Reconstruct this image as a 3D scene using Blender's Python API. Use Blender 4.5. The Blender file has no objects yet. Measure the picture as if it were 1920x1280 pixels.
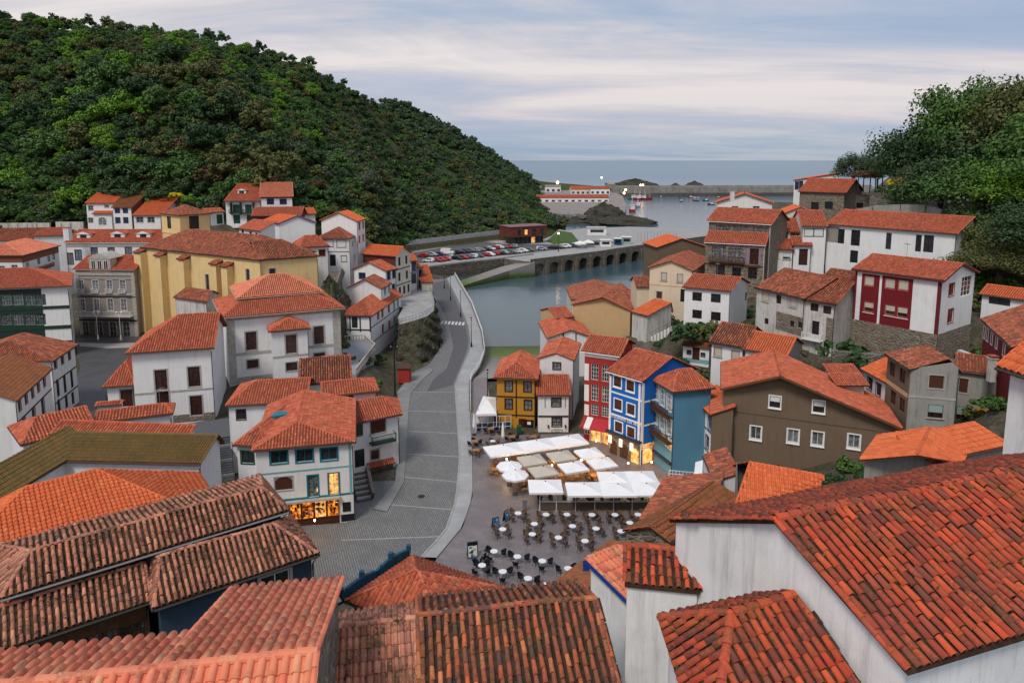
import bpy, bmesh, math, random
import numpy as np
from mathutils import Vector, Matrix
from mathutils.geometry import tessellate_polygon

rnd = random.Random(7)
SC = bpy.context.scene
COL = SC.collection

# ------------------------------------------------------------------ camera
F, PPY, HOR, CAMZ = 1280.0, 473.0, 300.0, 37.0
PITCH = math.atan((PPY - HOR) / F)
cam_d = bpy.data.cameras.new('camera')
cam = bpy.data.objects.new('camera', cam_d)
COL.objects.link(cam)
cam_d.sensor_width = 36.0
cam_d.lens = 36.0 * F / 1920.0
cam_d.shift_y = -(640.0 - PPY) / 1920.0
cam_d.clip_start = 0.1
cam_d.clip_end = 60000.0
cam.location = (0, 0, CAMZ)
cam.rotation_euler = (math.pi / 2 - PITCH, 0, 0)
SC.camera = cam

# ------------------------------------------------------------------ sky and sun
SUN_EL, SUN_AZ = math.radians(55), math.radians(212)   # behind the camera's left shoulder
wd = bpy.data.worlds.new('World')
SC.world = wd
wd.use_nodes = True
nt = wd.node_tree
for n in list(nt.nodes):
    nt.nodes.remove(n)
def N(t, tp, **kw):
    n = t.nodes.new(tp)
    for k, v in kw.items():
        if k in n.inputs.keys() if isinstance(k, str) else False:
            n.inputs[k].default_value = v
        else:
            setattr(n, k, v)
    return n
def ramp(t, fac, stops, interp='LINEAR'):
    r = t.nodes.new('ShaderNodeValToRGB')
    r.color_ramp.interpolation = interp
    el = r.color_ramp.elements
    while len(el) < len(stops):
        el.new(0.5)
    for e, (p, c) in zip(el, stops):
        e.position = p
        e.color = (c[0], c[1], c[2], 1) if hasattr(c, '__len__') else (c, c, c, 1)
    t.links.new(fac, r.inputs[0])
    return r.outputs[0]
def mth(t, op, a, b=None, clamp=False):
    m = t.nodes.new('ShaderNodeMath')
    m.operation = op
    m.use_clamp = clamp
    for i, v in enumerate((a, b)):
        if v is None:
            continue
        if isinstance(v, (int, float)):
            m.inputs[i].default_value = v
        else:
            t.links.new(v, m.inputs[i])
    return m.outputs[0]
def mixc(t, fac, a, b, bt='MIX'):
    m = t.nodes.new('ShaderNodeMix')
    m.data_type = 'RGBA'
    m.blend_type = bt
    for sock, v in ((m.inputs[0], fac), (m.inputs[6], a), (m.inputs[7], b)):
        if isinstance(v, (int, float)):
            sock.default_value = v
        elif isinstance(v, (tuple, list)):
            sock.default_value = (v[0], v[1], v[2], 1)
        else:
            t.links.new(v, sock)
    return m.outputs[2]
def noise(t, vec, scale, detail=4, rough=0.55, dist=0.0):
    n = t.nodes.new('ShaderNodeTexNoise')
    n.inputs['Scale'].default_value = scale
    n.inputs['Detail'].default_value = detail
    n.inputs['Roughness'].default_value = rough
    n.inputs['Distortion'].default_value = dist
    if vec is not None:
        t.links.new(vec, n.inputs['Vector'])
    return n.outputs['Fac']
def mapping(t, vec, scale=(1, 1, 1), loc=(0, 0, 0), rot=(0, 0, 0)):
    m = t.nodes.new('ShaderNodeMapping')
    m.inputs['Scale'].default_value = scale
    m.inputs['Location'].default_value = loc
    m.inputs['Rotation'].default_value = rot
    t.links.new(vec, m.inputs['Vector'])
    return m.outputs[0]

sky = N(nt, 'ShaderNodeTexSky', sky_type='NISHITA', sun_disc=False)
sky.sun_elevation = SUN_EL
sky.sun_rotation = SUN_AZ
sky.altitude = 40
sky.air_density = 1.0
sky.dust_density = 2.0
bg1 = N(nt, 'ShaderNodeBackground'); bg1.inputs[1].default_value = 0.09
nt.links.new(sky.outputs[0], bg1.inputs[0])
tc = N(nt, 'ShaderNodeTexCoord')
sep = N(nt, 'ShaderNodeSeparateXYZ')
nt.links.new(tc.outputs['Generated'], sep.inputs[0])
# cloud deck: the direction is projected on a flat layer, so streaks close up towards the horizon
zc = mth(nt, 'ADD', mth(nt, 'MAXIMUM', sep.outputs[2], 0.0), 0.10)
cx = mth(nt, 'DIVIDE', sep.outputs[0], zc)
cy = mth(nt, 'DIVIDE', sep.outputs[1], zc)
cmb = N(nt, 'ShaderNodeCombineXYZ')
nt.links.new(cx, cmb.inputs[0]); nt.links.new(cy, cmb.inputs[1])
cv = mapping(nt, cmb.outputs[0], scale=(0.20, 0.42, 1.0), rot=(0, 0, math.radians(-8)), loc=(2.3, 0.4, 0))
c1 = noise(nt, cv, 1.0, 6, 0.55, 0.5)
cv2 = mapping(nt, cmb.outputs[0], scale=(0.16, 0.85, 1.0), rot=(0, 0, math.radians(5)), loc=(7.1, 3.3, 0))
c2 = noise(nt, cv2, 1.0, 6, 0.55, 0.8)
c3 = noise(nt, mapping(nt, cmb.outputs[0], scale=(0.5, 0.75, 1.0), rot=(0, 0, math.radians(-20)), loc=(1.2, 9.1, 0)), 1.0, 7, 0.6, 1.2)
cl = mth(nt, 'ADD', mth(nt, 'ADD', mth(nt, 'MULTIPLY', c1, 0.52), mth(nt, 'MULTIPLY', c2, 0.2)), mth(nt, 'MULTIPLY', c3, 0.28))
ccol = ramp(nt, cl, [(0.40, (0.25, 0.36, 0.53)), (0.46, (0.37, 0.44, 0.56)), (0.505, (0.54, 0.53, 0.575)), (0.57, (0.76, 0.70, 0.68))])
# a warm pale band low over the sea
lowb = ramp(nt, sep.outputs[2], [(0.0, 1.0), (0.02, 0.95), (0.16, 0.25), (0.35, 0.0)])
warm = mixc(nt, 0.62, ccol, ramp(nt, sep.outputs[2], [(0.0, (0.19, 0.30, 0.42)), (0.022, (0.32, 0.40, 0.50)), (0.055, (0.54, 0.51, 0.56)), (0.1, (0.68, 0.59, 0.60)), (0.2, (0.64, 0.60, 0.63))]))
ccol = mixc(nt, lowb, ccol, warm)
bg2 = N(nt, 'ShaderNodeBackground'); bg2.inputs[1].default_value = 0.74
nt.links.new(ccol, bg2.inputs[0])
mx = N(nt, 'ShaderNodeMixShader'); mx.inputs[0].default_value = 0.93
nt.links.new(bg1.outputs[0], mx.inputs[1]); nt.links.new(bg2.outputs[0], mx.inputs[2])
wo = N(nt, 'ShaderNodeOutputWorld')
nt.links.new(mx.outputs[0], wo.inputs[0])
sun_d = bpy.data.lights.new('sun', 'SUN')
sun_d.energy = 1.5
sun_d.angle = math.radians(16)
sun_d.color = (1.0, 0.93, 0.84)
sun = bpy.data.objects.new('sun', sun_d)
COL.objects.link(sun)
sv = Vector((math.sin(SUN_AZ) * math.cos(SUN_EL), math.cos(SUN_AZ) * math.cos(SUN_EL), math.sin(SUN_EL)))
sun.rotation_euler = sv.to_track_quat('Z', 'Y').to_euler()
sun.location = (0, 0, 120)
vs = SC.view_settings
vs.view_transform = 'Standard'; vs.look = 'None'; vs.gamma = 1.0; vs.exposure = 0.62
vs.use_curve_mapping = False
SC.cycles.use_denoising = True
SC.cycles.max_bounces = 6
SC.cycles.caustics_reflective = False
SC.cycles.caustics_refractive = False
SC.cycles.sample_clamp_indirect = 4.0

# ------------------------------------------------------------------ pixel -> place
CP, SP = math.cos(PITCH), math.sin(PITCH)
def ray(px, py):
    yc = (PPY - py) / F
    return Vector(((px - 960.0) / F, CP + yc * SP, -SP + yc * CP))
def at_z(px, py, z):
    r = ray(px, py)
    t = (z - CAMZ) / r.z
    return Vector((r.x * t, r.y * t, z))
def at_y(px, py, y):
    r = ray(px, py)
    t = y / r.y
    return Vector((r.x * t, y, CAMZ + r.z * t))
def proj(p):
    x, y, z = p[0], p[1], p[2] - CAMZ
    d = y * CP - z * SP
    u = y * SP + z * CP
    return (960 + F * x / d, PPY - F * u / d)

# ------------------------------------------------------------------ materials
MATS = {}
def new_mat(name):
    m = bpy.data.materials.new(name)
    m.use_nodes = True
    t = m.node_tree
    b = t.nodes['Principled BSDF']
    b.inputs['Roughness'].default_value = 0.85
    b.inputs['Specular IOR Level'].default_value = 0.25
    MATS[name] = m
    return m, t, b
def plain(name, col, rough=0.8, var=0.0, scale=3.0, bump=0.0, metal=0.0, spec=0.25):
    if name in MATS:
        return MATS[name]
    m, t, b = new_mat(name)
    b.inputs['Roughness'].default_value = rough
    b.inputs['Metallic'].default_value = metal
    b.inputs['Specular IOR Level'].default_value = spec
    if var > 0:
        g = N(t, 'ShaderNodeNewGeometry')
        f = noise(t, g.outputs['Position'], scale, 5, 0.6)
        lo = tuple(c * (1 - var) for c in col); hi = tuple(min(1, c * (1 + var * 0.6)) for c in col)
        c = ramp(t, f, [(0.3, lo), (0.7, hi)])
        t.links.new(c, b.inputs['Base Color'])
        if bump:
            bp = N(t, 'ShaderNodeBump'); bp.inputs['Strength'].default_value = bump; bp.inputs['Distance'].default_value = 0.05
            t.links.new(noise(t, g.outputs['Position'], scale * 6, 4), bp.inputs['Height'])
            t.links.new(bp.outputs[0], b.inputs['Normal'])
    else:
        b.inputs['Base Color'].default_value = (*col, 1)
    return m
def plaster(name, col, dirt=(0.25, 0.23, 0.2), amt=0.35, streak=True):
    """painted render with rain streaks, patches and fine relief"""
    if name in MATS:
        return MATS[name]
    m, t, b = new_mat(name)
    g = N(t, 'ShaderNodeNewGeometry')
    pos = g.outputs['Position']
    f1 = noise(t, pos, 0.5, 5, 0.65)
    f2 = noise(t, mapping(t, pos, scale=(2.2, 2.2, 0.16)), 1.2, 6, 0.7)
    f3 = noise(t, pos, 6.0, 4, 0.6)
    a = ramp(t, f1, [(0.45, 0.0), (0.75, 1.0)])
    s = ramp(t, f2, [(0.5, 0.0), (0.78, 1.0)])
    k = mth(t, 'ADD', mth(t, 'MULTIPLY', a, amt * 0.5), mth(t, 'MULTIPLY', s, amt if streak else amt * 0.3), clamp=True)
    base = mixc(t, mth(t, 'MULTIPLY', f3, 0.16), col, tuple(c * 0.55 for c in col))
    c = mixc(t, k, base, dirt)
    t.links.new(c, b.inputs['Base Color'])
    bp = N(t, 'ShaderNodeBump'); bp.inputs['Strength'].default_value = 0.25; bp.inputs['Distance'].default_value = 0.03
    t.links.new(noise(t, pos, 14, 4), bp.inputs['Height'])
    t.links.new(bp.outputs[0], b.inputs['Normal'])
    return m
def stonemat(name, cols, scale=1.6, mortar=(0.30, 0.28, 0.25), bump=0.8, moss=0.0):
    """rubble masonry seen from afar"""
    if name in MATS:
        return MATS[name]
    m, t, b = new_mat(name)
    g = N(t, 'ShaderNodeNewGeometry')
    pos = mapping(t, g.outputs['Position'], scale=(1, 1, 1.6))
    v = N(t, 'ShaderNodeTexVoronoi'); v.inputs['Scale'].default_value = scale
    t.links.new(pos, v.inputs['Vector'])
    e = N(t, 'ShaderNodeTexVoronoi', feature='DISTANCE_TO_EDGE'); e.inputs['Scale'].default_value = scale
    t.links.new(pos, e.inputs['Vector'])
    sp = N(t, 'ShaderNodeSeparateColor'); t.links.new(v.outputs['Color'], sp.inputs[0])
    c = ramp(t, sp.outputs[0], [(i / max(1, len(cols) - 1), cc) for i, cc in enumerate(cols)])
    c = mixc(t, mth(t, 'MULTIPLY', noise(t, g.outputs['Position'], 5, 5), 0.5), c, tuple(x * 0.4 for x in cols[0]))
    ed = ramp(t, e.outputs['Distance'], [(0.02, 1.0), (0.08, 0.0)])
    c = mixc(t, mth(t, 'MULTIPLY', ed, 0.8), c, mortar)
    if moss:
        c = mixc(t, mth(t, 'MULTIPLY', ramp(t, noise(t, g.outputs['Position'], 0.35, 6, 0.7), [(0.45, 0.0), (0.6, 1.0)]), moss), c, (0.05, 0.07, 0.025))
    t.links.new(c, b.inputs['Base Color'])
    bp = N(t, 'ShaderNodeBump'); bp.inputs['Strength'].default_value = bump; bp.inputs['Distance'].default_value = 0.12
    t.links.new(ramp(t, e.outputs['Distance'], [(0.0, 0.0), (0.2, 1.0)]), bp.inputs['Height'])
    t.links.new(bp.outputs[0], b.inputs['Normal'])
    return m
def tilemat(name, cols, lichen=0.3, moss=0.0, lich_col=(0.055, 0.045, 0.04), rough=0.85):
    """clay tile: every tile (mesh island or object) takes its own tone; lichen and moss grow in patches"""
    m, t, b = new_mat(name)
    g = N(t, 'ShaderNodeNewGeometry')
    oi = N(t, 'ShaderNodeObjectInfo')
    r = mth(t, 'FRACT', mth(t, 'ADD', g.outputs['Random Per Island'], oi.outputs['Random']))
    r2 = mth(t, 'FRACT', mth(t, 'MULTIPLY', r, 17.31))
    c = ramp(t, r, [(i / (len(cols) - 1), cc) for i, cc in enumerate(cols)])
    pos = g.outputs['Position']
    c = mixc(t, mth(t, 'MULTIPLY', noise(t, pos, 9, 5, 0.65), 0.35), c, tuple(x * 0.5 for x in cols[0]))
    if lichen:
        f = mth(t, 'ADD', noise(t, pos, 0.7, 6, 0.75), mth(t, 'MULTIPLY', mth(t, 'SUBTRACT', r2, 0.5), 0.3))
        f2 = noise(t, pos, 11.0, 5, 0.7)
        k = mth(t, 'MULTIPLY', ramp(t, f, [(0.44, 0.0), (0.66, 1.0)]), ramp(t, f2, [(0.38, 0.15), (0.58, 1.0)]))
        c = mixc(t, mth(t, 'MULTIPLY', k, lichen, clamp=True), c, lich_col)
    if moss:
        f = noise(t, pos, 1.3, 6, 0.7)
        f2 = noise(t, pos, 16.0, 4, 0.7)
        k = mth(t, 'MULTIPLY', ramp(t, f, [(0.5 - moss * 0.2, 0.0), (0.72 - moss * 0.15, 1.0)]), ramp(t, f2, [(0.42, 0.0), (0.6, 1.0)]))
        c = mixc(t, k, c, (0.075, 0.085, 0.02))
    t.links.new(c, b.inputs['Base Color'])
    b.inputs['Roughness'].default_value = rough
    bp = N(t, 'ShaderNodeBump'); bp.inputs['Strength'].default_value = 0.35; bp.inputs['Distance'].default_value = 0.02
    t.links.new(noise(t, pos, 25, 4, 0.7), bp.inputs['Height'])
    t.links.new(bp.outputs[0], b.inputs['Normal'])
    return m
def emis(name, col, s):
    if name in MATS:
        return MATS[name]
    m, t, b = new_mat(name)
    b.inputs['Base Color'].default_value = (*col, 1)
    b.inputs['Emission Color'].default_value = (*col, 1)
    b.inputs['Emission Strength'].default_value = s
    return m
def glassmat(name, col, rough=0.12, spec=0.6, curtain=None):
    """a pane seen by day: dark room behind, some with pale curtains, sky in the gloss"""
    m, t, b = new_mat(name)
    b.inputs['Roughness'].default_value = rough
    b.inputs['Specular IOR Level'].default_value = spec
    g = N(t, 'ShaderNodeNewGeometry'); oi = N(t, 'ShaderNodeObjectInfo')
    c = ramp(t, oi.outputs['Random'], [(0.0, tuple(x * 0.5 for x in col)), (1.0, tuple(x * 1.6 for x in col))])
    f = noise(t, g.outputs['Position'], 2.5, 3)
    c = mixc(t, ramp(t, f, [(0.45, 0.0), (0.7, 0.6)]), c, curtain or tuple(x * 3 for x in col))
    t.links.new(c, b.inputs['Base Color'])
    return m

WHITE = plaster('wall_white', (0.74, 0.74, 0.75), dirt=(0.36, 0.35, 0.34), amt=0.42)
WHITE2 = plaster('wall_white_clean', (0.80, 0.80, 0.80), dirt=(0.42, 0.41, 0.40), amt=0.42)
CREAM = plaster('wall_cream', (0.70, 0.65, 0.56), dirt=(0.36, 0.31, 0.25), amt=0.4)
CREAM2 = plaster('wall_pale_cream', (0.72, 0.60, 0.44), dirt=(0.40, 0.32, 0.24), amt=0.4)
OCHRE = plaster('wall_church_yellow', (0.78, 0.57, 0.27), dirt=(0.36, 0.28, 0.17), amt=0.5)
TAN = plaster('wall_tan', (0.60, 0.40, 0.21), dirt=(0.38, 0.28, 0.17), amt=0.4)
MUSTARD = plaster('wall_mustard', (0.52, 0.24, 0.025), dirt=(0.28, 0.15, 0.04), amt=0.35)
BLUE = plaster('wall_bright_blue', (0.010, 0.135, 0.50), dirt=(0.01, 0.08, 0.3), amt=0.3)
LBLUE = plaster('wall_light_blue', (0.10, 0.27, 0.40), dirt=(0.09, 0.19, 0.27), amt=0.4)
SLATE = plaster('wall_slate_blue', (0.034, 0.060, 0.095), dirt=(0.02, 0.035, 0.05), amt=0.4)
BROWN = plaster('wall_brown', (0.175, 0.125, 0.085), dirt=(0.09, 0.065, 0.045), amt=0.45)
GREYW = plaster('wall_grey', (0.30, 0.27, 0.24), dirt=(0.14, 0.12, 0.11), amt=0.4)
CONCR = plaster('wall_concrete', (0.33, 0.32, 0.30), dirt=(0.12, 0.11, 0.10), amt=0.7)
OLDWH = plaster('wall_old_white', (0.60, 0.58, 0.54), dirt=(0.16, 0.14, 0.12), amt=0.95)
FGWH = plaster('wall_foreground_white', (0.80, 0.80, 0.79), dirt=(0.30, 0.29, 0.28), amt=0.62)
REDW = plaster('wall_red', (0.36, 0.035, 0.028), dirt=(0.2, 0.03, 0.03), amt=0.3)
CRIM = plaster('wall_crimson', (0.17, 0.012, 0.018), dirt=(0.09, 0.012, 0.014), amt=0.3)
MAUVE = plaster('wall_mauve', (0.27, 0.20, 0.27), dirt=(0.2, 0.15, 0.2), amt=0.3)
RUSTB = plaster('wall_rust_cladding', (0.13, 0.035, 0.028), dirt=(0.07, 0.02, 0.02), amt=0.5)
BRICKW = plaster('wall_brick_red', (0.22, 0.085, 0.055), dirt=(0.12, 0.05, 0.04), amt=0.3)
STONE = stonemat('stone_rubble', [(0.16, 0.12, 0.085), (0.30, 0.235, 0.17), (0.22, 0.18, 0.14), (0.36, 0.30, 0.23)], 2.0)
STONEG = stonemat('stone_grey', [(0.13, 0.115, 0.10), (0.24, 0.215, 0.19), (0.18, 0.16, 0.14)], 1.5, moss=0.4)
SEAW = stonemat('stone_sea_wall', [(0.13, 0.11, 0.09), (0.25, 0.21, 0.17), (0.17, 0.14, 0.12)], 0.8, mortar=(0.12, 0.11, 0.1), moss=0.35)
QUOIN = plain('stone_dressed', (0.42, 0.40, 0.36), 0.85, 0.25, 2.0, 0.3)
TIMB = plain('timber_dark', (0.022, 0.02, 0.02), 0.6)
TIMBR = plain('timber_brown', (0.085, 0.042, 0.022), 0.6, 0.3, 4)
GREENT = plain('timber_green', (0.018, 0.045, 0.032), 0.5)
FRW = plain('frame_white', (0.78, 0.78, 0.77), 0.5)
FRBR = plain('frame_brown', (0.07, 0.026, 0.018), 0.5)
FRBK = plain('frame_black', (0.014, 0.016, 0.02), 0.5)
FRBL = plain('frame_blue', (0.008, 0.045, 0.16), 0.5)
FRTE = plain('frame_teal', (0.012, 0.17, 0.22), 0.5)
FRGR = plain('frame_green', (0.014, 0.07, 0.045), 0.5)
FRRD = plain('frame_red', (0.26, 0.02, 0.018), 0.5)
FRST = plain('frame_stone', (0.40, 0.38, 0.35), 0.85, 0.2, 3)
FRAQ = plain('frame_aqua', (0.17, 0.42, 0.42), 0.6)
SHUT = plain('blind_cream', (0.56, 0.50, 0.42), 0.7, 0.1, 6)
SHUTW = plain('blind_white', (0.72, 0.72, 0.70), 0.7)
SHUTB = plain('blind_brown', (0.085, 0.03, 0.018), 0.7)
SHUTG = plain('blind_green', (0.30, 0.42, 0.38), 0.7)
BAIT = plain('gutter_dark', (0.05, 0.045, 0.042), 0.5)
ZINC = plain('metal_grey', (0.28, 0.29, 0.30), 0.45, metal=0.5)
WHMET = plain('metal_white', (0.75, 0.75, 0.76), 0.45)
BKMET = plain('metal_black', (0.012, 0.012, 0.014), 0.5)
GLASS = glassmat('pane_dark', (0.018, 0.02, 0.024))
GLASSC = glassmat('pane_curtain', (0.10, 0.11, 0.12), curtain=(0.4, 0.4, 0.4))
GLASSR = glassmat('pane_brown', (0.035, 0.014, 0.012))
LIT = emis('pane_lit_warm', (1.0, 0.50, 0.14), 0.9)
LITO = emis('pane_lit_orange', (1.0, 0.24, 0.015), 0.55)
t = LIT.node_tree; g = N(t, 'ShaderNodeNewGeometry')
c = ramp(t, noise(t, g.outputs['Position'], 1.6, 5, .6), [(.34, (.16, .05, .01)), (.5, (.75, .34, .08)), (.66, (1.0, .62, .24))])
t.links.new(c, t.nodes['Principled BSDF'].inputs['Emission Color']); t.nodes['Principled BSDF'].inputs['Base Color'].default_value = (.3, .16, .06, 1)
t = LITO.node_tree; g = N(t, 'ShaderNodeNewGeometry')
c = ramp(t, noise(t, g.outputs['Position'], 2.2, 4, .6), [(.38, (.03, .008, .002)), (.5, (.45, .09, .006)), (.62, (1.0, .34, .04))])
t.links.new(c, t.nodes['Principled BSDF'].inputs['Emission Color']); t.nodes['Principled BSDF'].inputs['Emission Strength'].default_value = 0.9; t.nodes['Principled BSDF'].inputs['Base Color'].default_value = (.05, .02, .01, 1)
LAMP = emis('lamp_bulb', (1.0, 0.62, 0.24), 14.0)

T_NEW = tilemat('tile_new_orange', [(0.612, 0.123, 0.044), (0.782, 0.179, 0.061), (0.680, 0.145, 0.051), (0.800, 0.222, 0.082)], 0.25, lich_col=(0.17, 0.05, 0.03))
T_RED = tilemat('tile_red', [(0.34, 0.075, 0.045), (0.62, 0.150, 0.070), (0.50, 0.100, 0.048), (0.70, 0.215, 0.115), (0.58, 0.120, 0.055)], 0.6, lich_col=(0.20, 0.085, 0.055))
T_PINK = tilemat('tile_pinkish', [(0.800, 0.188, 0.110), (0.800, 0.290, 0.164), (0.800, 0.229, 0.126), (0.800, 0.374, 0.206)], 0.55, lich_col=(0.11, 0.055, 0.04))
T_OLD = tilemat('tile_old', [(0.214, 0.071, 0.049), (0.463, 0.103, 0.053), (0.321, 0.098, 0.064), (0.606, 0.152, 0.071), (0.535, 0.214, 0.116)], 0.8, 0.10)
T_DARK = tilemat('tile_weathered', [(0.110, 0.068, 0.060), (0.520, 0.124, 0.060), (0.240, 0.096, 0.073), (0.720, 0.170, 0.068), (0.400, 0.104, 0.064), (0.800, 0.280, 0.120)], 0.85, 0.28)
T_FG = tilemat('tile_foreground_red', [(0.551, 0.074, 0.034), (0.221, 0.059, 0.040), (0.662, 0.103, 0.040), (0.367, 0.066, 0.040), (0.735, 0.129, 0.047), (0.166, 0.066, 0.051)], 0.72, 0.12)
T_LICH = tilemat('tile_lichened', [(0.527, 0.193, 0.123), (0.702, 0.281, 0.176), (0.421, 0.176, 0.132), (0.790, 0.369, 0.228)], 1.0, 0.25, lich_col=(0.030, 0.022, 0.020))
T_MOSS = tilemat('tile_mossy', [(0.179, 0.103, 0.041), (0.235, 0.138, 0.047), (0.206, 0.118, 0.038)], 0.5, 0.55, lich_col=(0.09, 0.075, 0.025))
T_BROWN = tilemat('tile_brown', [(0.276, 0.089, 0.042), (0.373, 0.130, 0.055), (0.324, 0.106, 0.049)], 0.5, 0.2)
UNDERD = plain('roof_bed_mossy', (0.062, 0.034, 0.020), 0.95, 0.6, 4)  # moss tone, with the shade of the gaps between cover tiles painted in
UNDER = plain('roof_bed_mortar', (0.20, 0.060, 0.032), 0.9, 0.4, 3)

# ------------------------------------------------------------------ scene graph helpers
ORG = {}
ALLTHINGS = []
def tag(o, label, cat, group=None):
    o['label'] = label; o['category'] = cat
    if group: o['group'] = group
    return o
def thing(name, label, cat, loc, group=None):
    o = bpy.data.objects.new(name, None)
    o.empty_display_size = 0.3
    COL.objects.link(o)
    o.location = loc
    ORG[o.name] = Vector(loc)
    ALLTHINGS.append(o)
    return tag(o, label, cat, group)
class MB:
    def __init__(s):
        s.v = []; s.f = []; s.n = 0
    def quad(s, a, b, c, d):
        s.poly((a, b, c, d))
    def poly(s, pts):
        i = s.n
        s.v.extend(tuple(p) for p in pts)
        s.f.append(tuple(range(i, i + len(pts))))
        s.n += len(pts)
    def box(s, c, size, ax=None):
        """box by centre and full size; ax = three axes (unit vectors)"""
        ax = ax or (Vector((1, 0, 0)), Vector((0, 1, 0)), Vector((0, 0, 1)))
        c = Vector(c)
        h = [ax[k] * (size[k] / 2) for k in range(3)]
        p = [c + h[0] * i + h[1] * j + h[2] * k for k in (-1, 1) for j in (-1, 1) for i in (-1, 1)]
        i0 = s.n
        s.v.extend(tuple(q) for q in p); s.n += 8
        for q in ((0, 2, 3, 1), (4, 5, 7, 6), (0, 1, 5, 4), (2, 6, 7, 3), (0, 4, 6, 2), (1, 3, 7, 5)):
            s.f.append(tuple(i0 + k for k in q))
        return s
    def bar(s, a, b, w, h=None):
        a = Vector(a); b = Vector(b); d = b - a
        L = d.length
        if L < 1e-6: return s
        d = d / L
        up = Vector((0, 0, 1)) if abs(d.z) < 0.95 else Vector((1, 0, 0))
        x = d.cross(up).normalized(); y = x.cross(d)
        return s.box((a + b) / 2, (L, w, h or w), (d, x, y))
    def tube(s, pts, r, seg=8, cap=True):
        pts = [Vector(p) for p in pts]
        rr = r if hasattr(r, '__len__') else [r] * len(pts)
        rings = []
        for k, p in enumerate(pts):
            d = (pts[min(k + 1, len(pts) - 1)] - pts[max(k - 1, 0)])
            d = d.normalized() if d.length > 1e-9 else Vector((0, 0, 1))
            up = Vector((0, 0, 1)) if abs(d.z) < 0.95 else Vector((1, 0, 0))
            x = d.cross(up).normalized(); y = x.cross(d)
            i0 = s.n
            for q in range(seg):
                a = 2 * math.pi * q / seg
                s.v.append(tuple(p + x * (rr[k] * math.cos(a)) + y * (rr[k] * math.sin(a))))
            s.n += seg
            rings.append(i0)
        for a, b in zip(rings, rings[1:]):
            for q in range(seg):
                s.f.append((a + q, a + (q + 1) % seg, b + (q + 1) % seg, b + q))
        if cap:
            s.f.append(tuple(rings[0] + q for q in reversed(range(seg))))
            s.f.append(tuple(rings[-1] + q for q in range(seg)))
        return s
    def arrays(s, V, Fq):
        i0 = s.n
        s.v.extend(map(tuple, V)); s.f.extend(tuple(int(i0 + k) for k in q) for q in Fq); s.n += len(V)
    def prism(s, pts, z0, z1):
        """closed prism over an XY polygon (counter-clockwise)"""
        n = len(pts)
        s.poly([(p[0], p[1], z1) for p in pts])
        s.poly([(p[0], p[1], z0) for p in reversed(pts)])
        for i in range(n):
            a, b = pts[i], pts[(i + 1) % n]
            s.quad((a[0], a[1], z0), (b[0], b[1], z0), (b[0], b[1], z1), (a[0], a[1], z1))
        return s
    def build(s, name, mat, parent=None, smooth=False, kind=None, origin=None):
        me = bpy.data.meshes.new(name)
        o0 = ORG[parent.name] if parent is not None else (Vector(origin) if origin is not None else Vector((0, 0, 0)))
        V = np.array(s.v, dtype=np.float64).reshape(-1, 3) - np.array(o0)
        me.from_pydata(V.tolist() if len(V) < 200000 else V, [], s.f)
        me.materials.append(mat)
        if smooth:
            me.polygons.foreach_set('use_smooth', [True] * len(me.polygons))
        o = bpy.data.objects.new(name, me)
        COL.objects.link(o)
        if parent is not None:
            o.parent = parent
        else:
            o.location = o0
        ORG[o.name] = o0
        if kind: o['kind'] = kind
        return o
def npmesh(name, V, Q, mat, parent=None, smooth=False, kind=None):
    """fast mesh from numpy quads"""
    me = bpy.data.meshes.new(name)
    o0 = ORG[parent.name] if parent is not None else Vector((0, 0, 0))
    V = np.asarray(V, dtype=np.float32) - np.array(o0, dtype=np.float32)
    Q = np.asarray(Q, dtype=np.int32)
    k = Q.shape[1]
    me.vertices.add(len(V)); me.vertices.foreach_set('co', V.ravel())
    me.loops.add(Q.size); me.loops.foreach_set('vertex_index', Q.ravel())
    me.polygons.add(len(Q))
    me.polygons.foreach_set('loop_start', np.arange(0, Q.size, k, dtype=np.int32))
    me.polygons.foreach_set('loop_total', np.full(len(Q), k, dtype=np.int32))
    if smooth:
        me.polygons.foreach_set('use_smooth', np.ones(len(Q), dtype=bool))
    me.update(calc_edges=True)
    me.materials.append(mat)
    o = bpy.data.objects.new(name, me)
    COL.objects.link(o)
    if parent is not None: o.parent = parent
    ORG[o.name] = o0
    if kind: o['kind'] = kind
    return o
def dup(o, parent=None, loc=None, rotz=None, label=None, group=None, scale=None):
    """copy a thing with its parts and sub-parts; meshes stay shared"""
    c = o.copy(); COL.objects.link(c)
    c.parent = parent
    if loc is not None: c.location = loc
    if rotz is not None: c.rotation_euler = (0, 0, rotz)
    if scale is not None: c.scale = (scale,) * 3 if not hasattr(scale, '__len__') else scale
    if label: c['label'] = label
    if group: c['group'] = group
    for ch in o.children:
        dup(ch, c)
    return c
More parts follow.
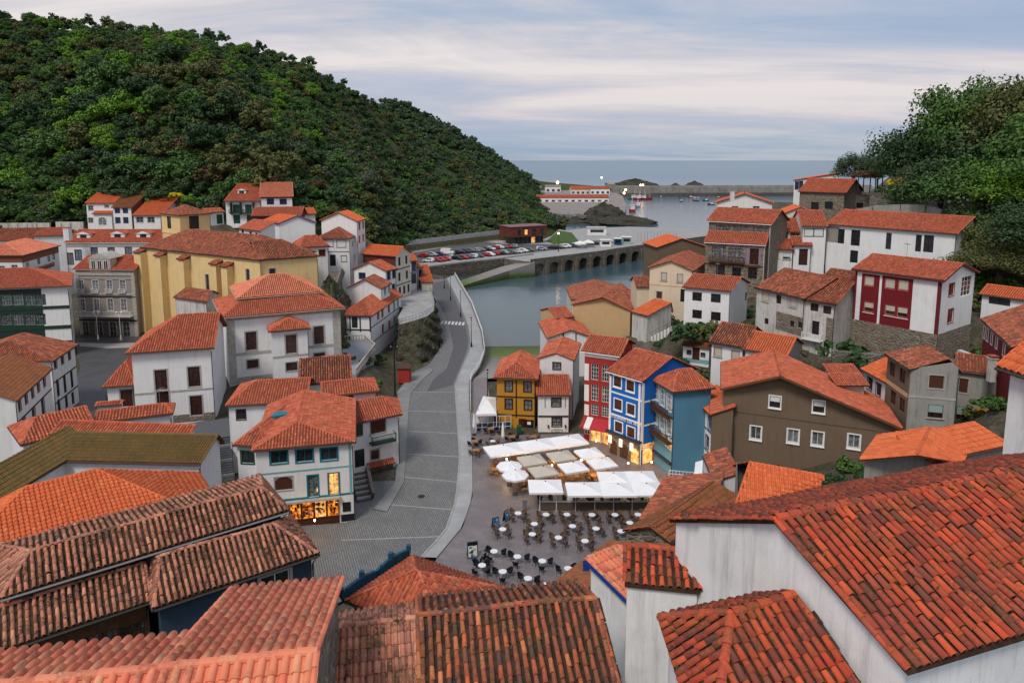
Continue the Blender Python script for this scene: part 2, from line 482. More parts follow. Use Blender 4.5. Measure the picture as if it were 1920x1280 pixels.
# ------------------------------------------------------------------ roof tiles
def facet_frame(pts):
    p0, p1 = Vector(pts[0]), Vector(pts[1])
    eu = (p1 - p0).normalized()
    n = Vector((0, 0, 0))
    for i in range(1, len(pts) - 1):
        n += (Vector(pts[i]) - p0).cross(Vector(pts[i + 1]) - p0)
    n.normalize()
    if n.z < 0: n = -n
    ev = n.cross(eu)
    if ev.z < 0: ev = -ev
    return p0, eu, ev, n
def tile_places(pts, pitch, length, jit, rs):
    """(u, v) of every cover tile on a sloping facet, column by column from the eave up"""
    p0, eu, ev, n = facet_frame(pts)
    P = [((Vector(p) - p0).dot(eu), (Vector(p) - p0).dot(ev)) for p in pts]
    us = [p[0] for p in P]
    lo, hi = min(us), max(us)
    ncol = max(1, int(round((hi - lo) / pitch)))
    pt = (hi - lo) / ncol
    out = []
    for i in range(ncol):
        u = lo + (i + 0.5) * pt
        vv = []
        for k in range(len(P)):
            (ua, va), (ub, vb) = P[k], P[(k + 1) % len(P)]
            if (ua - u) * (ub - u) < 0:
                vv.append(va + (vb - va) * (u - ua) / (ub - ua))
        if len(vv) < 2: continue
        v0, v1 = min(vv), max(vv)
        m = max(1, int(round((v1 - v0) / length)))
        L = (v1 - v0) / m
        if m == 1 and (v1 - v0) < length * 0.3: continue
        ph = rs.uniform(-.3, .3) * L if jit > .01 and m > 2 else 0
        for k in range(m):
            out.append((u + rs.uniform(-jit, jit), v0 + k * L + ((rs.uniform(-jit, jit) * 2 + ph) if k else 0), L))
    return (p0, eu, ev, n), np.array(out).reshape(-1, 3), pt
def tile_template(pt, L, lip, cw=0.64, hgt=0.95, seg=4):
    hgt = hgt if lip else 1.2
    """half-barrel cover tile, wide end at the bottom (u, v, n)"""
    r0, r1 = pt * cw / 2, pt * cw / 2 * 0.84
    V = []; Q = []
    for (v, r, z) in ((-0.03, r0, 0.030), (L * 1.04, r1, 0.004)):
        for q in range(seg + 1):
            a = math.pi * q / seg
            V.append((-r * math.cos(a), v, z + r * hgt * math.sin(a)))
    k = seg + 1
    for q in range(seg):
        Q.append((q, q + 1, k + q + 1, k + q))
    if lip:
        i0 = len(V)
        for q in range(k):
            a = math.pi * q / seg
            V.append((-(r0 - 0.022) * math.cos(a), -0.03, 0.030 + max(0, (r0 * hgt - 0.022)) * math.sin(a)))
        for q in range(k):
            a = math.pi * q / seg
            V.append((-(r0 - 0.022) * math.cos(a), L * 0.5, 0.02 + max(0, (r0 * hgt - 0.03)) * math.sin(a)))
        for q in range(seg):
            Q.append((q + 1, q, i0 + q, i0 + q + 1))
            Q.append((i0 + q + 1, i0 + q, i0 + k + q, i0 + k + q + 1))
    return np.array(V), np.array(Q)
def sag(x, y): return .045 + .03 * np.sin(1.1 * x + .6 * y) + .02 * np.sin(2.3 * y - 1.2 * x + 1)
def surf_off(pts, fr, T):
    """height of a slightly twisted facet above its mean plane at each tile"""
    p0, eu, ev, n = fr
    out = np.zeros(len(T))
    if len(pts) < 4: return out
    off = [(Vector(p) - p0).dot(n) / n.z for p in pts]
    if max(abs(o) for o in off) < .01: return out
    X = np.array([((p0 + eu * t[0] + ev * (t[1] + t[2] / 2)).x, (p0 + eu * t[0] + ev * (t[1] + t[2] / 2)).y) for t in T])
    zp = np.array([(p0 + eu * t[0] + ev * (t[1] + t[2] / 2)).z for t in T])
    best = None
    for tri in ((0, 1, 2), (0, 2, 3)):
        a, b, c = [Vector(pts[i]) for i in tri]
        nn = (b - a).cross(c - a)
        z = a.z - (nn.x * (X[:, 0] - a.x) + nn.y * (X[:, 1] - a.y)) / nn.z
        s1 = (Vector(pts[2]) - Vector(pts[0])); side = s1.x * (X[:, 1] - pts[0].y) - s1.y * (X[:, 0] - pts[0].x)
        w = Vector(pts[tri[1] if tri == (0, 1, 2) else 3]); sg = s1.x * (w.y - pts[0].y) - s1.y * (w.x - pts[0].x)
        m = side * sg >= 0
        out[m] = (z - zp)[m]
    return out
def tile_facet(pts, pitch, length, jit, rs, lip=False, cw=0.68, seg=3):
    fr, T, pt = tile_places(pts, pitch, length, jit, rs)
    if not len(T): return np.zeros((0, 3)), np.zeros((0, 4), int), fr, T, pt
    p0, eu, ev, n = [np.array(x) for x in fr]
    TV, TQ = tile_template(pt, 1.0, lip, cw, 0.95, seg)
    nv = len(TV); m = len(T)
    ang = np.array([rs.uniform(-1, 1) for _ in range(m)]) * jit * 1.6
    lift = np.array([rs.uniform(0, 1) for _ in range(m)]) * jit * 0.8
    U = T[:, 0][:, None] + TV[None, :, 0] + ang[:, None] * TV[None, :, 1] * T[:, 2][:, None]
    Vv = T[:, 1][:, None] + TV[None, :, 1] * T[:, 2][:, None]
    Z = TV[None, :, 2] + lift[:, None]
    W = p0 + U[..., None] * eu + Vv[..., None] * ev + Z[..., None] * n
    W[..., 2] += surf_off(pts, fr, T)[:, None]
    if jit > .01: W[..., 2] += sag(W[..., 0], W[..., 1])
    Q = (TQ[None] + (np.arange(m) * nv)[:, None, None]).reshape(-1, 4)
    return W.reshape(-1, 3), Q, fr, T, pt
def caps(mb, a, b, r=0.12, seg=5, step=0.42):
    """ridge and hip tiles: short half-barrels lapping one another"""
    a = Vector(a); b = Vector(b); d = b - a; L = d.length
    if L < 0.2: return
    d /= L
    x = d.cross(Vector((0, 0, 1))).normalized(); y = x.cross(d)
    m = max(1, int(round(L / step)))
    for k in range(m):
        p = a + d * (L * k / m); q = a + d * (L * (k + 1.08) / m)
        V = []
        for c, rr, lift in ((p, r, 0.02), (q, r * 0.85, 0.0)):
            for s in range(seg + 1):
                t = math.pi * (s / seg) * 1.1 - 0.05 * math.pi
                V.append(c + x * (rr * math.cos(t)) + y * (rr * 0.8 * math.sin(t) + lift))
        mb.arrays(V, [(s, s + 1, seg + 1 + s + 1, seg + 1 + s) for s in range(seg)])

GROUND_CTRL = []     # (x, y, z): where the village ground must be
FOOT = []            # house footprints

class Blk:
    pass
SIDE = {'f': 0, 'r': 1, 'k': 2, 'l': 3}

class House:
    def __init__(s, name, label, cat='house', group=None):
        s.name, s.label, s.cat, s.group = name, label, cat, group
        s.blocks = []; s.th = None; s.extra = []
        s.rs = random.Random(hash(label) % 100003 if False else sum(ord(c) * (i + 1) for i, c in enumerate(label)))
    # --- geometry of one block
    def block(s, FL, FR, ze=None, zb=0.0, D=None, depth=None, BR=None, BL=None, ax='x', ry=None, rise=None, sl=0.42,
              h0=0.0, h1=0.0, rt=0.5, ov=0.35, wall=None, tile=None, pitch=0.30, tl=0.44, jit=0.006, near=0, R0=None, R1=None,
              gutter=BAIT, roof=True, cw=0.64, slab=0.12, under=None, back_ridge=None, walls=True, caps_r=0.12, verge=True, clamp_ground=True):
        b = Blk(); b.h = s
        if ze is None:
            ze = at_y(FL[0], FL[1], D).z if D else 0.0
        zf = ze if hasattr(ze, '__len__') else (ze, ze)
        V3 = lambda q, z: q.copy() if isinstance(q, Vector) else at_z(q[0], q[1], q[2] if len(q) > 2 else z)
        c0 = V3(FL, zf[0]); c1 = V3(FR, zf[1])
        e = (c1 - c0); e2 = Vector((e.x, e.y, 0)).normalized()
        d = Vector((-e2.y, e2.x, 0))
        if BR is not None and BL is not None:
            c2 = V3(BR, zf[1]); c3 = V3(BL, zf[0])
        elif BR is not None:
            c2 = V3(BR, zf[1]); c3 = c0 + (c2 - c1)
        elif BL is not None:
            c3 = V3(BL, zf[0]); c2 = c1 + (c3 - c0)
        else:
            if depth is None:
                m = (c0 + c1) / 2
                lo, hi = 0.2, 30.0
                for _ in range(40):
                    r = (lo + hi) / 2
                    q = m + d * r + Vector((0, 0, sl * r))
                    if proj(q)[1] > ry: lo = r
                    else: hi = r
                depth = lo / rt if ax == 'x' else lo
                if rise is None and ax == 'x': rise = sl * lo
            c2 = c1 + d * depth; c3 = c0 + d * depth
        c = [c0, c1, c2, c3]
        b.c = c
        k = c if ax == 'x' else [c[1], c[2], c[3], c[0]]
        # ridge ends: axis from edge k3-k0 (end 0) to k1-k2 (end 1)
        if rise is None:
            if ax == 'y' and ry is not None:
                m = c0 + (c1 - c0) * (1 - rt if False else rt)
                lo, hi = 0.0, 12.0
                for _ in range(40):
                    r = (lo + hi) / 2
                    if proj(m + Vector((0, 0, r)))[1] > ry: lo = r
                    else: hi = r
                rise = lo
            elif ry is not None:
                m = (c0 + c1) / 2 * (1 - rt) + (c2 + c3) / 2 * rt
                lo, hi = 0.0, 12.0
                for _ in range(40):
                    r = (lo + hi) / 2
                    if proj(m + Vector((0, 0, r)))[1] > ry: lo = r
                    else: hi = r
                rise = lo
            else:
                wdt = ((k[3] - k[0]).length + (k[2] - k[1]).length) / 2
                rise = sl * wdt * min(rt, 1 - rt) if 0 < rt < 1 else sl * wdt
        rt_ = rt if ax == 'x' else 1 - rt
        e0 = k[0] * (1 - rt_) + k[3] * rt_; e1 = k[1] * (1 - rt_) + k[2] * rt_
        zt = max(c0.z, c1.z) + rise
        r0 = e0 + (e1 - e0) * h0; r1 = e1 + (e0 - e1) * h1
        r0 = Vector((r0.x, r0.y, zt)); r1 = Vector((r1.x, r1.y, zt))
        if R0 is not None: r0 = V3(R0, 0)
        if R1 is not None: r1 = V3(R1, 0)
        b.k = k; b.r0 = r0; b.r1 = r1
        fac = []
        if rt_ > 0.001: fac.append([k[0], k[1], r1, r0])
        if rt_ < 0.999: fac.append([k[2], k[3], r0, r1])
        if h0 > 0.001: fac.append([k[3], k[0], r0])
        if h1 > 0.001: fac.append([k[1], k[2], r1])
        b.hips = ([(k[3], r0), (k[0], r0)] if h0 > 0.001 else []) + ([(k[1], r1), (k[2], r1)] if h1 > 0.001 else [])
        b.gables = []
        if h0 <= 0.001: b.gables.append((3 if ax == 'x' else 0, r0))
        if h1 <= 0.001: b.gables.append((1 if ax == 'x' else 2, r1))
        b.fac = fac
        b.planes = []
        for f in fac:
            p0, eu, ev, n = facet_frame(f)
            b.planes.append((p0, n))
        o4 = ov if hasattr(ov, '__len__') else (ov,) * 4
        # wall corners: eave corners moved in by the overhang
        w = []
        for i in range(4):
            a = Vector((c[i].x, c[i].y, 0))
            nx = Vector((c[(i + 1) % 4].x, c[(i + 1) % 4].y, 0)); pv = Vector((c[i - 1].x, c[i - 1].y, 0))
            d1 = (nx - a).normalized(); d0 = (pv - a).normalized()
            w.append(a + d1 * o4[i - 1] + d0 * o4[i])
        b.w = w; b.zb = zb; b.wall = wall or WHITE; b.tile = tile or T_RED
        b.holes = {0: [], 1: [], 2: [], 3: []}; b.winreq = []
        b.pitch, b.tl, b.jit, b.near, b.gutter, b.roof, b.cw, b.slab, b.ax = pitch, tl, jit, near, gutter, roof, cw, slab, ax
        b.under = under or UNDER; b.walls = walls; b.caps_r = caps_r; b.verge = verge
        b.wallmats = {}
        s.blocks.append(b)
        FOOT.append(([(p.x, p.y) for p in w], zb))
        if clamp_ground:
            for i in range(4):
                GROUND_CTRL.append((w[i].x, w[i].y, zb))
            m = (w[0] + w[2]) / 2
            GROUND_CTRL.append((m.x, m.y, zb))
        if s.th is None:
            m = (w[0] + w[1] + w[2] + w[3]) / 4
            s.th = thing(s.name, s.label, s.cat, (m.x, m.y, zb), s.group)
        return b
    def done(s):
        for b in s.blocks:
            build_block(b)
        for f in s.extra: f()
        return s.th

def rooftop(b, x, y):
    z = 1e9
    for p0, n in b.planes:
        z = min(z, p0.z - (n.x * (x - p0.x) + n.y * (y - p0.y)) / n.z)
    return z
def wall_frame(b, i):
    a, c = b.w[i], b.w[(i + 1) % 4]
    e = (c - a); L = e.length; e = e / L
    return a, e, L, Vector((e.y, -e.x, 0))
def hit(b, side, px, py):
    a, e, L, n = wall_frame(b, SIDE[side])
    r = ray(px, py)
    t = (a - Vector((0, 0, CAMZ))).dot(n) / r.dot(n)
    p = Vector((0, 0, CAMZ)) + r * t
    return (p - a).dot(e), p.z
def wpt(b, side, u, z, out=0.0):
    a, e, L, n = wall_frame(b, SIDE[side])
    p = a + e * u + n * out
    return Vector((p.x, p.y, z))
WSTY = {}
def sty(key, frame, pane, nx=2, ny=2, surr=None, sw=0.14, sill=None, blind=None, bf=0.0, door=False, fw=0.06):
    WSTY[key] = (frame, pane, nx, ny, surr, sw, sill, blind, bf, door, fw)
sty('w', FRW, GLASS, 2, 2); sty('ws', FRW, GLASS, 2, 2, FRST); sty('k', FRBK, GLASS, 2, 2, None); sty('kw', FRBK, GLASSC, 2, 2, FRBK, 0.1)
sty('b', FRBR, GLASSR, 2, 2, FRST, 0.16); sty('bn', FRBR, GLASS, 2, 1, None); sty('br', FRBR, GLASSR, 2, 3, FRST, 0.2)
sty('bl', FRBL, GLASS, 2, 2, FRBL, 0.1); sty('te', FRTE, GLASS, 2, 1, FRTE, 0.13); sty('gr', FRGR, GLASS, 2, 1, FRGR, 0.12)
sty('rd', FRRD, GLASSR, 2, 2, FRRD, 0.1); sty('aq', FRAQ, GLASSC, 2, 2, FRAQ, 0.1)
sty('rs', FRRD, GLASS, 2, 1, FRRD, 0.14, None, SHUT, 0.95)
sty('rh', FRRD, GLASS, 2, 1, FRRD, 0.14, FRW, SHUT, 0.6)
sty('sc', FRBR, GLASS, 1, 1, FRST, 0.08, FRST, SHUT, 1.0); sty('sb', FRST, GLASS, 1, 1, FRST, 0.1, None, SHUTB, 1.0)
sty('sw', FRST, GLASS, 1, 1, None, 0.1, FRST, SHUTW, 0.65); sty('swf', FRBK, GLASS, 1, 1, FRBK, 0.06, None, SHUTW, 1.0)
sty('sg', FRBR, GLASSR, 2, 1, None, 0.1, FRST, SHUTG, 0.6); sty('bw', FRBR, GLASS, 1, 1, FRW, 0.14, FRW, SHUTB, 0.85)
sty('hw', FRBR, GLASS, 2, 1, FRW, 0.13, FRW, SHUTW, 0.5); sty('cw', FRW, GLASSC, 2, 1, FRW, 0.13, FRW)
sty('d', FRBR, FRBR, 1, 1, None, 0.1, door=True); sty('dk', FRBK, FRBK, 1, 1, None, door=True); sty('dg', FRGR, FRGR, 1, 1, None, door=True)
sty('db', FRBR, GLASSR, 2, 3, None, door=True); sty('dt', FRTE, GLASSC, 2, 2, FRTE, 0.12, door=True); sty('dtl', FRTE, LIT, 2, 2, FRTE, 0.12, door=True)
sty('lit', FRW, LIT, 2, 2, FRW, 0.1); sty('gal', FRGR, GLASSC, 4, 3, None, fw=0.05); sty('galw', FRW, GLASS, 3, 4, None, fw=0.05)
sty('galr', FRRD, GLASSC, 2, 4, None, fw=0.07); sty('galb', TIMBR, GLASSC, 4, 3, None, fw=0.06); sty('kd', FRBK, GLASS, 2, 3, None, door=True); sty('op', FRBK, GLASS, 1, 1, None)
sty('dw', FRW, GLASS, 2, 3, FRST, 0.12, door=True); sty('slit', FRST, GLASS, 1, 1, FRST, 0.1); sty('wn', FRW, GLASSC, 2, 3, FRW, 0.09)
sty('bld', FRBL, GLASSC, 2, 3, FRBL, 0.1); sty('m', FRBR, GLASS, 2, 2, FRBR, 0.09)
WIN_WARN = []
def win(b, side, px, py, w, h, st='w', uz=None, arch=False):
    """a window or door: pixel of its centre on that wall, size in metres"""
    u, z = uz if uz else hit(b, side, px, py)
    a, e, L, n = wall_frame(b, SIDE[side])
    u2 = min(max(u, w / 2 + 0.08), L - w / 2 - 0.08)
    if abs(u2 - u) > 0.6 or z > 60 or z < b.zb - 1.5:
        WIN_WARN.append((b.h.label[:28], side, px, py, round(u, 1), round(L, 1), round(z, 1), b.zb))
        if abs(u2 - u) > 3: return
    ta = rooftop(b, *(a + e * (u2 - w / 2)).xy) - 0.12; tb = rooftop(b, *(a + e * (u2 + w / 2)).xy) - 0.12
    top = min(ta, tb) - 0.05
    z1 = min(z + h / 2, top); z0 = max(z - h / 2, b.zb - 0.2)
    if z1 - z0 < 0.25: return
    b.holes[SIDE[side]].append((u2 - w / 2, u2 + w / 2, z0, z1))
    b.winreq.append((side, u2 - w / 2, u2 + w / 2, z0, z1, st, arch))
def wins(b, side, pts, w, h, st='w', arch=False):
    for p in pts: win(b, side, p[0], p[1], w, h, st, arch=arch)
def around(b, side, ua, ub, z0, z1, out, off, m):
    """flat strips proud of the wall, leaving its openings free"""
    a, e, L, n = wall_frame(b, SIDE[side]); H = [h for h in b.holes[SIDE[side]] if h[0] < ub and h[1] > ua and h[2] < z1 and h[3] > z0]
    us = sorted(set([ua, ub] + [min(max(x, ua), ub) for h in H for x in (h[0], h[1])]))
    for u0, u1 in zip(us, us[1:]):
        if u1 - u0 < .005: continue
        z = z0
        for h0, h1 in sorted((h[2], h[3]) for h in H if h[0] - 1e-3 < (u0 + u1) / 2 < h[1] + 1e-3) + [(z1, z1)]:
            h0 = min(h0, z1)
            if h0 - z > .01: m.box(wpt(b, side, (u0 + u1) / 2, (z + h0) / 2, out / 2 + off), (u1 - u0, out, h0 - z), (e, n, Vector((0, 0, 1))))
            z = max(z, h1)
def band(b, side, px, py, hgt, mat, name='band', out=0.035, u0=None, u1=None):
    u, z = hit(b, side, px, py)
    a, e, L, n = wall_frame(b, SIDE[side])
    ua = 0 if u0 is None else u0; ub = L if u1 is None else u1
    def mk():
        m = MB(); around(b, side, ua, ub, z - hgt / 2, z + hgt / 2, out, .004, m)
        m.build(name, mat, b.h.th)
    b.h.extra.append(mk)
def vband(b, side, px, py0, py1, wid, mat, name='post', out=0.045):
    u, z1 = hit(b, side, px, py0); _, z0 = hit(b, side, px, py1)
    a, e, L, n = wall_frame(b, SIDE[side])
    u = min(max(u, wid / 2), L - wid / 2)
    def mk():
        m = MB(); m.box(wpt(b, side, u, (z0 + z1) / 2, out / 2 + 0.004), (wid, out, z1 - z0), (e, n, Vector((0, 0, 1))))
        m.build(name, mat, b.h.th)
    b.h.extra.append(mk)
def panel(b, side, px0, py0, px1, py1, mat, name='panel', out=0.03, off=0.004):
    """a raised panel of another paint between two pixels of a wall"""
    ua, z1 = hit(b, side, px0, py0); ub, z0 = hit(b, side, px1, py1)
    a, e, L, n = wall_frame(b, SIDE[side])
    ua = max(0.01, min(ua, L)); ub = min(L - 0.01, max(0, ub))
    def mk():
        m = MB(); around(b, side, ua, ub, min(z0, z1), max(z0, z1), out, off, m)
        if m.n: m.build(name, mat, b.h.th)
    b.h.extra.append(mk)
def balcony(b, side, px0, px1, py, rail=0.95, dep=0.9, mat=TIMBR, name='balcony', bal=0.14, slabmat=None):
    """floor slab, posts and a rail with balusters standing out from a wall; py = floor"""
    ua, z = hit(b, side, px0, py); ub, z2 = hit(b, side, px1, py)
    z = (z + z2) / 2
    a, e, L, n = wall_frame(b, SIDE[side]); up = Vector((0, 0, 1))
    def mk():
        m = MB(); m.box(wpt(b, side, (ua + ub) / 2, z, dep / 2), (ub - ua, dep, 0.14), (e, n, up))
        f = m.build(name, slabmat or mat, b.h.th)
        r = MB()
        r.box(wpt(b, side, (ua + ub) / 2, z + rail, dep - 0.05), (ub - ua, 0.07, 0.06), (e, n, up))
        r.box(wpt(b, side, (ua + ub) / 2, z + 0.14, dep - 0.05), (ub - ua, 0.05, 0.05), (e, n, up))
        for q in (ua + 0.04, ub - 0.04):
            r.box(wpt(b, side, q, z + rail, dep / 2), (0.06, dep, 0.06), (e, n, up))
            r.box(wpt(b, side, q, z + rail / 2 + .06, dep - 0.05), (0.09, 0.09, rail), (e, n, up))
        k = int((ub - ua) / bal)
        for i in range(1, k):
            r.box(wpt(b, side, ua + (ub - ua) * i / k, z + rail / 2 + 0.06, dep - 0.05), (0.035, 0.035, rail - 0.1), (e, n, up))
        r.build('railing', mat, f)
    b.h.extra.append(mk)
def chimney(h, px, py, z, w=0.6, hgt=1.2, mat=None, pot=True):
    p = at_z(px, py, z)
    def mk():
        m = MB(); m.box((p.x, p.y, z - 0.7 + hgt / 2), (w, w, hgt + 1.4))
        m.box((p.x, p.y, z + hgt + 0.05), (w + 0.16, w + 0.16, 0.1))
        c = m.build('chimney', mat or WHITE, h.th)
        if pot:
            t = MB()
            for sx in (-1, 1):
                for sy in (-1, 1):
                    t.box((p.x + sx * w * .35, p.y + sy * w * .35, z + hgt + 0.2), (0.1, 0.1, 0.2))
            t.box((p.x, p.y, z + hgt + 0.33), (w + 0.2, w + 0.2, 0.06))
            t.build('chimney_cap', T_RED, c)
    h.extra.append(mk)
def dormer(h, b, px, py, w=1.7, hgt=1.1, dep=2.6, st='bl', ww=0.9, wh=0.9, wall=None, tile=None):
    """a small gabled dormer on the front slope: pixel of its window's centre"""
    a, e, L, n = wall_frame(b, 0)
    p0, nn = b.planes[0]
    r = ray(px, py); C = Vector((0, 0, CAMZ))
    t = (p0 - C).dot(nn) / r.dot(nn)
    p = C + r * t
    din = -n
    zt = p.z + hgt * 0.5; zb_ = p.z - hgt * 0.6
    up = Vector((0, 0, 1))
    fc = p + n * 0.35
    def mk():
        m = MB(); q = fc + din * (dep / 2)
        m.box((q.x, q.y, (zt + zb_) / 2), (w, dep, zt - zb_), (e, din, up))
        d = m.build('dormer', wall or WHITE2, h.th)
        fr = MB()
        for (cx_, cz_, sx_, sz_) in ((0, wh / 2, ww, .07), (0, -wh / 2, ww, .07), (-ww / 2, 0, .07, wh), (ww / 2, 0, .07, wh), (0, 0, .05, wh)):
            q2 = fc + e * cx_ + n * 0.02
            fr.box((q2.x, q2.y, (zt + zb_) / 2 + .05 + cz_), (sx_, .06, sz_), (e, n, up))
        fr.build('window_frame', WSTY[st][0], d)
        pn = MB(); q2 = fc + n * 0.012
        pn.box((q2.x, q2.y, (zt + zb_) / 2 + .05), (ww, .02, wh), (e, n, up)); pn.build('pane', WSTY[st][1], d)
        A = fc + e * (-w / 2 - .2) + n * .2; B_ = fc + e * (w / 2 + .2) + n * .2
        A = Vector((A.x, A.y, zt)); B_ = Vector((B_.x, B_.y, zt))
        rz = w * 0.2
        M0 = (A + B_) / 2 + up * rz; M1 = M0 + din * (dep + .4)
        rm = MB(); VV = []; QQ = []; i0 = 0
        for f in ([B_, B_ + din * (dep + .4), M1, M0], [A + din * (dep + .4), A, M0, M1]):
            rm.poly(f); rm.poly([x - up * .09 for x in reversed(f)])
            V, Q, *_ = tile_facet(f, .26, .42, .006, h.rs)
            VV.append(V); QQ.append(Q + i0); i0 += len(V)
        gm_ = MB(); gm_.poly([A, B_, M0]); gm_.build('dormer_gable', wall or WHITE2, d); rm.build('dormer_roof', UNDER, d)
        npmesh('dormer_tiles', np.vstack(VV), np.vstack(QQ), tile or T_RED, d, kind='stuff')
        cm = MB(); caps(cm, M0, M1, .11); cm.build('dormer_ridge_tiles', tile or T_RED, d)
    h.extra.append(mk)

def build_block(b):
    th = b.h.th; rs = b.h.rs
    # ---- walls with real openings
    mbs = {}
    names = {0: 'front', 1: 'right', 2: 'back', 3: 'left'}
    if b.walls:
        for i in range(4):
            a, e, L, n = wall_frame(b, i)
            mat = b.wallmats.get(i, b.wall)
            m = mbs.setdefault(mat.name, (MB(), mat))[0]
            us = [0.0, L]
            for gi, rp in b.gables:
                if gi == i:
                    ua = (Vector((rp.x, rp.y, 0)) - a).dot(e)
                    if 0.05 < ua < L - 0.05: us.append(ua)
            for h in b.holes[i]: us += [h[0], h[1]]
            us = sorted(set(round(x, 4) for x in us))
            zb = b.zb - 1.2
            top = lambda u: (rooftop(b, (a + e * u).x, (a + e * u).y) - b.slab * 0.55)
            P = lambda u, z, dd=0.0: (a.x + e.x * u - n.x * dd, a.y + e.y * u - n.y * dd, z)
            for u0, u1 in zip(us, us[1:]):
                if u1 - u0 < 1e-4: continue
                um = (u0 + u1) / 2
                hs = sorted([(h[2], h[3]) for h in b.holes[i] if h[0] - 1e-3 < um < h[1] + 1e-3])
                z = zb
                for h0, h1 in hs:
                    if h0 > z: m.quad(P(u0, z), P(u1, z), P(u1, h0), P(u0, h0))
                    z = max(z, h1)
                t0, t1 = top(u0), top(u1)
                if t0 > z or t1 > z:
                    m.quad(P(u0, z), P(u1, z), P(u1, max(z, t1)), P(u0, max(z, t0)))
            for (h0, h1, z0, z1) in b.holes[i]:
                dd = 0.2
                m.quad(P(h0, z0), P(h1, z0), P(h1, z0, dd), P(h0, z0, dd))
                m.quad(P(h0, z1, dd), P(h1, z1, dd), P(h1, z1), P(h0, z1))
                m.quad(P(h0, z0, dd), P(h0, z1, dd), P(h0, z1), P(h0, z0))
                m.quad(P(h1, z0), P(h1, z1), P(h1, z1, dd), P(h1, z0, dd))
        for m, mat in mbs.values():
            m.build('wall', mat, th)
    # ---- windows
    up = Vector((0, 0, 1))
    for (side, u0, u1, z0, z1, st, arch) in b.winreq:
        frame, pane, nx, ny, surr, sw, sill, blind, bf, door, fw = WSTY[st]
        a, e, L, n = wall_frame(b, SIDE[side])
        ax3 = (e, n, up); w, h = u1 - u0, z1 - z0; um, zm = (u0 + u1) / 2, (z0 + z1) / 2
        f = MB(); dep = -0.12
        f.box(wpt(b, side, um, z0 + fw / 2, dep), (w, .07, fw), ax3); f.box(wpt(b, side, um, z1 - fw / 2, dep), (w, .07, fw), ax3)
        for q in (u0 + fw / 2, u1 - fw / 2): f.box(wpt(b, side, q, zm, dep), (fw, .07, h - 2 * fw), ax3)
        for k in range(1, nx): f.box(wpt(b, side, u0 + w * k / nx, zm, dep), (fw * .8, .06, h - 2 * fw), ax3)
        for k in range(1, ny): f.box(wpt(b, side, um, z0 + h * k / ny, dep), (w - 2 * fw, .05, fw * .5), ax3)
        if arch and h > w * .5:     # a segmental head filling the corners of the opening
            r = w / 2; N_ = 8
            for s_ in (-1, 1):
                pts = [wpt(b, side, um + s_ * r, z1, -0.02)]
                for k in range(N_ // 2 + 1):
                    t = math.pi / 2 * k / (N_ // 2)
                    pts.append(wpt(b, side, um + s_ * r * math.cos(t), z1 - r * .7 + r * .7 * math.sin(t), -0.02))
                f.poly(pts if s_ < 0 else list(reversed(pts)))
        wo_ = f.build('door' if door else 'window', surr if (arch and surr) else frame, th)
        p = MB(); p.box(wpt(b, side, um, zm, dep - .03), (w, .02, h), ax3); p.build('pane' if not (door and pane in (FRBR, FRBK, FRGR)) else 'door_leaf', pane, wo_)
        if surr:
            g = MB(); oo = 0.022
            g.box(wpt(b, side, um, z1 + sw / 2, oo), (w + 2 * sw, .045, sw), ax3)
            if not door: g.box(wpt(b, side, um, z0 - sw / 2, oo), (w + 2 * sw, .06, sw), ax3)
            for q in (u0 - sw / 2, u1 + sw / 2): g.box(wpt(b, side, q, zm, oo), (sw, .045, h), ax3)
            g.build('surround', surr, wo_)
        if sill:
            g = MB(); g.box(wpt(b, side, um, z0 - (sw if surr else 0) - .04, .06), (w + .3, .16, .07), ax3); g.build('sill', sill, wo_)
        if blind:
            g = MB(); hb = (h - 2 * fw) * bf; m_ = max(3, int(hb / .12))
            for k in range(m_): g.box(wpt(b, side, um, z1 - fw - hb * (k + .5) / m_, dep + .06), (w - 2 * fw, .03, hb / m_ * .86), ax3)
            g.box(wpt(b, side, um, z1 - fw - hb / 2, dep + .04), (w - 2 * fw, .02, hb), ax3)
            g.build('blind', blind, wo_)
    if not b.roof: return
    # ---- roof
    m = MB()
    for f in b.fac:
        lo = [Vector((p.x, p.y, p.z - b.slab)) for p in f]
        for tr in ([(0, 1, 2), (0, 2, 3)] if len(f) == 4 else [(0, 1, 2)]):
            m.poly([f[q] for q in tr]); m.poly([lo[q] for q in reversed(tr)])
        for i in range(len(f)):
            j = (i + 1) % len(f)
            m.quad(lo[i], lo[j], f[j], f[i])
    ro = m.build('roof', UNDERD if b.jit > .01 else UNDER, th)
    if b.under is not UNDER:
        fm = MB(); ee = [(f[0], f[1]) for f in b.fac] + [(b.c[gi], r) for gi, r in b.gables] + [(b.c[(gi + 1) % 4], r) for gi, r in b.gables]
        cen = sum(b.c, Vector()) / 4
        for a_, c_ in ee:
            d_ = (c_ - a_); o_ = Vector((d_.y, -d_.x, 0)).normalized() * .03
            if o_.dot((a_ + c_) / 2 - cen) < 0: o_ = -o_
            fm.bar(a_ + o_ - up * .1, c_ + o_ - up * .1, .05, .3)
        fm.build('fascia', b.under, ro)
    VV = []; QQ = []; i0 = 0; singles = []
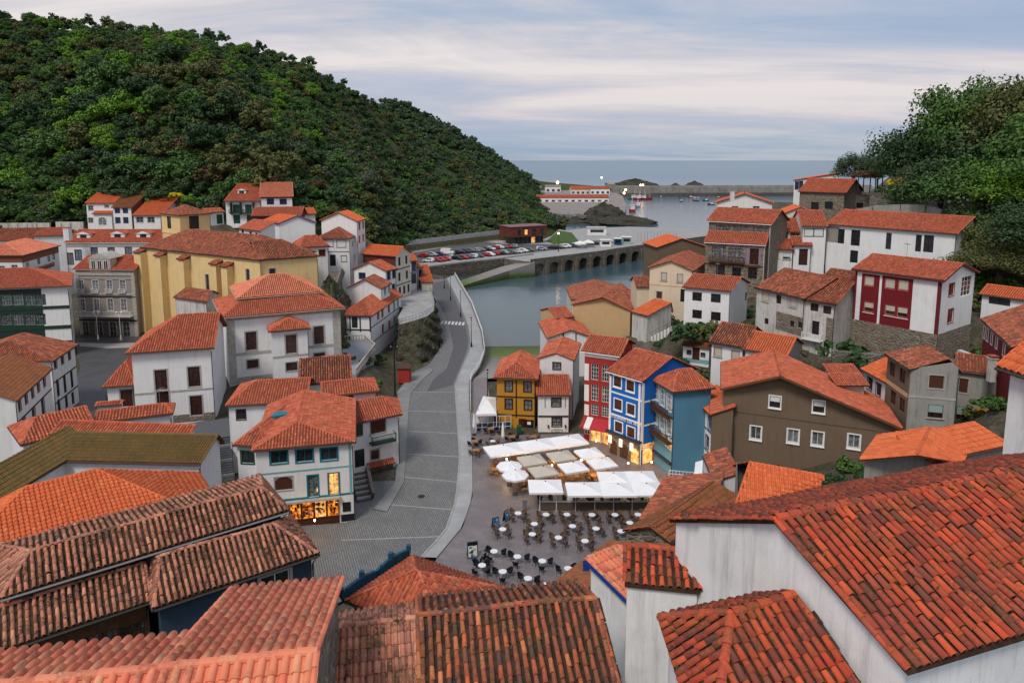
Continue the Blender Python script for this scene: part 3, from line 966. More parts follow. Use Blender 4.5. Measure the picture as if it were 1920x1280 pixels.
    for f in b.fac:
        V, Q, fr, T, pt = tile_facet(f, b.pitch, b.tl, b.jit, rs, lip=b.near > 0, cw=b.cw, seg=5 if b.near else 3)
        if b.near > 1 and len(T):
            nv = len(V) // len(T); nq = len(Q) // len(T)
            p0, eu, ev, n = fr; so = surf_off(f, fr, T)
            for k in range(len(T)):
                cpt = p0 + eu * T[k, 0] + ev * (T[k, 1] + T[k, 2] / 2)
                s_ = proj(cpt)
                vis = -10 < s_[0] < 1930 and 0 < s_[1] < 1290 and n.dot(Vector((0, 0, CAMZ)) - cpt) > 0
                singles.append(((cpt - Vector((0, 0, CAMZ))).length if vis else 1e6, V[k * nv:(k + 1) * nv], fr, T[k], pt, so[k]))
            continue
        VV.append(V); QQ.append(Q + i0); i0 += len(V)
    if singles:
        singles.sort(key=lambda q: q[0]); lim = 300 // max(1, sum(1 for q in b.h.blocks if q.near > 1))
        pick = [q for q in singles[:lim] if q[0] < 1e5]
        rest = [q for k, q in enumerate(singles) if not (k < lim and q[0] < 1e5)]
        TQ = tile_template(pick[0][4], 1.0, True, b.cw, 0.95, 5)[1]
        cache = {}
        for q in pick:
            p0, eu, ev, n = q[2]; pt = q[4]; L = round(float(q[3][2]), 2)
            key = (round(pt, 3), L, rs.randint(0, 1))
            if key not in cache:
                TV, TQ2 = tile_template(pt, L, True, b.cw, 0.95, 5)
                TV = TV.copy(); TV[:, 1] -= L / 2; TV[:, 0] += TV[:, 1] * (0.03 if key[2] else -0.02)
                me = bpy.data.meshes.new('tile'); me.from_pydata(TV.tolist(), [], TQ2.tolist()); me.materials.append(b.tile)
                me.polygons.foreach_set('use_smooth', [True] * len(me.polygons))
                cache[key] = me
            o = bpy.data.objects.new('tile', cache[key]); COL.objects.link(o); o.parent = ro
            P = p0 + eu * q[3][0] + ev * (q[3][1] + q[3][2] / 2) + n * (rs.random() * b.jit * .8) + Vector((0, 0, q[5]))
            M = Matrix((eu, ev, n)).transposed().to_4x4() @ Matrix.Rotation(rs.uniform(-1, 1) * b.jit * 1.5, 4, 'Z')
            M.translation = P - ORG[th.name] + (Vector((0, 0, float(sag(P.x, P.y)))) if b.jit > .01 else Vector())
            o.matrix_local = M
        if rest:
            nv = len(rest[0][1])
            VV.append(np.vstack([q[1] for q in rest]))
            QQ.append((TQ[None] + (np.arange(len(rest)) * nv)[:, None, None]).reshape(-1, 4) + i0); i0 += len(VV[-1])
    if VV and i0:
        npmesh('tile_field', np.vstack(VV), np.vstack(QQ), b.tile, ro, smooth=b.near > 0, kind='stuff')
    if b.near:   # channel tiles between the covers
        VV = []; QQ = []; i0 = 0
        for f in b.fac:
            fr, T, pt = tile_places(f, b.pitch, b.tl, b.jit, rs)
            if not len(T): continue
            p0, eu, ev, n = [np.array(x) for x in fr]
            r = pt * .36
            TV = np.array([(pt / 2 - r, 0, .05), (pt / 2 - r * .5, 0, .022), (pt / 2 + r * .5, 0, .022), (pt / 2 + r, 0, .05),
                           (pt / 2 - r, 1, .02), (pt / 2 - r * .5, 1, .006), (pt / 2 + r * .5, 1, .006), (pt / 2 + r, 1, .02)])
            W = p0 + (T[:, 0][:, None] + TV[None, :, 0])[..., None] * eu + (T[:, 1][:, None] + TV[None, :, 1] * T[:, 2][:, None])[..., None] * ev + np.broadcast_to(TV[None, :, 2], (len(T), 8))[..., None] * n
            TQ = np.array([(0, 1, 5, 4), (1, 2, 6, 5), (2, 3, 7, 6)])
            W[..., 2] += surf_off(f, fr, T)[:, None]
            VV.append(W.reshape(-1, 3)); QQ.append((TQ[None] + (np.arange(len(T)) * 8)[:, None, None]).reshape(-1, 4) + i0); i0 += len(VV[-1])
        npmesh('channel_tiles', np.vstack(VV), np.vstack(QQ), UNDERD if b.jit > .01 else b.tile, ro, kind='stuff')
    if b.near and b.jit > .01:      # moss cushions and grass in the channels
        rr = np.random.RandomState(len(b.fac) + int(abs(b.c[0].x) * 10)); PV = []
        for f in b.fac:
            fr, T, pt = tile_places(f, b.pitch, b.tl, b.jit, rs); p0, eu, ev, n = [np.array(x) for x in fr]
            if not len(T): continue
            for k in rr.choice(len(T), max(1, len(T) // 9)):
                c0 = p0 + eu * (T[k, 0] + pt / 2) + ev * (T[k, 1] + rr.uniform(0, .3)) + np.array([0, 0, .06])
                for q in range(rr.randint(3, 12)):
                    a = rr.normal(size=3); a /= np.linalg.norm(a); a[2] = abs(a[2]) + .2; s_ = rr.uniform(.03, .09); w_ = np.cross(a, rr.normal(size=3)); w_ /= np.linalg.norm(w_); c1 = c0 + rr.normal(size=3) * .05
                    PV += [c1 - w_ * s_ * .35, c1 + w_ * s_ * .35, c1 + a * s_ + w_ * s_ * .2, c1 + a * s_ - w_ * s_ * .2]
        if PV: npmesh('moss_tufts', np.array(PV), np.arange(len(PV)).reshape(-1, 4), plain('moss_green', (.085, .10, .022), .9, .5, 5), ro, kind='stuff')
    cm = MB()
    caps(cm, b.r0, b.r1, b.caps_r)
    for q, r in b.hips: caps(cm, q, r, b.caps_r * .9)
    if b.verge:
        for gi, r in b.gables:
            a_, c_ = b.c[gi], b.c[(gi + 1) % 4]
            for q in (a_, c_): caps(cm, q, r, b.caps_r * .7)
    if b.jit > .01 and cm.n: cm.v = [(q[0], q[1], q[2] + float(sag(q[0], q[1]))) for q in cm.v]
    if cm.n: cm.build('ridge_tiles', b.tile, ro, smooth=False, kind='stuff')
    if b.gutter:
        for f in b.fac:
            a_, c_ = f[0], f[1]
            mid = (a_ + c_) / 2; inn = sum((Vector(p) for p in f), Vector()) / len(f)
            o_ = Vector((mid.x - inn.x, mid.y - inn.y, 0)).normalized() * .05
            g = MB(); g.tube([a_ + o_ - up * .1, c_ + o_ - up * .1], .06, 6); g.build('gutter', b.gutter, th)
        if b.walls and b.c[1].z - b.zb > 3:
            q_ = b.w[1] + (b.w[1] - b.w[3]).normalized() * .07; g = MB(); g.tube([b.c[1] - up * .12 + (b.w[1] - Vector((b.c[1].x, b.c[1].y, 0))) * .15, Vector((q_.x, q_.y, b.c[1].z - .6)), Vector((q_.x, q_.y, b.zb))], .05, 6); g.build('downpipe', b.gutter, th)

def boxthing(name, label, cat, c, size, mat, rotz=0, group=None):
    m = MB(); e = Vector((math.cos(rotz), math.sin(rotz), 0)); d = Vector((-e.y, e.x, 0))
    m.box((0, 0, size[2] / 2), size, (e, d, Vector((0, 0, 1))))
    o = m.build(name, mat); o.location = c
    return tag(o, label, cat, group)
# ================================================================== houses, left bank
def V(*a): return Vector(a)
# --- three white houses under the wood
h = House('house', 'white house with bright orange roof, leftmost of the three under the wooded hill')
b = h.block((158, 381), (213, 381), D=210, zb=15.5, ry=361, tile=T_NEW, wall=WHITE2)
wins(b, 'f', [(170, 390), (170, 413)], 1.4, 1.5, 'ws'); win(b, 'f', 200, 387, 1.3, .8, 'ws')
b2 = h.block((172, 401), (210, 401), D=208.5, zb=15.5, ry=391, rt=1, tile=T_NEW, wall=WHITE2)
win(b2, 'f', 192, 415, 2.4, 2.4, 'wn', arch=True); h.done()
h = House('house', 'narrow white house with dark weathered roof between two orange roofs under the hill')
b = h.block((208, 389), (247, 389), D=208, zb=15.5, ry=359, tile=T_BROWN, wall=WHITE2); b.wallmats[1] = BRICKW
wins(b, 'f', [(220, 394), (235, 394), (221, 413), (236, 413)], 1.4, 1.7, 'bl'); h.done()
h = House('house', 'white house with broad bright orange roof left of the yellow bell tower')
b = h.block((247, 404), (302, 404), D=206, zb=15.5, ry=369, tile=T_NEW, wall=WHITE2)
wins(b, 'f', [(262, 412), (283, 412)], 2.0, 1.7, 'ws'); h.done()
m = MB()
for (xa, xb, ya, yb, z) in ((-30, 94, 418, 421, 17.5), (105, 156, 416, 414, 18)):
    p, q = at_y(xa, ya, 214), at_y(xb, yb, 214)
    m.box(((p.x + q.x) / 2, 214, (p.z + 12) / 2), (q.x - p.x, .6, p.z - 12))
    for k in range(int((q.x - p.x) / 3)): m.box((p.x + 1.5 + 3 * k, 213.6, p.z - 2.2), (.5, .35, 4.2))
o = m.build('retaining_wall', OLDWH); tag(o, 'long white garden wall at the foot of the wooded hill', 'wall')
# --- apartment blocks far left
h = House('apartment_block', 'white apartment block with brick bands and hipped roof at the left edge', 'building')
b = h.block((-70, 479), (43, 479), ze=14.5, zb=1, BR=(114, 460), ax='y', h0=.3, h1=.2, rise=2.4, ov=.5, tile=T_PINK, wall=WHITE)
for sd in 'fr':
    band(b, sd, 43 if sd == 'f' else 80, 486 if sd == 'f' else 476, 1.6, BRICKW)
wins(b, 'f', [(3, 502), (27, 500)], 1.5, .9, 'w')
wins(b, 'r', [(52, 498), (73, 490), (92, 485), (101, 481)], 1.6, 1.6, 'w'); balcony(b, 'r', 66, 96, 503, mat=BRICKW)
h.done()
h = House('apartment_block', 'dark red tiled apartment block roof with dormer under the white garden wall', 'building')
b = h.block((-40, 452), (122, 449), D=193, zb=2, ry=427, h0=.12, h1=.1, tile=T_OLD)
b2 = h.block((60, 443), (124, 441), D=192, zb=2, ry=428, h0=.2, tile=T_RED); dormer(h, b, 100, 449, 2.6, 1.4, st='k', tile=T_RED); h.done()
h = House('house', 'long white house with three dormers and blue framed windows')
b = h.block((120, 455), (294, 455), D=178, zb=1, ry=430, tile=T_RED, wall=WHITE2, gutter=FRW)
for x, yy in ((158, 445), (222, 444), (270, 444)): dormer(h, b, x, yy, 3.6, 1.7, 4.5, 'bl', 1.6, 1.5)
wins(b, 'f', [(147, 478), (177, 474), (209, 474), (241, 472)], 1.7, 2.7, 'bld'); win(b, 'f', 116 + 12, 485, 1.4, 3.0, 'kw')
band(b, 'f', 200, 461, .4, QUOIN, 'cornice', .12); chimney(h, 127, 440, 18, 1.4, 1.6); h.done()
# --- green gallery building
h = House('house', 'house with dark green glazed galleries and white end panels at the left edge')
b = h.block((-130, 546), (134, 536), ze=13.5, zb=0, BR=(138, 512), ax='x', h0=.1, h1=.32, rise=2.6, ov=.7, tile=T_RED, wall=WHITE2)
panel(b, 'f', -60, 546, 86, 640, GREENT, 'gallery_frame', .05)
for (yy, hh) in ((566, 1.9), (588, 1.2), (603, 1.9), (627, 1.6)):
    for xx in (-8, 12, 32, 52, 72):
        u, z = hit(b, 'f', xx, yy)
for r_, (y0, y1) in enumerate(((549, 575), (585, 612))):
    for xx in (-10, 12, 34, 56, 76):
        win(b, 'f', xx, (y0 + y1) / 2, 1.75, 2.1, 'gal')
for yy in (578, 616): band(b, 'f', 60, yy, .5, GREENT, 'floor_beam', .12)
for yy in (566, 603, 632):
    band(b, 'f', 109, yy + 8, .25, GREENT, 'trim', .08, u0=None)
for zz in (10.6, 7.0, 3.2): win(b, 'r', 0, 0, 3.2, 2.4, 'gal', uz=(4.0, zz)); win(b, 'r', 0, 0, 3.2, 2.4, 'gal', uz=(9.5, zz))
h.done()
# --- grey stone-fronted house on the street
h = House('townhouse', 'grey ornate townhouse with white balustrades and curved dormer beside the yellow church')
b = h.block((135, 505), (252, 506), ze=14.2, zb=0, ry=478, ov=.4, tile=T_RED, wall=GREYW, gutter=QUOIN)
for x in (152, 179, 205, 230):
    win(b, 'f', x, 535, 1.25, 2.3, 'wn'); win(b, 'f', x + 2, 571, 1.25, 2.6, 'wn')
for x in (160, 186, 212, 237): win(b, 'f', x, 617, 1.5, 3.3, 'dw', arch=True)
for yy, hh, mt in ((513, .7, QUOIN), (522, .15, QUOIN), (551, .35, QUOIN), (556, .2, TIMB), (590, .4, QUOIN), (600, .3, TIMB)): band(b, 'f', 195, yy, hh, mt, 'cornice', .14)
for x in (141, 249): vband(b, 'f', x, 512, 634, .7, QUOIN, 'pilaster', .1)
panel(b, 'f', 147, 603, 245, 636, plain('stone_dark', (.11, .095, .085), .9, .3, 2), 'ground_floor_cladding', .02)
balcony(b, 'f', 146, 250, 592, 1.1, 1.1, FRW, bal=.35, slabmat=QUOIN)
for x in (152, 179, 205, 230): balcony(b, 'f', x - 6, x + 6, 549, .9, .35, FRW, bal=.3, slabmat=QUOIN)
def _dorm():
    a, e, L, n = wall_frame(b, 0); up = Vector((0, 0, 1))
    u, z = hit(b, 'f', 188, 497); w = 4.6
    m = MB(); m.box(wpt(b, 'f', u, z - .1, -.9), (w, 2.2, 3.0), (e, n, up))
    N_ = 10
    prof = [(-w / 2 - .2 + (w + .4) * k / N_, z + 1.4 + 1.1 * math.sin(math.pi * k / N_)) for k in range(N_ + 1)]
    for (u0, z0), (u1, z1) in zip(prof, prof[1:]):
        m.quad(wpt(b, 'f', u + u0, z0, .3), wpt(b, 'f', u + u1, z1, .3), wpt(b, 'f', u + u1, z1, -4), wpt(b, 'f', u + u0, z0, -4))
        m.quad(wpt(b, 'f', u + u0, z + 1.3, .3), wpt(b, 'f', u + u1, z + 1.3, .3), wpt(b, 'f', u + u1, z1, .3), wpt(b, 'f', u + u0, z0, .3))
    d = m.build('dormer', QUOIN, h.th)
    for k in (-1, 0, 1):
        f = MB(); p = MB()
        f.box(wpt(b, 'f', u + k * 1.35, z, .22), (.06, .06, 2.0), (e, n, up))
        for s_ in (-1, 1): f.box(wpt(b, 'f', u + k * 1.35 + s_ * .45, z, .22), (.08, .06, 2.0), (e, n, up))
        for s_ in (-1, 1): f.box(wpt(b, 'f', u + k * 1.35, z + s_ * 1.0, .22), (1.0, .06, .08), (e, n, up))
        p.box(wpt(b, 'f', u + k * 1.35, z, .205), (.95, .02, 2.0), (e, n, up))
        f.build('window_frame', FRW, d); p.build('pane', GLASS, d)
h.extra.append(_dorm); h.done()
# --- church
h = House('church', 'yellow plastered church with long weathered tile roof and buttresses', 'church')
b = h.block((262, 464), (487, 488), ze=18.5, zb=1, depth=14, rise=3.6, h0=.18, h1=.2, ov=.3, tile=T_OLD, wall=OCHRE, jit=.012)
b2 = h.block((486, 488), (598, 480), ze=18.45, zb=1, depth=13.6, rise=2.9, h0=0.0, h1=.5, ov=.3, tile=T_OLD, wall=OCHRE, jit=.012)
wins(b, 'f', [(389, 531), (465, 522)], 1.0, 3.6, 'slit', arch=True); win(b2, 'f', 511, 512, 1.2, 1.8, 'slit', arch=True)
def _but():
    a, e, L, n = wall_frame(b, 0); up = Vector((0, 0, 1))
    for k, px in enumerate((268, 309, 352, 412, 432)):
        u, z = hit(b, 'f', px, 500); u = min(max(u, .5), L - .5)
        top = 17.6 - (.2 * k)
        m = MB(); m.box(wpt(b, 'f', u, (top - 1) / 2, .75), (1.7 if k else 2.4, 1.5, top + 1), (e, n, up)); q = m.build('buttress', OCHRE, h.th)
        f = [wpt(b, 'f', u - 1.2, top, 1.75), wpt(b, 'f', u + 1.2, top, 1.75), wpt(b, 'f', u + 1.2, top + .7, -.1), wpt(b, 'f', u - 1.2, top + .7, -.1)]
        m = MB(); m.poly(f); m.poly([x - up * .12 for x in reversed(f)]); m.build('buttress_cap', UNDER, q)
        Vv, Q, *_ = tile_facet(f, .28, .42, .012, h.rs); npmesh('buttress_tiles', Vv, Q, T_OLD, q, kind='stuff')
h.extra.append(_but); h.done()
h = House('bell_tower', 'yellow bell tower with dark arched openings and low pyramid roof', 'tower')
b = h.block((335, 404), (397, 400), ze=24.8, zb=4, BL=(298, 400), ax='x', rise=2.0, h0=.49, h1=.49, ov=.35, tile=T_OLD, wall=OCHRE)
win(b, 'f', 364, 417, 2.3, 3.0, 'op', arch=True); win(b, 'l', 317, 417, 1.9, 2.8, 'op', arch=True)
for sd, x in (('f', 360), ('l', 318)): band(b, sd, x, 404, .4, OCHRE, 'cornice', .15); band(b, sd, x, 436, .35, OCHRE, 'cornice', .12)
h.done()
h = House('chapel_annex', 'small white annex with red roof against the yellow church wall', 'house')
b = h.block((325, 557), (388, 566), ze=12.5, zb=3, BR=(411, 550), ax='x', ry=541, h0=.2, ov=.3, tile=T_OLD, wall=OLDWH); h.done()
# --- houses above the church
h = House('house', 'house with dark green balcony and red dormer roof above the church')
b = h.block((419, 377), (487, 377), D=200, zb=18.3, ry=344, tile=T_RED, wall=WHITE2, ov=(.9, .2, .3, .2))
dormer(h, b, 454, 362, 2.4, 1.6, 3, 'gr', 1.4, 1.4)
wins(b, 'f', [(443, 392), (466, 392)], 2.0, 2.6, 'dg'); wins(b, 'f', [(444, 411), (469, 411)], 2.0, 2.6, 'dg')
balcony(b, 'f', 432, 480, 399, 1.1, 1.2, GREENT)
for x in (434, 452, 476): vband(b, 'f', x, 379, 402, .25, GREENT, 'post', 1.1)
h.done()
h = House('house', 'white house with blue trimmed windows above the church, right of the green balcony')
b = h.block((487, 370), (550, 369), D=199.5, zb=19, ry=342, tile=T_PINK, wall=WHITE2)
wins(b, 'f', [(507, 378), (531, 378)], 1.8, 1.5, 'bl'); band(b, 'f', 520, 371, .35, FRBL, 'fascia'); h.done()
h = House('shed', 'low white shed with green door left of the green balcony', 'shed')
b = h.block((389, 399), (422, 397), D=198, zb=18, ry=390, rt=1, tile=T_RED, wall=WHITE2); win(b, 'f', 412, 411, 1.8, 2.8, 'dg'); h.done()
h = House('house', 'maroon clad house with orange roof behind the white blue-edged gable')
b = h.block((470, 405), (565, 404), D=184, zb=14, ry=388, tile=T_RED, wall=RUSTB); wins(b, 'f', [(480, 419), (487, 419)], .8, 1.4, 'w'); h.done()
h = House('house', 'small white house with orange roof peeping behind the blue-edged gable')
b = h.block((545, 403), (594, 401), D=191, zb=14, ry=390, tile=T_NEW, wall=WHITE2); h.done()
h = House('house', 'white house with bright blue painted gable edge above the church roof')
b = h.block((521, 419), (594, 417), D=172, zb=10, BL=(487, 415), ax='y', ry=404, tile=T_NEW, wall=WHITE2, ov=(.35, .3, .3, .4), under=plain('paint_blue', (.012, .05, .25), .6))
wins(b, 'l', [(501, 423), (513, 427)], .9, 1.6, 'bl'); h.done()
h = House('house', 'low white house with red lean-to roof beside the maroon house')
b = h.block((444, 428), (487, 433), D=168, zb=10, ry=413, rt=1, tile=T_RED, wall=WHITE2); wins(b, 'f', [(455, 437), (470, 440), (481, 443)], 1.0, 1.6, 'k'); h.done()
h = House('house', 'tall white house with red shuttered side windows at the end of the upper row')
b = h.block((599, 413), (671, 415), D=155, zb=6, BR=(687, 410), ax='y', ry=398, tile=T_NEW, wall=WHITE2)
wins(b, 'r', [(674, 424), (681, 422), (674, 449), (681, 446)], .9, 1.5, 'rd'); h.done()
h = House('house', 'white hipped house with closed white blinds in front of the tall white house')
b = h.block((591, 447), (657, 447), ze=20, zb=8, BR=(676, 438), ax='y', h0=.45, h1=.2, rise=2.0, tile=T_OLD, wall=WHITE)
wins(b, 'f', [(640, 457), (616, 456)], 2.0, 1.6, 'swf'); win(b, 'f', 645, 485, 1.2, 1.4, 'swf'); win(b, 'f', 624, 488, 1.3, 2.5, 'dk')
wins(b, 'r', [(661, 457), (668, 453), (664, 482), (670, 480)], .7, 1.3, 'k'); band(b, 'f', 630, 472, .12, FRBK); h.done()
h = House('house', 'low house with hipped roof and red window right behind the church apse')
b = h.block((562, 464), (618, 461), D=140, zb=8, ry=441, h0=.3, h1=.3, tile=T_RED, wall=WHITE); win(b, 'f', 604, 474, 1.2, 1.3, 'rd'); h.done()
# --- row above the harbour road
h = House('house', 'tall narrow house with rust clad side and stacked windows above the harbour road')
b = h.block((677, 476), (742, 481), ze=15.9, zb=0, BR=(772, 473), ax='x', rise=1.8, ov=.3, tile=T_NEW, wall=CREAM); b.wallmats[0] = RUSTB
wins(b, 'r', [(749, 490), (762, 487), (749, 519), (763, 515), (750, 546), (758, 543), (766, 540)], 1.0, 1.9, 'bn'); band(b, 'r', 757, 531, .2, FRBK); band(b, 'r', 757, 502, .2, FRBK); h.done()
h = House('house', 'white gabled house with blue shutters in the harbour row')
b = h.block((659, 505), (724, 508), D=142, zb=0, BR=(746, 503), ax='y', ry=491, tile=T_RED, wall=WHITE2)
win(b, 'f', 679, 517, 1.4, 1.2, 'bl'); wins(b, 'r', [(729, 517), (739, 514), (738, 540)], .9, 1.6, 'bl'); h.done()
h = House('house', 'white low gabled house with mossy brown roof in the harbour row')
b = h.block((650, 540), (717, 541), D=133, zb=0, BR=(735, 531), ax='y', ry=523, tile=T_OLD, wall=WHITE2)
wins(b, 'r', [(722, 545), (731, 541)], .9, 1.5, 'aq'); h.done()
h = House('house', 'white timber-framed house with hipped roof, red and aqua windows along its flank')
b = h.block((636, 591), (697, 592), ze=8.5, zb=-.5, BR=(755, 553), ax='y', h0=.22, rise=2.2, ov=.35, tile=T_RED, wall=WHITE2)
win(b, 'f', 665, 604, 1.1, 2.2, 'kd')
for x in (641, 656, 675, 694): vband(b, 'f', x, 592, 622, .22, TIMB, 'post', .06)
for yy in (593, 618): band(b, 'f', 670, yy, .22, TIMB, 'beam', .07)
wins(b, 'r', [(709, 590), (717, 586), (729, 578), (718, 616), (730, 609)], .9, 1.6, 'rd')
wins(b, 'r', [(739, 574), (746, 568), (740, 600), (747, 595), (740, 626), (747, 620)], .9, 1.6, 'aq')
for yy in (597, 625): band(b, 'r', 720, yy, .16, TIMB)
h.done()
h = House('house', 'slim white and blue house at the seaward end of the row')
b = h.block((766, 490), (783, 489), ze=13.2, zb=0, depth=7, ax='x', rise=1.2, tile=T_NEW, wall=WHITE2, ov=.2)
wins(b, 'f', [(776, 500), (776, 522)], 1.0, 2.2, 'bl'); band(b, 'f', 776, 511, .2, FRBL); h.done()
h = House('house', 'slim grey house with orange roof next to the blue and white one')
b = h.block((782, 502), (794, 500), ze=11.5, zb=0, depth=8, ax='x', rise=1.2, tile=T_NEW, wall=GREYW, ov=.2)
wins(b, 'f', [(788, 512), (788, 532)], .8, 1.6, 'bl'); h.done()
h = House('house', 'low plain house with steep orange roof where the harbour road begins')
b = h.block((790, 530), (813, 529), ze=8.2, zb=0, depth=14, ax='x', rise=2.6, rt=.8, tile=T_NEW, wall=CREAM, ov=.2); h.done()
# --- two mansions
h = House('mansion', 'large white mansion with two-tier hipped roof and stone corner blocks', 'mansion')
b = h.block((415, 596), (647, 577), ze=14, zb=4, BL=(399, 562), ax='x', rise=2.6, h0=.3, h1=.3, ov=.7, tile=T_RED, wall=WHITE2, gutter=QUOIN)
b2 = h.block((444, 560), (607, 547), ze=15.9, zb=13, BL=(430, 537), ax='x', rise=2.5, h0=.42, h1=.38, ov=.5, tile=T_PINK, wall=WHITE2, gutter=QUOIN, clamp_ground=False)
wins(b2, 'f', [(477, 569), (577, 561)], 2.3, .75, 'bn')
b3 = h.block((504, 622), (582, 615), ze=12.0, zb=4, depth=5.4, ax='y', rise=1.3, h0=.42, ov=.4, tile=T_RED, wall=WHITE2)
win(b, 'f', 471, 639, 1.5, 2.8, 'br'); win(b, 'f', 598, 628, 1.5, 2.8, 'br'); win(b3, 'f', 546, 645, 1.5, 2.8, 'br')
win(b, 'f', 474, 682, 1.6, 1.3, 'b'); win(b, 'f', 599, 669, 1.6, 1.3, 'b'); win(b3, 'f', 547, 687, 1.6, 1.3, 'b')
for x in (425, 632): vband(b, 'f', x, 600 if x < 500 else 582, 718 if x < 500 else 690, 1.1, QUOIN, 'corner_stones', .06)
for yy in (663, 712): band(b, 'f', 460, yy, .45 if yy < 700 else 1.0, QUOIN, 'plinth', .05)
band(b, 'f', 530, 590, .5, QUOIN, 'cornice', .1); band(b3, 'f', 545, 667, .3, QUOIN, 'plinth'); h.done()
h = House('mansion', 'square white mansion with tall brown shuttered windows below the church', 'mansion')
b = h.block((235, 663), (402, 652), ze=12.5, zb=2.5, depth=12.5, ax='x', rise=3.4, h0=.5, h1=0, ov=.55, tile=T_RED, wall=WHITE2)
b2 = h.block((192, 726), (253, 722), ze=8, zb=1, depth=8, ax='y', rise=2.4, h0=.42, ov=.4, tile=T_RED, wall=WHITE2)
wins(b, 'f', [(302, 712), (364, 706), (306, 752), (368, 760)], 1.45, 2.7, 'b'); win(b2, 'f', 239, 746, 1.45, 2.3, 'b')
for yy in (733, 785): band(b, 'f', 330, yy, .25 if yy < 750 else 1.0, QUOIN if yy < 750 else STONE, 'plinth', .04)
h.done()
# --- street houses far left
h = House('house', 'white street house with three rows of windows and old hipped roof at the left bend')
b = h.block((-90, 678), (99, 677), ze=9, zb=0, BR=(147, 645), ax='y', h0=.3, h1=.25, rise=2.4, ov=.45, tile=T_OLD, wall=WHITE2)
wins(b, 'r', [(104, 683), (117, 675), (130, 667)], .8, 1.1, 'm'); wins(b, 'r', [(109, 727), (122, 720), (135, 711)], 1.0, 2.6, 'kd'); wins(b, 'r', [(111, 760), (125, 753), (137, 746)], 1.0, 1.9, 'k')
win(b, 'f', 24, 684, 1.2, .9, 'm')
for yy in (702, 742): band(b, 'r', 122, yy, .2, FRBK)
h.done()
h = House('house', 'white house with brown windows and lean orange roof, nearest on the left street')
b = h.block((-150, 760), (32, 751), ze=9, zb=0, BR=(99, 690), ax='y', rise=2.2, ov=.3, tile=T_BROWN, wall=WHITE2)
wins(b, 'r', [(37, 761), (49, 748), (61, 737), (72, 726), (83, 716)], .8, 1.1, 'm'); wins(b, 'r', [(46, 802), (64, 783), (81, 765)], 1.0, 2.3, 'm'); band(b, 'r', 60, 765, .2, FRBK); h.done()
# --- corner shop house
h = House('house', 'white corner house with teal windows and a lit gift shop on the ground floor')
b = h.block((471, 845), (666, 828), ze=8.6, zb=0, depth=13, ax='y', rt=.42, h0=.22, rise=1.55, ov=.35, tile=T_RED, wall=WHITE2)
b2 = h.block((422, 761), (575, 753), ze=8.5, zb=0, depth=8, ax='x', rise=1.7, h0=.3, ov=.3, tile=T_RED, wall=WHITE2)
b3 = h.block((436, 834), (495, 837), ze=8.55, zb=0, depth=8.5, ax='y', rise=1.1, h0=.3, ov=.3, tile=T_RED, wall=WHITE2)
wins(b, 'f', [(523, 857), (571, 854), (617, 851)], 1.6, 1.25, 'te'); win(b3, 'f', 464, 857, 1.3, 1.25, 'gr')
win(b2, 'f', 452, 777, 1.0, 1.2, 'm'); win(b3, 'f', 468, 907, 1.1, 1.2, 'sb')
win(b, 'f', 532, 906, 1.7, 1.4, 'sb', arch=True); win(b, 'f', 587, 911, 1.0, 2.3, 'dt'); win(b, 'f', 626, 907, 1.0, 2.3, 'dtl')
band(b, 'f', 580, 880, .14, FRAQ); band(b, 'f', 590, 931, .18, FRTE); vband(b, 'f', 655, 830, 925, .2, FRAQ, 'corner_trim')
def _shop():
    a, e, L, n = wall_frame(b, 0); up = Vector((0, 0, 1)); ax3 = (e, n, up)
    rs = random.Random(5)
    ua, _ = hit(b, 'f', 541, 950); ub, _ = hit(b, 'f', 636, 950)
    m = MB(); m.box(wpt(b, 'f', (ua + ub) / 2, 2.75, .25), (ub - ua + .3, .5, .18), ax3); m.build('shop_canopy', QUOIN, h.th)
    m = MB(); m.box(wpt(b, 'f', (ua + ub) / 2, .3, .02), (ub - ua, .05, .75), ax3); m.build('shop_plinth', FRBR, h.th)
    for k in range(4):
        u0 = ua + (ub - ua) * k / 4; u1 = ua + (ub - ua) * (k + 1) / 4; um = (u0 + u1) / 2
        f = MB()
        f.box(wpt(b, 'f', u0 + .05, 1.7, .05), (.12, .12, 2.0), ax3); f.box(wpt(b, 'f', u1 - .05, 1.7, .05), (.08, .12, 2.0), ax3)
        f.box(wpt(b, 'f', um, .72, .05), (u1 - u0, .14, .12), ax3)
        w_ = f.build('shop_window', FRBR, h.th)
        p = MB(); p.box(wpt(b, 'f', um, 1.68, .015), (u1 - u0, .02, 1.9), ax3); p.build('pane', LITO if k != 2 else LIT, w_)
        for q in range(13):
            g = MB(); sx, sz = rs.uniform(.08, .3), rs.uniform(.1, .4)
            g.box(wpt(b, 'f', um + rs.uniform(-.4, .4) * (u1 - u0), .9 + rs.random() * 1.5, .03), (sx, .03, sz), ax3)
            g.build('display_item', rs.choice([FRBK, FRBR, SHUT, FRRD, TIMB, FRBK, TIMBR]), w_)
    m = MB(); m.box(wpt(b, 'f', ub + .75, 1.55, .03), (.8, .06, 1.0), ax3); m.build('notice_board', FRBK, h.th)
    m = MB(); m.box(wpt(b, 'f', ub + .8, .35, .02), (1.3, .04, .75), ax3); m.build('shop_plinth', FRBK, h.th)
h.extra.append(_shop)
def _teald():
    p = at_z(533, 787, 9.3); m = MB(); m.prism([(p.x - 1.4, p.y - .2), (p.x + 1.3, p.y + 1.0), (p.x + 1.0, p.y + 1.4), (p.x - 1.4, p.y + 1.4)], 8.9, 9.75); m.build('roof_dormer', FRTE, h.th)
h.extra.append(_teald); h.done()
h = House('house', 'house with green timber balcony and two red roofs beside the road')
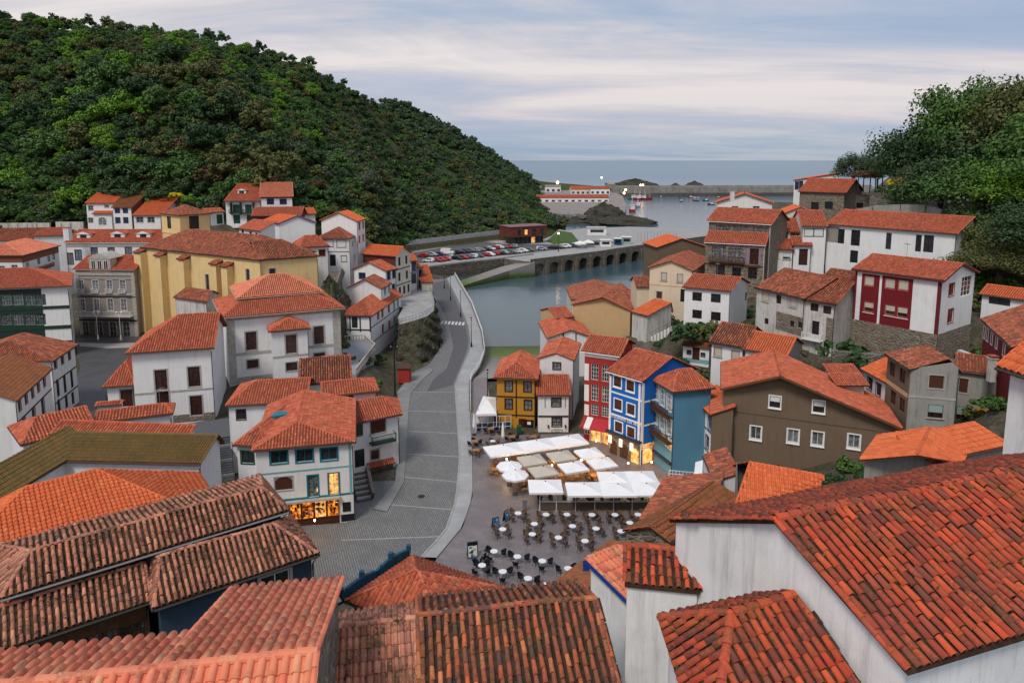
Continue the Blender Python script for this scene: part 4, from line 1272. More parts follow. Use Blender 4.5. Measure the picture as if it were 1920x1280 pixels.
b = h.block((654, 796), (754, 776), ze=6.5, zb=0, BR=(746, 747), ax='x', rise=1.7, h1=.35, ov=.5, tile=T_RED, wall=WHITE2)
b2 = h.block((604, 744), (711, 733), ze=8.6, zb=0, depth=5.5, ax='x', ry=711, h1=.3, ov=.4, tile=T_RED, wall=WHITE2)
b4 = h.block((560, 722), (660, 714), ze=8.9, zb=0, depth=10, ax='x', rise=2.0, ov=.3, tile=T_OLD, wall=WHITE2, jit=.012)
win(b, 'f', 671, 807, 1.0, 1.3, 'm'); win(b, 'f', 709, 799, 1.9, 1.7, 'sb'); balcony(b, 'f', 692, 738, 825, .95, 1.0, GREENT)
wins(b, 'f', [(703, 852)], 1.0, 1.2, 'b'); win(b, 'f', 717, 893, 2.0, 2.0, 'd', arch=True); win(b, 'f', 669, 860, 1.2, 2.2, 'op')
panel(b, 'f', 690, 880, 738, 906, STONEG, 'stone_base', .03); win(b2, 'f', 652, 745, 1.2, 1.2, 'm')
def _pent():
    a, e, L, n = wall_frame(b, 0); up = Vector((0, 0, 1))
    u0, z = hit(b, 'f', 687, 873); u1, _ = hit(b, 'f', 738, 873)
    f = [wpt(b, 'f', u0, z - .1, .8), wpt(b, 'f', u1, z - .1, .8), wpt(b, 'f', u1, z + .3, 0), wpt(b, 'f', u0, z + .3, 0)]
    m = MB(); m.poly(f); m.poly([x - up * .08 for x in reversed(f)]); q = m.build('pent_roof', UNDER, h.th)
    Vv, Q, *_ = tile_facet(f, .25, .4, .006, h.rs); npmesh('pent_tiles', Vv, Q, T_RED, q, kind='stuff')
h.extra.append(_pent); h.done()
# --- foreground left
h = House('house', 'house with mossy brown roof and white eaves wall below the left mansion')
b = h.block((60, 862), (376, 869), ze=13.5, zb=5, ry=812, sl=.36, rt=.75, ov=.3, tile=T_MOSS, wall=WHITE, pitch=.2, tl=.34, cw=.85)
b2 = h.block(V(-39.6, 42, 13.5), V(-35.9, 42, 13.5), zb=5, BR=V(-35.0, 54.5, 13.5), BL=V(-39.0, 54.5, 13.5), ax='y', rise=1.5, ov=.25, tile=T_MOSS, wall=WHITE, pitch=.2, tl=.34, cw=.85); h.done()
h = House('house', 'low red tiled roofs between the mossy roof and the left mansion')
b = h.block((176, 793), (323, 775), ze=10.4, zb=3, ry=762, h1=.12, tile=T_RED, wall=WHITE, ov=.25)
b2 = h.block((92, 814), (350, 824), ze=11.6, zb=3, ry=792, rt=1, tile=T_RED, wall=WHITE, ov=.2)
b3 = h.block((40, 834), (180, 800), ze=10.6, zb=3, ry=775, h0=.3, tile=T_RED, wall=WHITE, ov=.2)
b4 = h.block((178, 762), (228, 758), ze=9.0, zb=2, ry=752, tile=T_RED, wall=WHITE, ov=.2); h.done()
h = House('house', 'large hipped orange roof in front of the mossy one at the left')
dd_ = at_z(47, 913, 16.4) - at_z(180, 880, 16.4); dd_.normalize(); fr_ = at_z(440, 988, 14.2); br_ = at_z(373, 886, 14.2)
b = h.block(fr_ + dd_ * 17, fr_, zb=7, BR=br_, BL=br_ + dd_ * 17, ax='x', h0=.2, h1=.35, R0=(47, 913, 16.4), R1=(180, 880, 16.4), rise=2, ov=.35, tile=T_NEW, pitch=.26, tl=.38, near=1, cw=.8); h.done()
h = House('house', 'slate blue house with three lichened roof tiers in the left foreground')
b = h.block((0, 1122), (541, 957), ze=17.5, zb=9, depth=5.4, ax='x', R0=(56, 1033, 18.4), R1=(492, 915, 18.4), rise=.9, h0=.1, h1=.1, ov=.35, tile=T_LICH, wall=SLATE, near=2, jit=.014, pitch=.28, gutter=ZINC)
b2 = h.block((288, 1141), (597, 1038), ze=16.2, zb=9, depth=4.6, ax='x', R0=(300, 1044, 17.3), R1=(512, 983, 17.3), rise=1.0, h0=.06, h1=.2, ov=.3, tile=T_LICH, wall=SLATE, near=2, jit=.014, pitch=.28)
b3 = h.block((-90, 1250), (285, 1125), ze=16.0, zb=9, depth=1.9, ax='x', rt=1, rise=.95, ov=.25, tile=T_LICH, wall=TIMBR, near=2, jit=.014, pitch=.28)
win(b, 'f', 201, 1075, 1.9, .75, 'bn'); win(b, 'f', 254, 1058, 1.0, .75, 'bn'); win(b2, 'f', 517, 1100, 1.5, 1.5, 'ws')
wins(b3, 'f', [(145, 1224), (178, 1214), (212, 1203), (245, 1194), (274, 1184)], .85, 1.25, 'galb'); h.done()
h = House('house', 'new salmon tiled roof with ridge cap in the bottom left corner')
R0a, R1a = at_z(300, 1251, 25.5), at_z(593, 1220, 25.5)
dr = (R1a - R0a).normalized(); pr = Vector((-dr.y, dr.x, 0))
b = h.block(R0a - pr * 3.2 - V(0, 0, 1.1), R1a - pr * 3.2 - V(0, 0, 1.1), zb=15, BR=R1a + pr * 6.1 - V(0, 0, 2.1), BL=R0a + pr * 6.1 - V(0, 0, 2.1), R0=R0a, R1=R1a, rise=1, ov=.15, tile=T_PINK, near=2, pitch=.27, tl=.5, jit=.004, cw=.8, caps_r=.13); b.wallmats[1] = STONEG
b2 = h.block(R0a - dr * 9 - pr * 3.2 - V(0, 0, 1.1), R0a - pr * 3.2 - V(0, 0, 1.1), zb=15, BR=R0a + pr * 2.1 - V(0, 0, .72), BL=R0a - dr * 9 + pr * 2.1 - V(0, 0, .72), R0=R0a - dr * 9, R1=R0a, rise=1, ov=.15, tile=T_PINK, near=1, pitch=.27, tl=.5, jit=.004, cw=.8, caps_r=.13); h.done()
h = House('house', 'long weathered multi-coloured tile roof across the bottom centre')
R0c, Rm, R1c = at_z(596, 1180, 21.7), at_z(783, 1155, 21.75), at_z(1117, 1121, 21.8)
dr = (R1c - R0c).normalized(); pr = Vector((-dr.y, dr.x, 0))
b = h.block(Rm - pr * 5 - V(0, 0, 2.1), R1c - pr * 5 - V(0, 0, 2.1), zb=12, BR=R1c + pr * 2.4 - V(0, 0, .95), BL=Rm + pr * 2.4 - V(0, 0, .95), R0=Rm, R1=R1c, rise=1, ov=.12, tile=T_DARK, near=2, pitch=.27, tl=.44, jit=.016)
b2 = h.block(R0c - pr * 5 - V(0, 0, 2.12), Rm - pr * 5 - V(0, 0, 2.12), zb=12, BR=Rm + pr * 2.0 - V(0, 0, .9), BL=R0c + pr * 2.0 - V(0, 0, .9), R0=R0c, R1=Rm - V(0, 0, .04), rise=1, ov=.12, tile=T_LICH, near=1, pitch=.22, tl=.42, jit=.006, cw=.8); h.done()
# ================================================================== houses, right bank
# --- the plaza front
h = House('house', 'mustard yellow house with black window frames and timber bands on the plaza')
b = h.block((925, 708), (1008, 711), ze=7.2, zb=0, depth=9, ax='y', h0=.32, rise=1.5, ov=.45, tile=T_RED, wall=MUSTARD)
wins(b, 'f', [(954, 724), (989, 725), (954, 757), (990, 759)], 1.0, 1.4, 'kw'); win(b, 'f', 980, 799, 1.1, 2.2, 'db'); win(b, 'f', 1003, 800, 1.2, 2.0, 'kd')
for yy in (744, 778): band(b, 'f', 970, yy, .16, TIMB, 'beam', .06)
vband(b, 'f', 968, 711, 782, .16, TIMB, 'post', .06)
def _hotel():
    a, e, L, n = wall_frame(b, 0); u, z = hit(b, 'f', 992, 793)
    m = MB(); m.box(wpt(b, 'f', u, z, .03), (.5, .04, .4), (e, n, Vector((0, 0, 1)))); m.build('name_plate', FRW, h.th)
h.extra.append(_hotel); h.done()
h = House('pub', 'narrow white pub with blue-black window and painted lettering on the plaza', 'pub')
b = h.block((1006, 741), (1070, 741), ze=5.2, zb=0, ry=702, rt=1, ov=.25, tile=T_RED, wall=WHITE2)
b2 = h.block((1009, 671), (1077, 675), ze=8.9, zb=0, depth=9, ax='y', ry=661, ov=.2, tile=T_RED, wall=WHITE)
win(b, 'f', 1043, 754, 1.25, 1.2, 'kw'); win(b, 'f', 1044, 791, 1.3, 1.2, 'kw'); win(b2, 'f', 1044, 686, 1.1, 1.0, 'kw')
band(b, 'f', 1043, 780, .22, plain('paint_navy', (.02, .035, .07), .6), 'beam', .08)
for x in (1022, 1060): vband(b, 'f', x, 745, 764, .07, TIMB, 'rod', .05)
def text_on(b, side, px, py, txt, size, mat, name='lettering', out=.03, stretch=1.0):
    u, z = hit(b, side, px, py); a, e, L, n = wall_frame(b, SIDE[side])
    c = bpy.data.curves.new(name, 'FONT'); c.resolution_u = 3; c.body = txt; c.size = size; c.align_x = 'CENTER'; c.align_y = 'CENTER'; c.extrude = .015; c.materials.append(mat)
    tmp = bpy.data.objects.new(name, c); COL.objects.link(tmp); me = bpy.data.meshes.new_from_object(tmp); bpy.data.objects.remove(tmp)
    o = bpy.data.objects.new(name, me); COL.objects.link(o); o.parent = b.h.th
    M = Matrix((e, Vector((0, 0, 1)), n)).transposed().to_4x4(); M.translation = wpt(b, side, u, z, out) - ORG[b.h.th.name]
    o.matrix_local = M; o.scale = (stretch, 1, 1)
    # keep the scale inside the matrix
    o.matrix_local = M @ Matrix.Diagonal((stretch, 1, 1, 1))
def _sign():   # the painted arcs of lettering, too small to read
    a, e, L, n = wall_frame(b, 0); up = Vector((0, 0, 1))
    for (y0, k, sp, cur, hh) in ((804.5, 7, .235, -.075, .22), (808.3, 3, .26, 0, .17), (812, 8, .2, .07, .2)):
        u0, z0 = hit(b, 'f', 1044.5, y0); m = MB()
        for q in range(k):
            t = (q - (k - 1) / 2) / max(1, (k - 1) / 2); x = (q - (k - 1) / 2) * sp; z = z0 + cur * t * t * 2.2
            m.box(wpt(b, 'f', u0 + x - .04, z, .015), (.045, .02, hh), (e, n, up)); m.box(wpt(b, 'f', u0 + x + .03, z + hh * .3 * (-1) ** q, .015), (.12, .02, .045), (e, n, up)); m.box(wpt(b, 'f', u0 + x + .07, z - hh * .1, .015), (.04, .02, hh * .7), (e, n, up))
        m.build('lettering', FRBK, h.th)
h.extra.append(_sign)
def _wl():
    for x in (1028, 1060):
        u, z = hit(b, 'f', x, 799); m = MB(); p = wpt(b, 'f', u, z, .15)
        m.box(p, (.16, .16, .3)); m.box(p + V(0, 0, .2), (.22, .22, .06)); m.build('wall_lantern', BKMET, h.th)
h.extra.append(_wl); h.done()
h = House('house', 'tall red and white house with narrow glazed bays and red awning')
b = h.block((1089, 658), (1163, 668), ze=12.2, zb=0, ry=631, ov=.4, tile=T_RED, wall=REDW, gutter=FRW)
for yy, hh in ((697, 2.2), (736, 2.2), (768, 1.5)):
    win(b, 'f', 1115, yy, 1.0, hh, 'galw'); win(b, 'f', 1135, yy + 3, 1.0, hh, 'galw'); panel(b, 'f', 1096, yy - 16 * hh / 2.2, 1104, yy + 16 * hh / 2.2, WHITE2, 'white_panel', .03)
panel(b, 'f', 1091, 660, 1160, 676, WHITE2, 'cornice', .08)
def _awn():
    a, e, L, n = wall_frame(b, 0); up = Vector((0, 0, 1))
    zt, zb_ = 3.3, 2.4
    for k, (f0, f1, mt) in enumerate(((0, .12, REDW), (.12, .3, SHUTW), (.3, 1, plain('awning_red', (.42, .03, .045), .8)))):
        q = [wpt(b, 'f', L * f0, zb_, 1.5), wpt(b, 'f', L * f1, zb_, 1.5), wpt(b, 'f', L * f1, zt, .03), wpt(b, 'f', L * f0, zt, .03)]
        m = MB(); m.poly(q); m.poly([x - up * .03 for x in reversed(q)]); m.quad(q[0] - up * .25, q[1] - up * .25, q[1], q[0]); m.build('awning', mt, h.th)
h.extra.append(_awn)
win(b, 'f', 1117, 819, 1.5, 2.0, 'lit'); win(b, 'f', 1136, 821, 1.3, 2.0, 'lit'); win(b, 'f', 1101, 808, .8, .9, 'w'); h.done()
h = House('restaurant', 'bright blue restaurant house with white trim above stone arches', 'restaurant')
b = h.block((1136, 695), (1204, 715), ze=10.7, zb=0, BR=(1312, 692), ax='x', rise=2.3, ov=(.35, .25, .3, .3), tile=T_RED, wall=BLUE, gutter=FRW)
wins(b, 'f', [(1158, 715), (1182, 723), (1159, 758), (1183, 767), (1160, 800), (1183, 810)], 1.15, 1.3, 'bw')
for yy in (741, 783): band(b, 'f', 1170, yy, .2, FRW, 'band', .04); 
for yy in (752, 796, 838): band(b, 'r', 1215, yy, .2, FRW, 'band', .04)
for sd, x in (('f', 1140), ('f', 1200), ('r', 1204)): vband(b, sd, x, 702 if x < 1150 else 719, 838, .3, FRW, 'corner_trim', .05)
h.extra.append(lambda: text_on(b, 'f', 1172, 788, 'RESTAURANTE  LOS  ARCOS', .48, FRW, stretch=.85))
def _arc():
    up = Vector((0, 0, 1)); a, e, L, n = wall_frame(b, 0)
    m = MB(); zt = 2.75
    # stone arcade: pier - arch - pier, proud of the wall
    na = 3; wd_ = L / na
    for k in range(na):
        u0, u1 = wd_ * k, wd_ * (k + 1); r = wd_ * .36; um = (u0 + u1) / 2; N_ = 8; sp = 1.35
        pts = [(um - r * math.cos(math.pi * q / N_), sp + r * .9 * math.sin(math.pi * q / N_)) for q in range(N_ + 1)]
        m.quad(wpt(b, 'f', u0, -.2, .06), wpt(b, 'f', um - r, -.2, .06), wpt(b, 'f', um - r, zt, .06), wpt(b, 'f', u0, zt, .06))
        m.quad(wpt(b, 'f', um + r, -.2, .06), wpt(b, 'f', u1, -.2, .06), wpt(b, 'f', u1, zt, .06), wpt(b, 'f', um + r, zt, .06))
        for (ua, za), (ub, zb_) in zip(pts, pts[1:]):
            m.quad(wpt(b, 'f', ua, za, .06), wpt(b, 'f', ub, zb_, .06), wpt(b, 'f', ub, zt, .06), wpt(b, 'f', ua, zt, .06))
        g = MB(); g.box(wpt(b, 'f', um, 1.1, .02), (2 * r, .03, 2.4), (e, n, up)); g.build('arch_opening', LIT if k == 2 else TIMBR, h.th)
        g = MB(); g.box(wpt(b, 'f', u0 + .35, 1.9, .12), (.5, .04, 1.0), (e, n, up)); g.build('menu_board', emis('sign_lit', (1, .8, .55), .8), h.th)
    m.build('stone_arcade', STONE, h.th)
    m = MB(); m.box(wpt(b, 'f', L / 2, 2.95, .25), (L + .3, .5, .2), (e, n, up)); m.build('awning_box', plain('paint_navy', (.02, .035, .07), .6), h.th)
    a, e, L, n = wall_frame(b, 1)
    m = MB(); m.box(wpt(b, 'r', 2.6, 1.3, .02), (4.6, .03, 2.5), (e, n, up)); m.build('lit_entrance', LIT, h.th)
    m = MB(); m.box(wpt(b, 'r', 2.5, 1.2, .06), (1.4, .1, 2.0), (e, n, up)); m.build('entrance_door', plain('door_orange', (.5, .13, .02), .5), h.th)
h.extra.append(_arc); h.done()
h = House('house', 'pale blue house with two long timber balconies beside the bright blue one')
b = h.block((1219, 710), (1262, 735), ze=10.4, zb=0, BR=(1342, 727), ax='y', h0=.4, h1=.3, rise=1.8, ov=.35, tile=T_RED, wall=LBLUE)
for yy, y2 in ((743, 0), (788, 0)):
    for xx, dy in ((1228, -10), (1242, 2), (1255, 12)): win(b, 'f', xx, yy + dy, 1.0, 2.0, 'wn')
balcony(b, 'f', 1223, 1262, 771, 1.0, .8, TIMBR, bal=.12); balcony(b, 'f', 1223, 1262, 818, 1.0, .8, TIMBR, bal=.12)
wins(b, 'f', [(1243, 819), (1252, 828), (1263, 837)], .7, 1.1, 'lit')
band(b, 'f', 1250, 862, .3, plain('paint_navy', (.02, .035, .07), .6), 'awning_box', .3); h.done()
h = House('house', 'white house with blue framed windows wedged between pale blue and brown houses')
b = h.block((1298, 745), (1337, 783), ze=7.9, zb=0, depth=6, ax='x', rise=1.5, ov=.3, tile=T_NEW, wall=WHITE2)
wins(b, 'f', [(1318, 779), (1331, 793), (1314, 818), (1326, 828), (1315, 855)], .9, 1.4, 'bld'); 
for yy in (798, 838): band(b, 'f', 1320, yy, .15, FRBL)
h.done()
h = House('house', 'big brown rendered house with broad red gable roof right of the plaza')
L_ = at_y(1352, 728, 73.5); Rr = at_y(1692, 802, 66.5); Ap = at_y(1463, 704, 70.6)
dv = (Rr - L_); dv.z = 0; dv.normalize(); pv = Vector((-dv.y, dv.x, 0)); pv = (at_z(1450, 656, Ap.z) - Ap); pv.z = 0
b = h.block(L_, Rr, zb=4, BL=L_ + pv, BR=Rr + pv * .85, ax='y', R0=Ap, R1=Ap + pv, rise=1, ov=(.6, .3, .2, .3), tile=T_RED, wall=BROWN, under=plain('fascia_brown', (.13, .06, .025), .8), pitch=.24)
lw = at_y(1331, 777, 73.4); rw = at_y(1379, 763, 72.6)
b2 = h.block(lw, V(rw.x, rw.y, lw.z), zb=4, depth=7, ax='y', rt=1, rise=1.25, ov=.2, tile=T_RED, wall=BROWN, pitch=.24)
wins(b, 'f', [(1453, 753), (1535, 762)], 1.1, 1.25, 'hw'); wins(b, 'f', [(1417, 811), (1487, 817), (1533, 822), (1601, 827)], 1.1, 1.45, 'cw')
band(b, 'f', 1500, 787, .12, plain('render_shadow', (.14, .10, .07), .9), 'string_course', .05)  # ledge in a slightly darker brown than the wall
def _dor2():
    for (x, y) in ((1578, 708), (1590, 727)):
        p0_, n_ = b.planes[0]; r_ = ray(x, y); c = V(0, 0, CAMZ) + r_ * ((p0_ - V(0, 0, CAMZ)).dot(n_) / r_.dot(n_)) + V(0, 0, .9); f = [c + V(-1.9, -1.2, -.25), c + V(1.9, -1.2, -.25), c + V(1.9, 1.2, .45), c + V(-1.9, 1.2, .45)]
        m = MB(); m.box(c + V(0, .2, -1.15), (3.0, 1.6, 1.9)); d = m.build('roof_dormer', WHITE, h.th); m = MB(); m.poly(f); m.poly([q - V(0, 0, .1) for q in reversed(f)]); m.build('dormer_roof', UNDER, d)
        Vv, Q, *_ = tile_facet(f, .26, .42, .004, h.rs); npmesh('dormer_tiles', Vv, Q, T_RED, d, kind='stuff')
h.extra.append(_dor2); h.done()
# --- behind the plaza, towards the water
h = House('house', 'white gabled house behind the pub with its side to the harbour')
b = h.block((1026, 634), (1113, 632), ze=6.4, zb=-1, depth=12, ax='y', ry=618, ov=.3, tile=T_RED, wall=WHITE2); 
for x in (1056, 1080): vband(b, 'f', x, 624, 640, .25, ZINC if x > 1060 else TIMB, 'post')
h.done()
h = House('house', 'plain tan gable house at the water edge')
b = h.block((1071, 571), (1184, 583), ze=(9.9, 9.4), zb=-2, depth=13, ax='y', R0=at_y(1130, 557, 124.5), R1=at_y(1164, 531, 139), rise=1, ov=.25, tile=T_OLD, wall=TAN)
b2 = h.block((1044, 597), (1077, 594), ze=7.8, zb=-2, depth=8, ax='x', rise=1.2, ov=.2, tile=T_RED, wall=TAN)
b3 = h.block((1071, 562), (1190, 562), D=136, zb=-2, depth=14, ax='y', ry=546, ov=.2, tile=T_OLD, wall=CREAM)
wins(b, 'r', [(1190, 590), (1197, 585)], 1.2, 1.6, 'k'); h.done()
h = House('house', 'cream gable house with small shuttered windows above the tan house')
b = h.block((1214, 502), (1301, 508), ze=17.8, zb=9, depth=16, ax='y', ry=489, ov=.35, tile=T_OLD, wall=CREAM2)
wins(b, 'f', [(1245, 518), (1275, 521)], 1.0, 1.4, 'sc'); win(b, 'f', 1236, 553, 1.0, 1.3, 'sb'); band(b, 'f', 1255, 536, .15, TAN); win(b, 'f', 1281, 554, 1.0, 2.3, 'dk')
b2 = h.block((1193, 538), (1221, 538), ze=14.0, zb=6, depth=7, ax='x', rise=1.4, ov=.2, tile=T_OLD, wall=CREAM2); h.done()
h = House('house', 'roof with orange gable edge and dark gable wall above the arched quay')
b = h.block((1231, 464), (1325, 462), D=150, zb=10, depth=9, ax='y', ry=447, tile=T_NEW, wall=BROWN, ov=.3); h.done()
h = House('house', 'ruinous small white house with slanting orange roof by the stairs')
b = h.block((1213, 592), (1262, 584), ze=11.2, zb=7, depth=4, ax='y', rt=.92, rise=1.6, ov=.2, tile=T_NEW, wall=OLDWH); h.done()
h = House('house', 'white box house with four square windows above a white stair')
b = h.block((1279, 538), (1371, 546), ze=16.9, zb=11, BR=(1407, 530), ax='x', ry=516, ov=.3, tile=T_RED, wall=WHITE2)
wins(b, 'f', [(1307, 556), (1342, 559), (1307, 589), (1342, 593)], 1.5, 1.4, 'bn'); win(b, 'r', 1399, 556, 1.0, 1.4, 'bn'); panel(b, 'f', 1280, 614, 1372, 628, plain('plinth_navy', (.02, .035, .05), .7), 'plinth', .04); h.done()
h = House('house', 'dark stone and timber house with glazed galleries on the upper right slope')
b = h.block((1324, 414), (1447, 421), ze=25.8, zb=13.5, ry=391, ov=.4, tile=T_RED, wall=STONE, gutter=FRW)
b2 = h.block((1320, 454), (1436, 460), ze=22.5, zb=13.5, depth=4.2, ax='x', rt=1, rise=1.7, ov=.3, tile=T_RED, wall=STONE, gutter=FRW)
wins(b, 'f', [(1356, 432), (1389, 433), (1426, 436)], 2.7, 1.7, 'galb'); wins(b2, 'f', [(1349, 475), (1379, 478)], 2.6, 2.3, 'galb')
panel(b2, 'f', 1398, 463, 1432, 497, MAUVE, 'mauve_panel', .02); win(b2, 'f', 1414, 481, 1.5, 2.8, 'db'); wins(b2, 'f', [(1351, 507), (1381, 512), (1411, 512)], 1.5, 2.0, 'bn')
band(b2, 'f', 1380, 497, .3, TIMBR, 'beam', .15); balcony(b2, 'f', 1330, 1396, 491, .9, .7, TIMBR)
for x in (1326, 1364, 1397, 1432): vband(b2, 'f', x, 460, 522, .45, STONE, 'pillar', .12)
h.done()
h = House('house', 'small cream gable house peeping above the red roofs at upper right')
b = h.block((1469, 400), (1532, 401), D=142, zb=20, depth=8, ax='y', ry=388, tile=T_NEW, wall=CREAM, ov=.3); h.done()
h = House('house', 'white stepped house with two dark windows between timber house and modern house')
b = h.block((1447, 433), (1512, 436), D=129, zb=16, ry=409, tile=T_RED, wall=WHITE2, ov=.3); wins(b, 'f', [(1469, 441), (1490, 443)], 1.3, 1.1, 'kw')
b2 = h.block((1433, 467), (1490, 468), D=124, zb=13.5, ry=448, rt=1, tile=T_RED, wall=WHITE2, ov=.3); wins(b2, 'f', [(1453, 478), (1475, 480)], 1.3, 1.2, 'sw')
b3 = h.block((1486, 460), (1524, 461), D=123.5, zb=13.5, ry=443, rt=1, tile=T_RED, wall=WHITE2, ov=.3); win(b3, 'f', 1506, 482, 1.5, 3.0, 'db'); h.done()
h = House('house', 'long white modern house with tall slot windows and wide red roof')
b = h.block((1547, 420), (1795, 439), ze=25.4, zb=16, ry=399, sl=.36, ov=.35, tile=T_RED, wall=WHITE2, rt=.8)
b2 = h.block((1504, 424), (1553, 425), D=124, zb=16, ry=394, tile=T_RED, wall=WHITE2, ov=.25)
win(b, 'f', 1577, 443, 1.2, 2.6, 'kd'); win(b, 'f', 1604, 446, 1.6, 2.8, 'kd'); win(b, 'f', 1666, 452, .9, 2.8, 'k'); win(b, 'f', 1722, 456, .9, 2.8, 'k'); win(b, 'f', 1741, 457, 1.5, 2.8, 'k')
win(b, 'f', 1601, 481, 1.4, 2.2, 'dk'); wins(b2, 'f', [(1517, 436), (1535, 436)], 1.6, 1.4, 'swf'); panel(b, 'f', 1551, 424, 1572, 455, GREYW, 'grey_panel', .02); h.done()
h = House('house', 'stone house with dark shutters and ribbed red roof below the garden trees')
b = h.block((1496, 359), (1586, 362), D=162, zb=23.5, BR=(1620, 358), ry=335, tile=T_RED, wall=STONE, ov=.35)
wins(b, 'f', [(1528, 386), (1554, 385)], 1.8, 1.7, 'dk'); 
b2 = h.block((1583, 366), (1634, 366), D=161, zb=23.5, depth=4, ax='x', rise=.1, ov=.05, roof=False, wall=STONE); wins(b2, 'f', [(1593, 385), (1612, 385)], 1.6, 1.2, 'dk'); h.done()
h = House('house', 'white house with single-pitch orange roof behind the stone house')
b = h.block((1487, 338), (1577, 339), D=185, zb=22, depth=9, ax='y', rt=1, rise=2.1, tile=T_NEW, wall=WHITE2, ov=.3); wins(b, 'f', [(1494, 348), (1502, 347)], .8, 2.0, 'bl'); h.done()
h = House('house', 'white gable house in front of the breakwater')
b = h.block((1341, 380), (1452, 382), D=190, zb=17, depth=12, ax='y', ry=363, tile=T_RED, wall=WHITE2, ov=.5); wins(b, 'f', [(1378, 390), (1418, 390)], 1.8, 1.0, 'w'); chimney(h, 1373, 366, 28, .9, 1.0); h.done()
# --- right slope
h = House('house', 'old crumbling white house with mossy sagging roof on the right slope')
b = h.block((1413, 539), (1508, 561), ze=17.8, zb=10.5, ry=512, ov=.35, tile=T_OLD, wall=OLDWH, jit=.014)
b2 = h.block((1504, 562), (1568, 572), ze=17.6, zb=10.5, ry=507, ov=.35, tile=T_OLD, wall=OLDWH, jit=.014)
wins(b, 'f', [(1435, 556), (1487, 566)], 1.2, 1.3, 'sc'); win(b, 'f', 1460, 561, .95, 1.3, 'bn'); wins(b2, 'f', [(1527, 576), (1551, 581)], 1.1, 1.1, 'bn')
wins(b, 'f', [(1437, 602), (1485, 607), (1503, 610)], .8, .9, 'bn'); panel(b, 'f', 1456, 583, 1508, 632, STONE, 'bare_stone', .02); win(b2, 'f', 1529, 615, 1.0, 2.0, 'bn'); balcony(b2, 'f', 1507, 1543, 636, .9, .8, FRW, bal=.2)
panel(b2, 'f', 1550, 595, 1567, 650, STONE, 'bare_stone', .02); h.done()
h = House('house', 'crimson and white house on a rubble stone base on the right slope')
b = h.block((1597, 504), (1770, 526), ze=22, zb=11, BR=(1837, 510), ax='x', ry=484, ov=.4, tile=T_RED, wall=WHITE2, under=plain('fascia_crimson', (.13, .02, .02), .6))
panel(b, 'f', 1617, 512, 1643, 613, CRIM, 'crimson_panel', .03); panel(b, 'f', 1655, 516, 1705, 622, CRIM, 'crimson_panel', .03); vband(b, 'f', 1766, 526, 640, .4, CRIM, 'corner_trim'); vband(b, 'f', 1603, 508, 605, .25, CRIM, 'corner_trim')
wins(b, 'f', [(1630, 527), (1669, 532), (1694, 535)], 1.25, 1.35, 'rs'); wins(b, 'f', [(1629, 575), (1669, 581), (1692, 585)], 1.25, 1.35, 'rh')
win(b, 'r', 1784, 543, 1.6, 1.6, 'rd'); win(b, 'r', 1812, 536, 3.2, 2.6, 'galw'); win(b, 'r', 1782, 592, 1.6, 1.8, 'rd')
a_, e_, Lw, n_ = wall_frame(b, 0)
def _stb():
    for sd in 'fr':
        a, e, L, n = wall_frame(b, SIDE[sd]); m = MB(); m.box(wpt(b, sd, L / 2, 12.6, .05), (L + .1, .1, 4.6), (e, n, Vector((0, 0, 1)))); m.build('stone_base', STONE, h.th)
h.extra.append(_stb); h.done()
h = House('house', 'white house with old and new red roof halves below the crumbling house')
b = h.block((1329, 642), (1396, 653), ze=13, zb=6, ry=608, ov=.3, tile=T_OLD, wall=WHITE2, jit=.012)
b2 = h.block((1392, 654), (1476, 668), ze=12.9, zb=6, ry=626, ov=.3, tile=T_NEW, wall=WHITE2)
wins(b, 'f', [(1346, 659), (1379, 666)], 1.0, 1.2, 'sc'); b2.wallmats[1] = CONCR; h.done()
h = House('shed', 'low white sheds with round windows and green base below the white stair', 'shed')
b = h.block((1278, 646), (1332, 653), ze=9.3, zb=6.3, ry=642, rt=1, ov=.2, tile=T_BROWN, wall=WHITE2, sl=.2); win(b, 'f', 1305, 663, 1.1, 2.0, 'd'); band(b, 'f', 1305, 676, .6, FRAQ)
wins(b, 'f', [(1292, 660), (1318, 665)], .5, .5, 'kw'); h.done()
h = House('house', 'grey concrete house with tan windowed side and sagging red roof at right')
R0k, R1k = (1780, 673, 16.7), (1738, 648, 16.7)
b = h.block((1704, 693), (1806, 700), ze=15.6, zb=8.5, BL=(1657, 663), ax='y', R0=R0k, R1=R1k, rise=1, ov=.3, tile=T_OLD, wall=CONCR, jit=.012); b.wallmats[3] = BROWN
wins(b, 'l', [(1673, 693), (1692, 705), (1674, 745), (1691, 759)], 1.3, 1.5, 'bn'); win(b, 'f', 1756, 716, 1.4, 1.4, 'sb'); win(b, 'f', 1754, 771, 1.4, 1.4, 'sg'); band(b, 'f', 1750, 746, .2, QUOIN)
panel(b, 'l', 1660, 716, 1702, 738, TAN, 'tan_panel', .02)
b2 = h.block((1793, 694), (1893, 707), ze=14.7, zb=8.5, depth=6, ax='x', rise=1.2, ov=.25, tile=T_OLD, wall=CONCR); win(b2, 'f', 1801, 722, .9, 1.6, 'sb'); win(b2, 'f', 1802, 775, .9, 1.5, 'sg'); panel(b2, 'f', 1826, 763, 1889, 790, MUSTARD, 'ochre_panel', .03)
chimney(h, 1860, 690, 15.8, .6, 1.0, OLDWH); h.done()
h = House('house', 'little white annex with orange lean-to roof left of the concrete house')
b = h.block((1613, 691), (1662, 718), ze=12.4, zb=7, depth=4, ax='x', rt=1, rise=1.8, ov=.3, tile=T_NEW, wall=WHITE2); wins(b, 'f', [(1631, 719), (1647, 730)], .9, 1.4, 'm'); h.done()
h = House('house', 'crimson walled house with broken red roofs at the right edge')
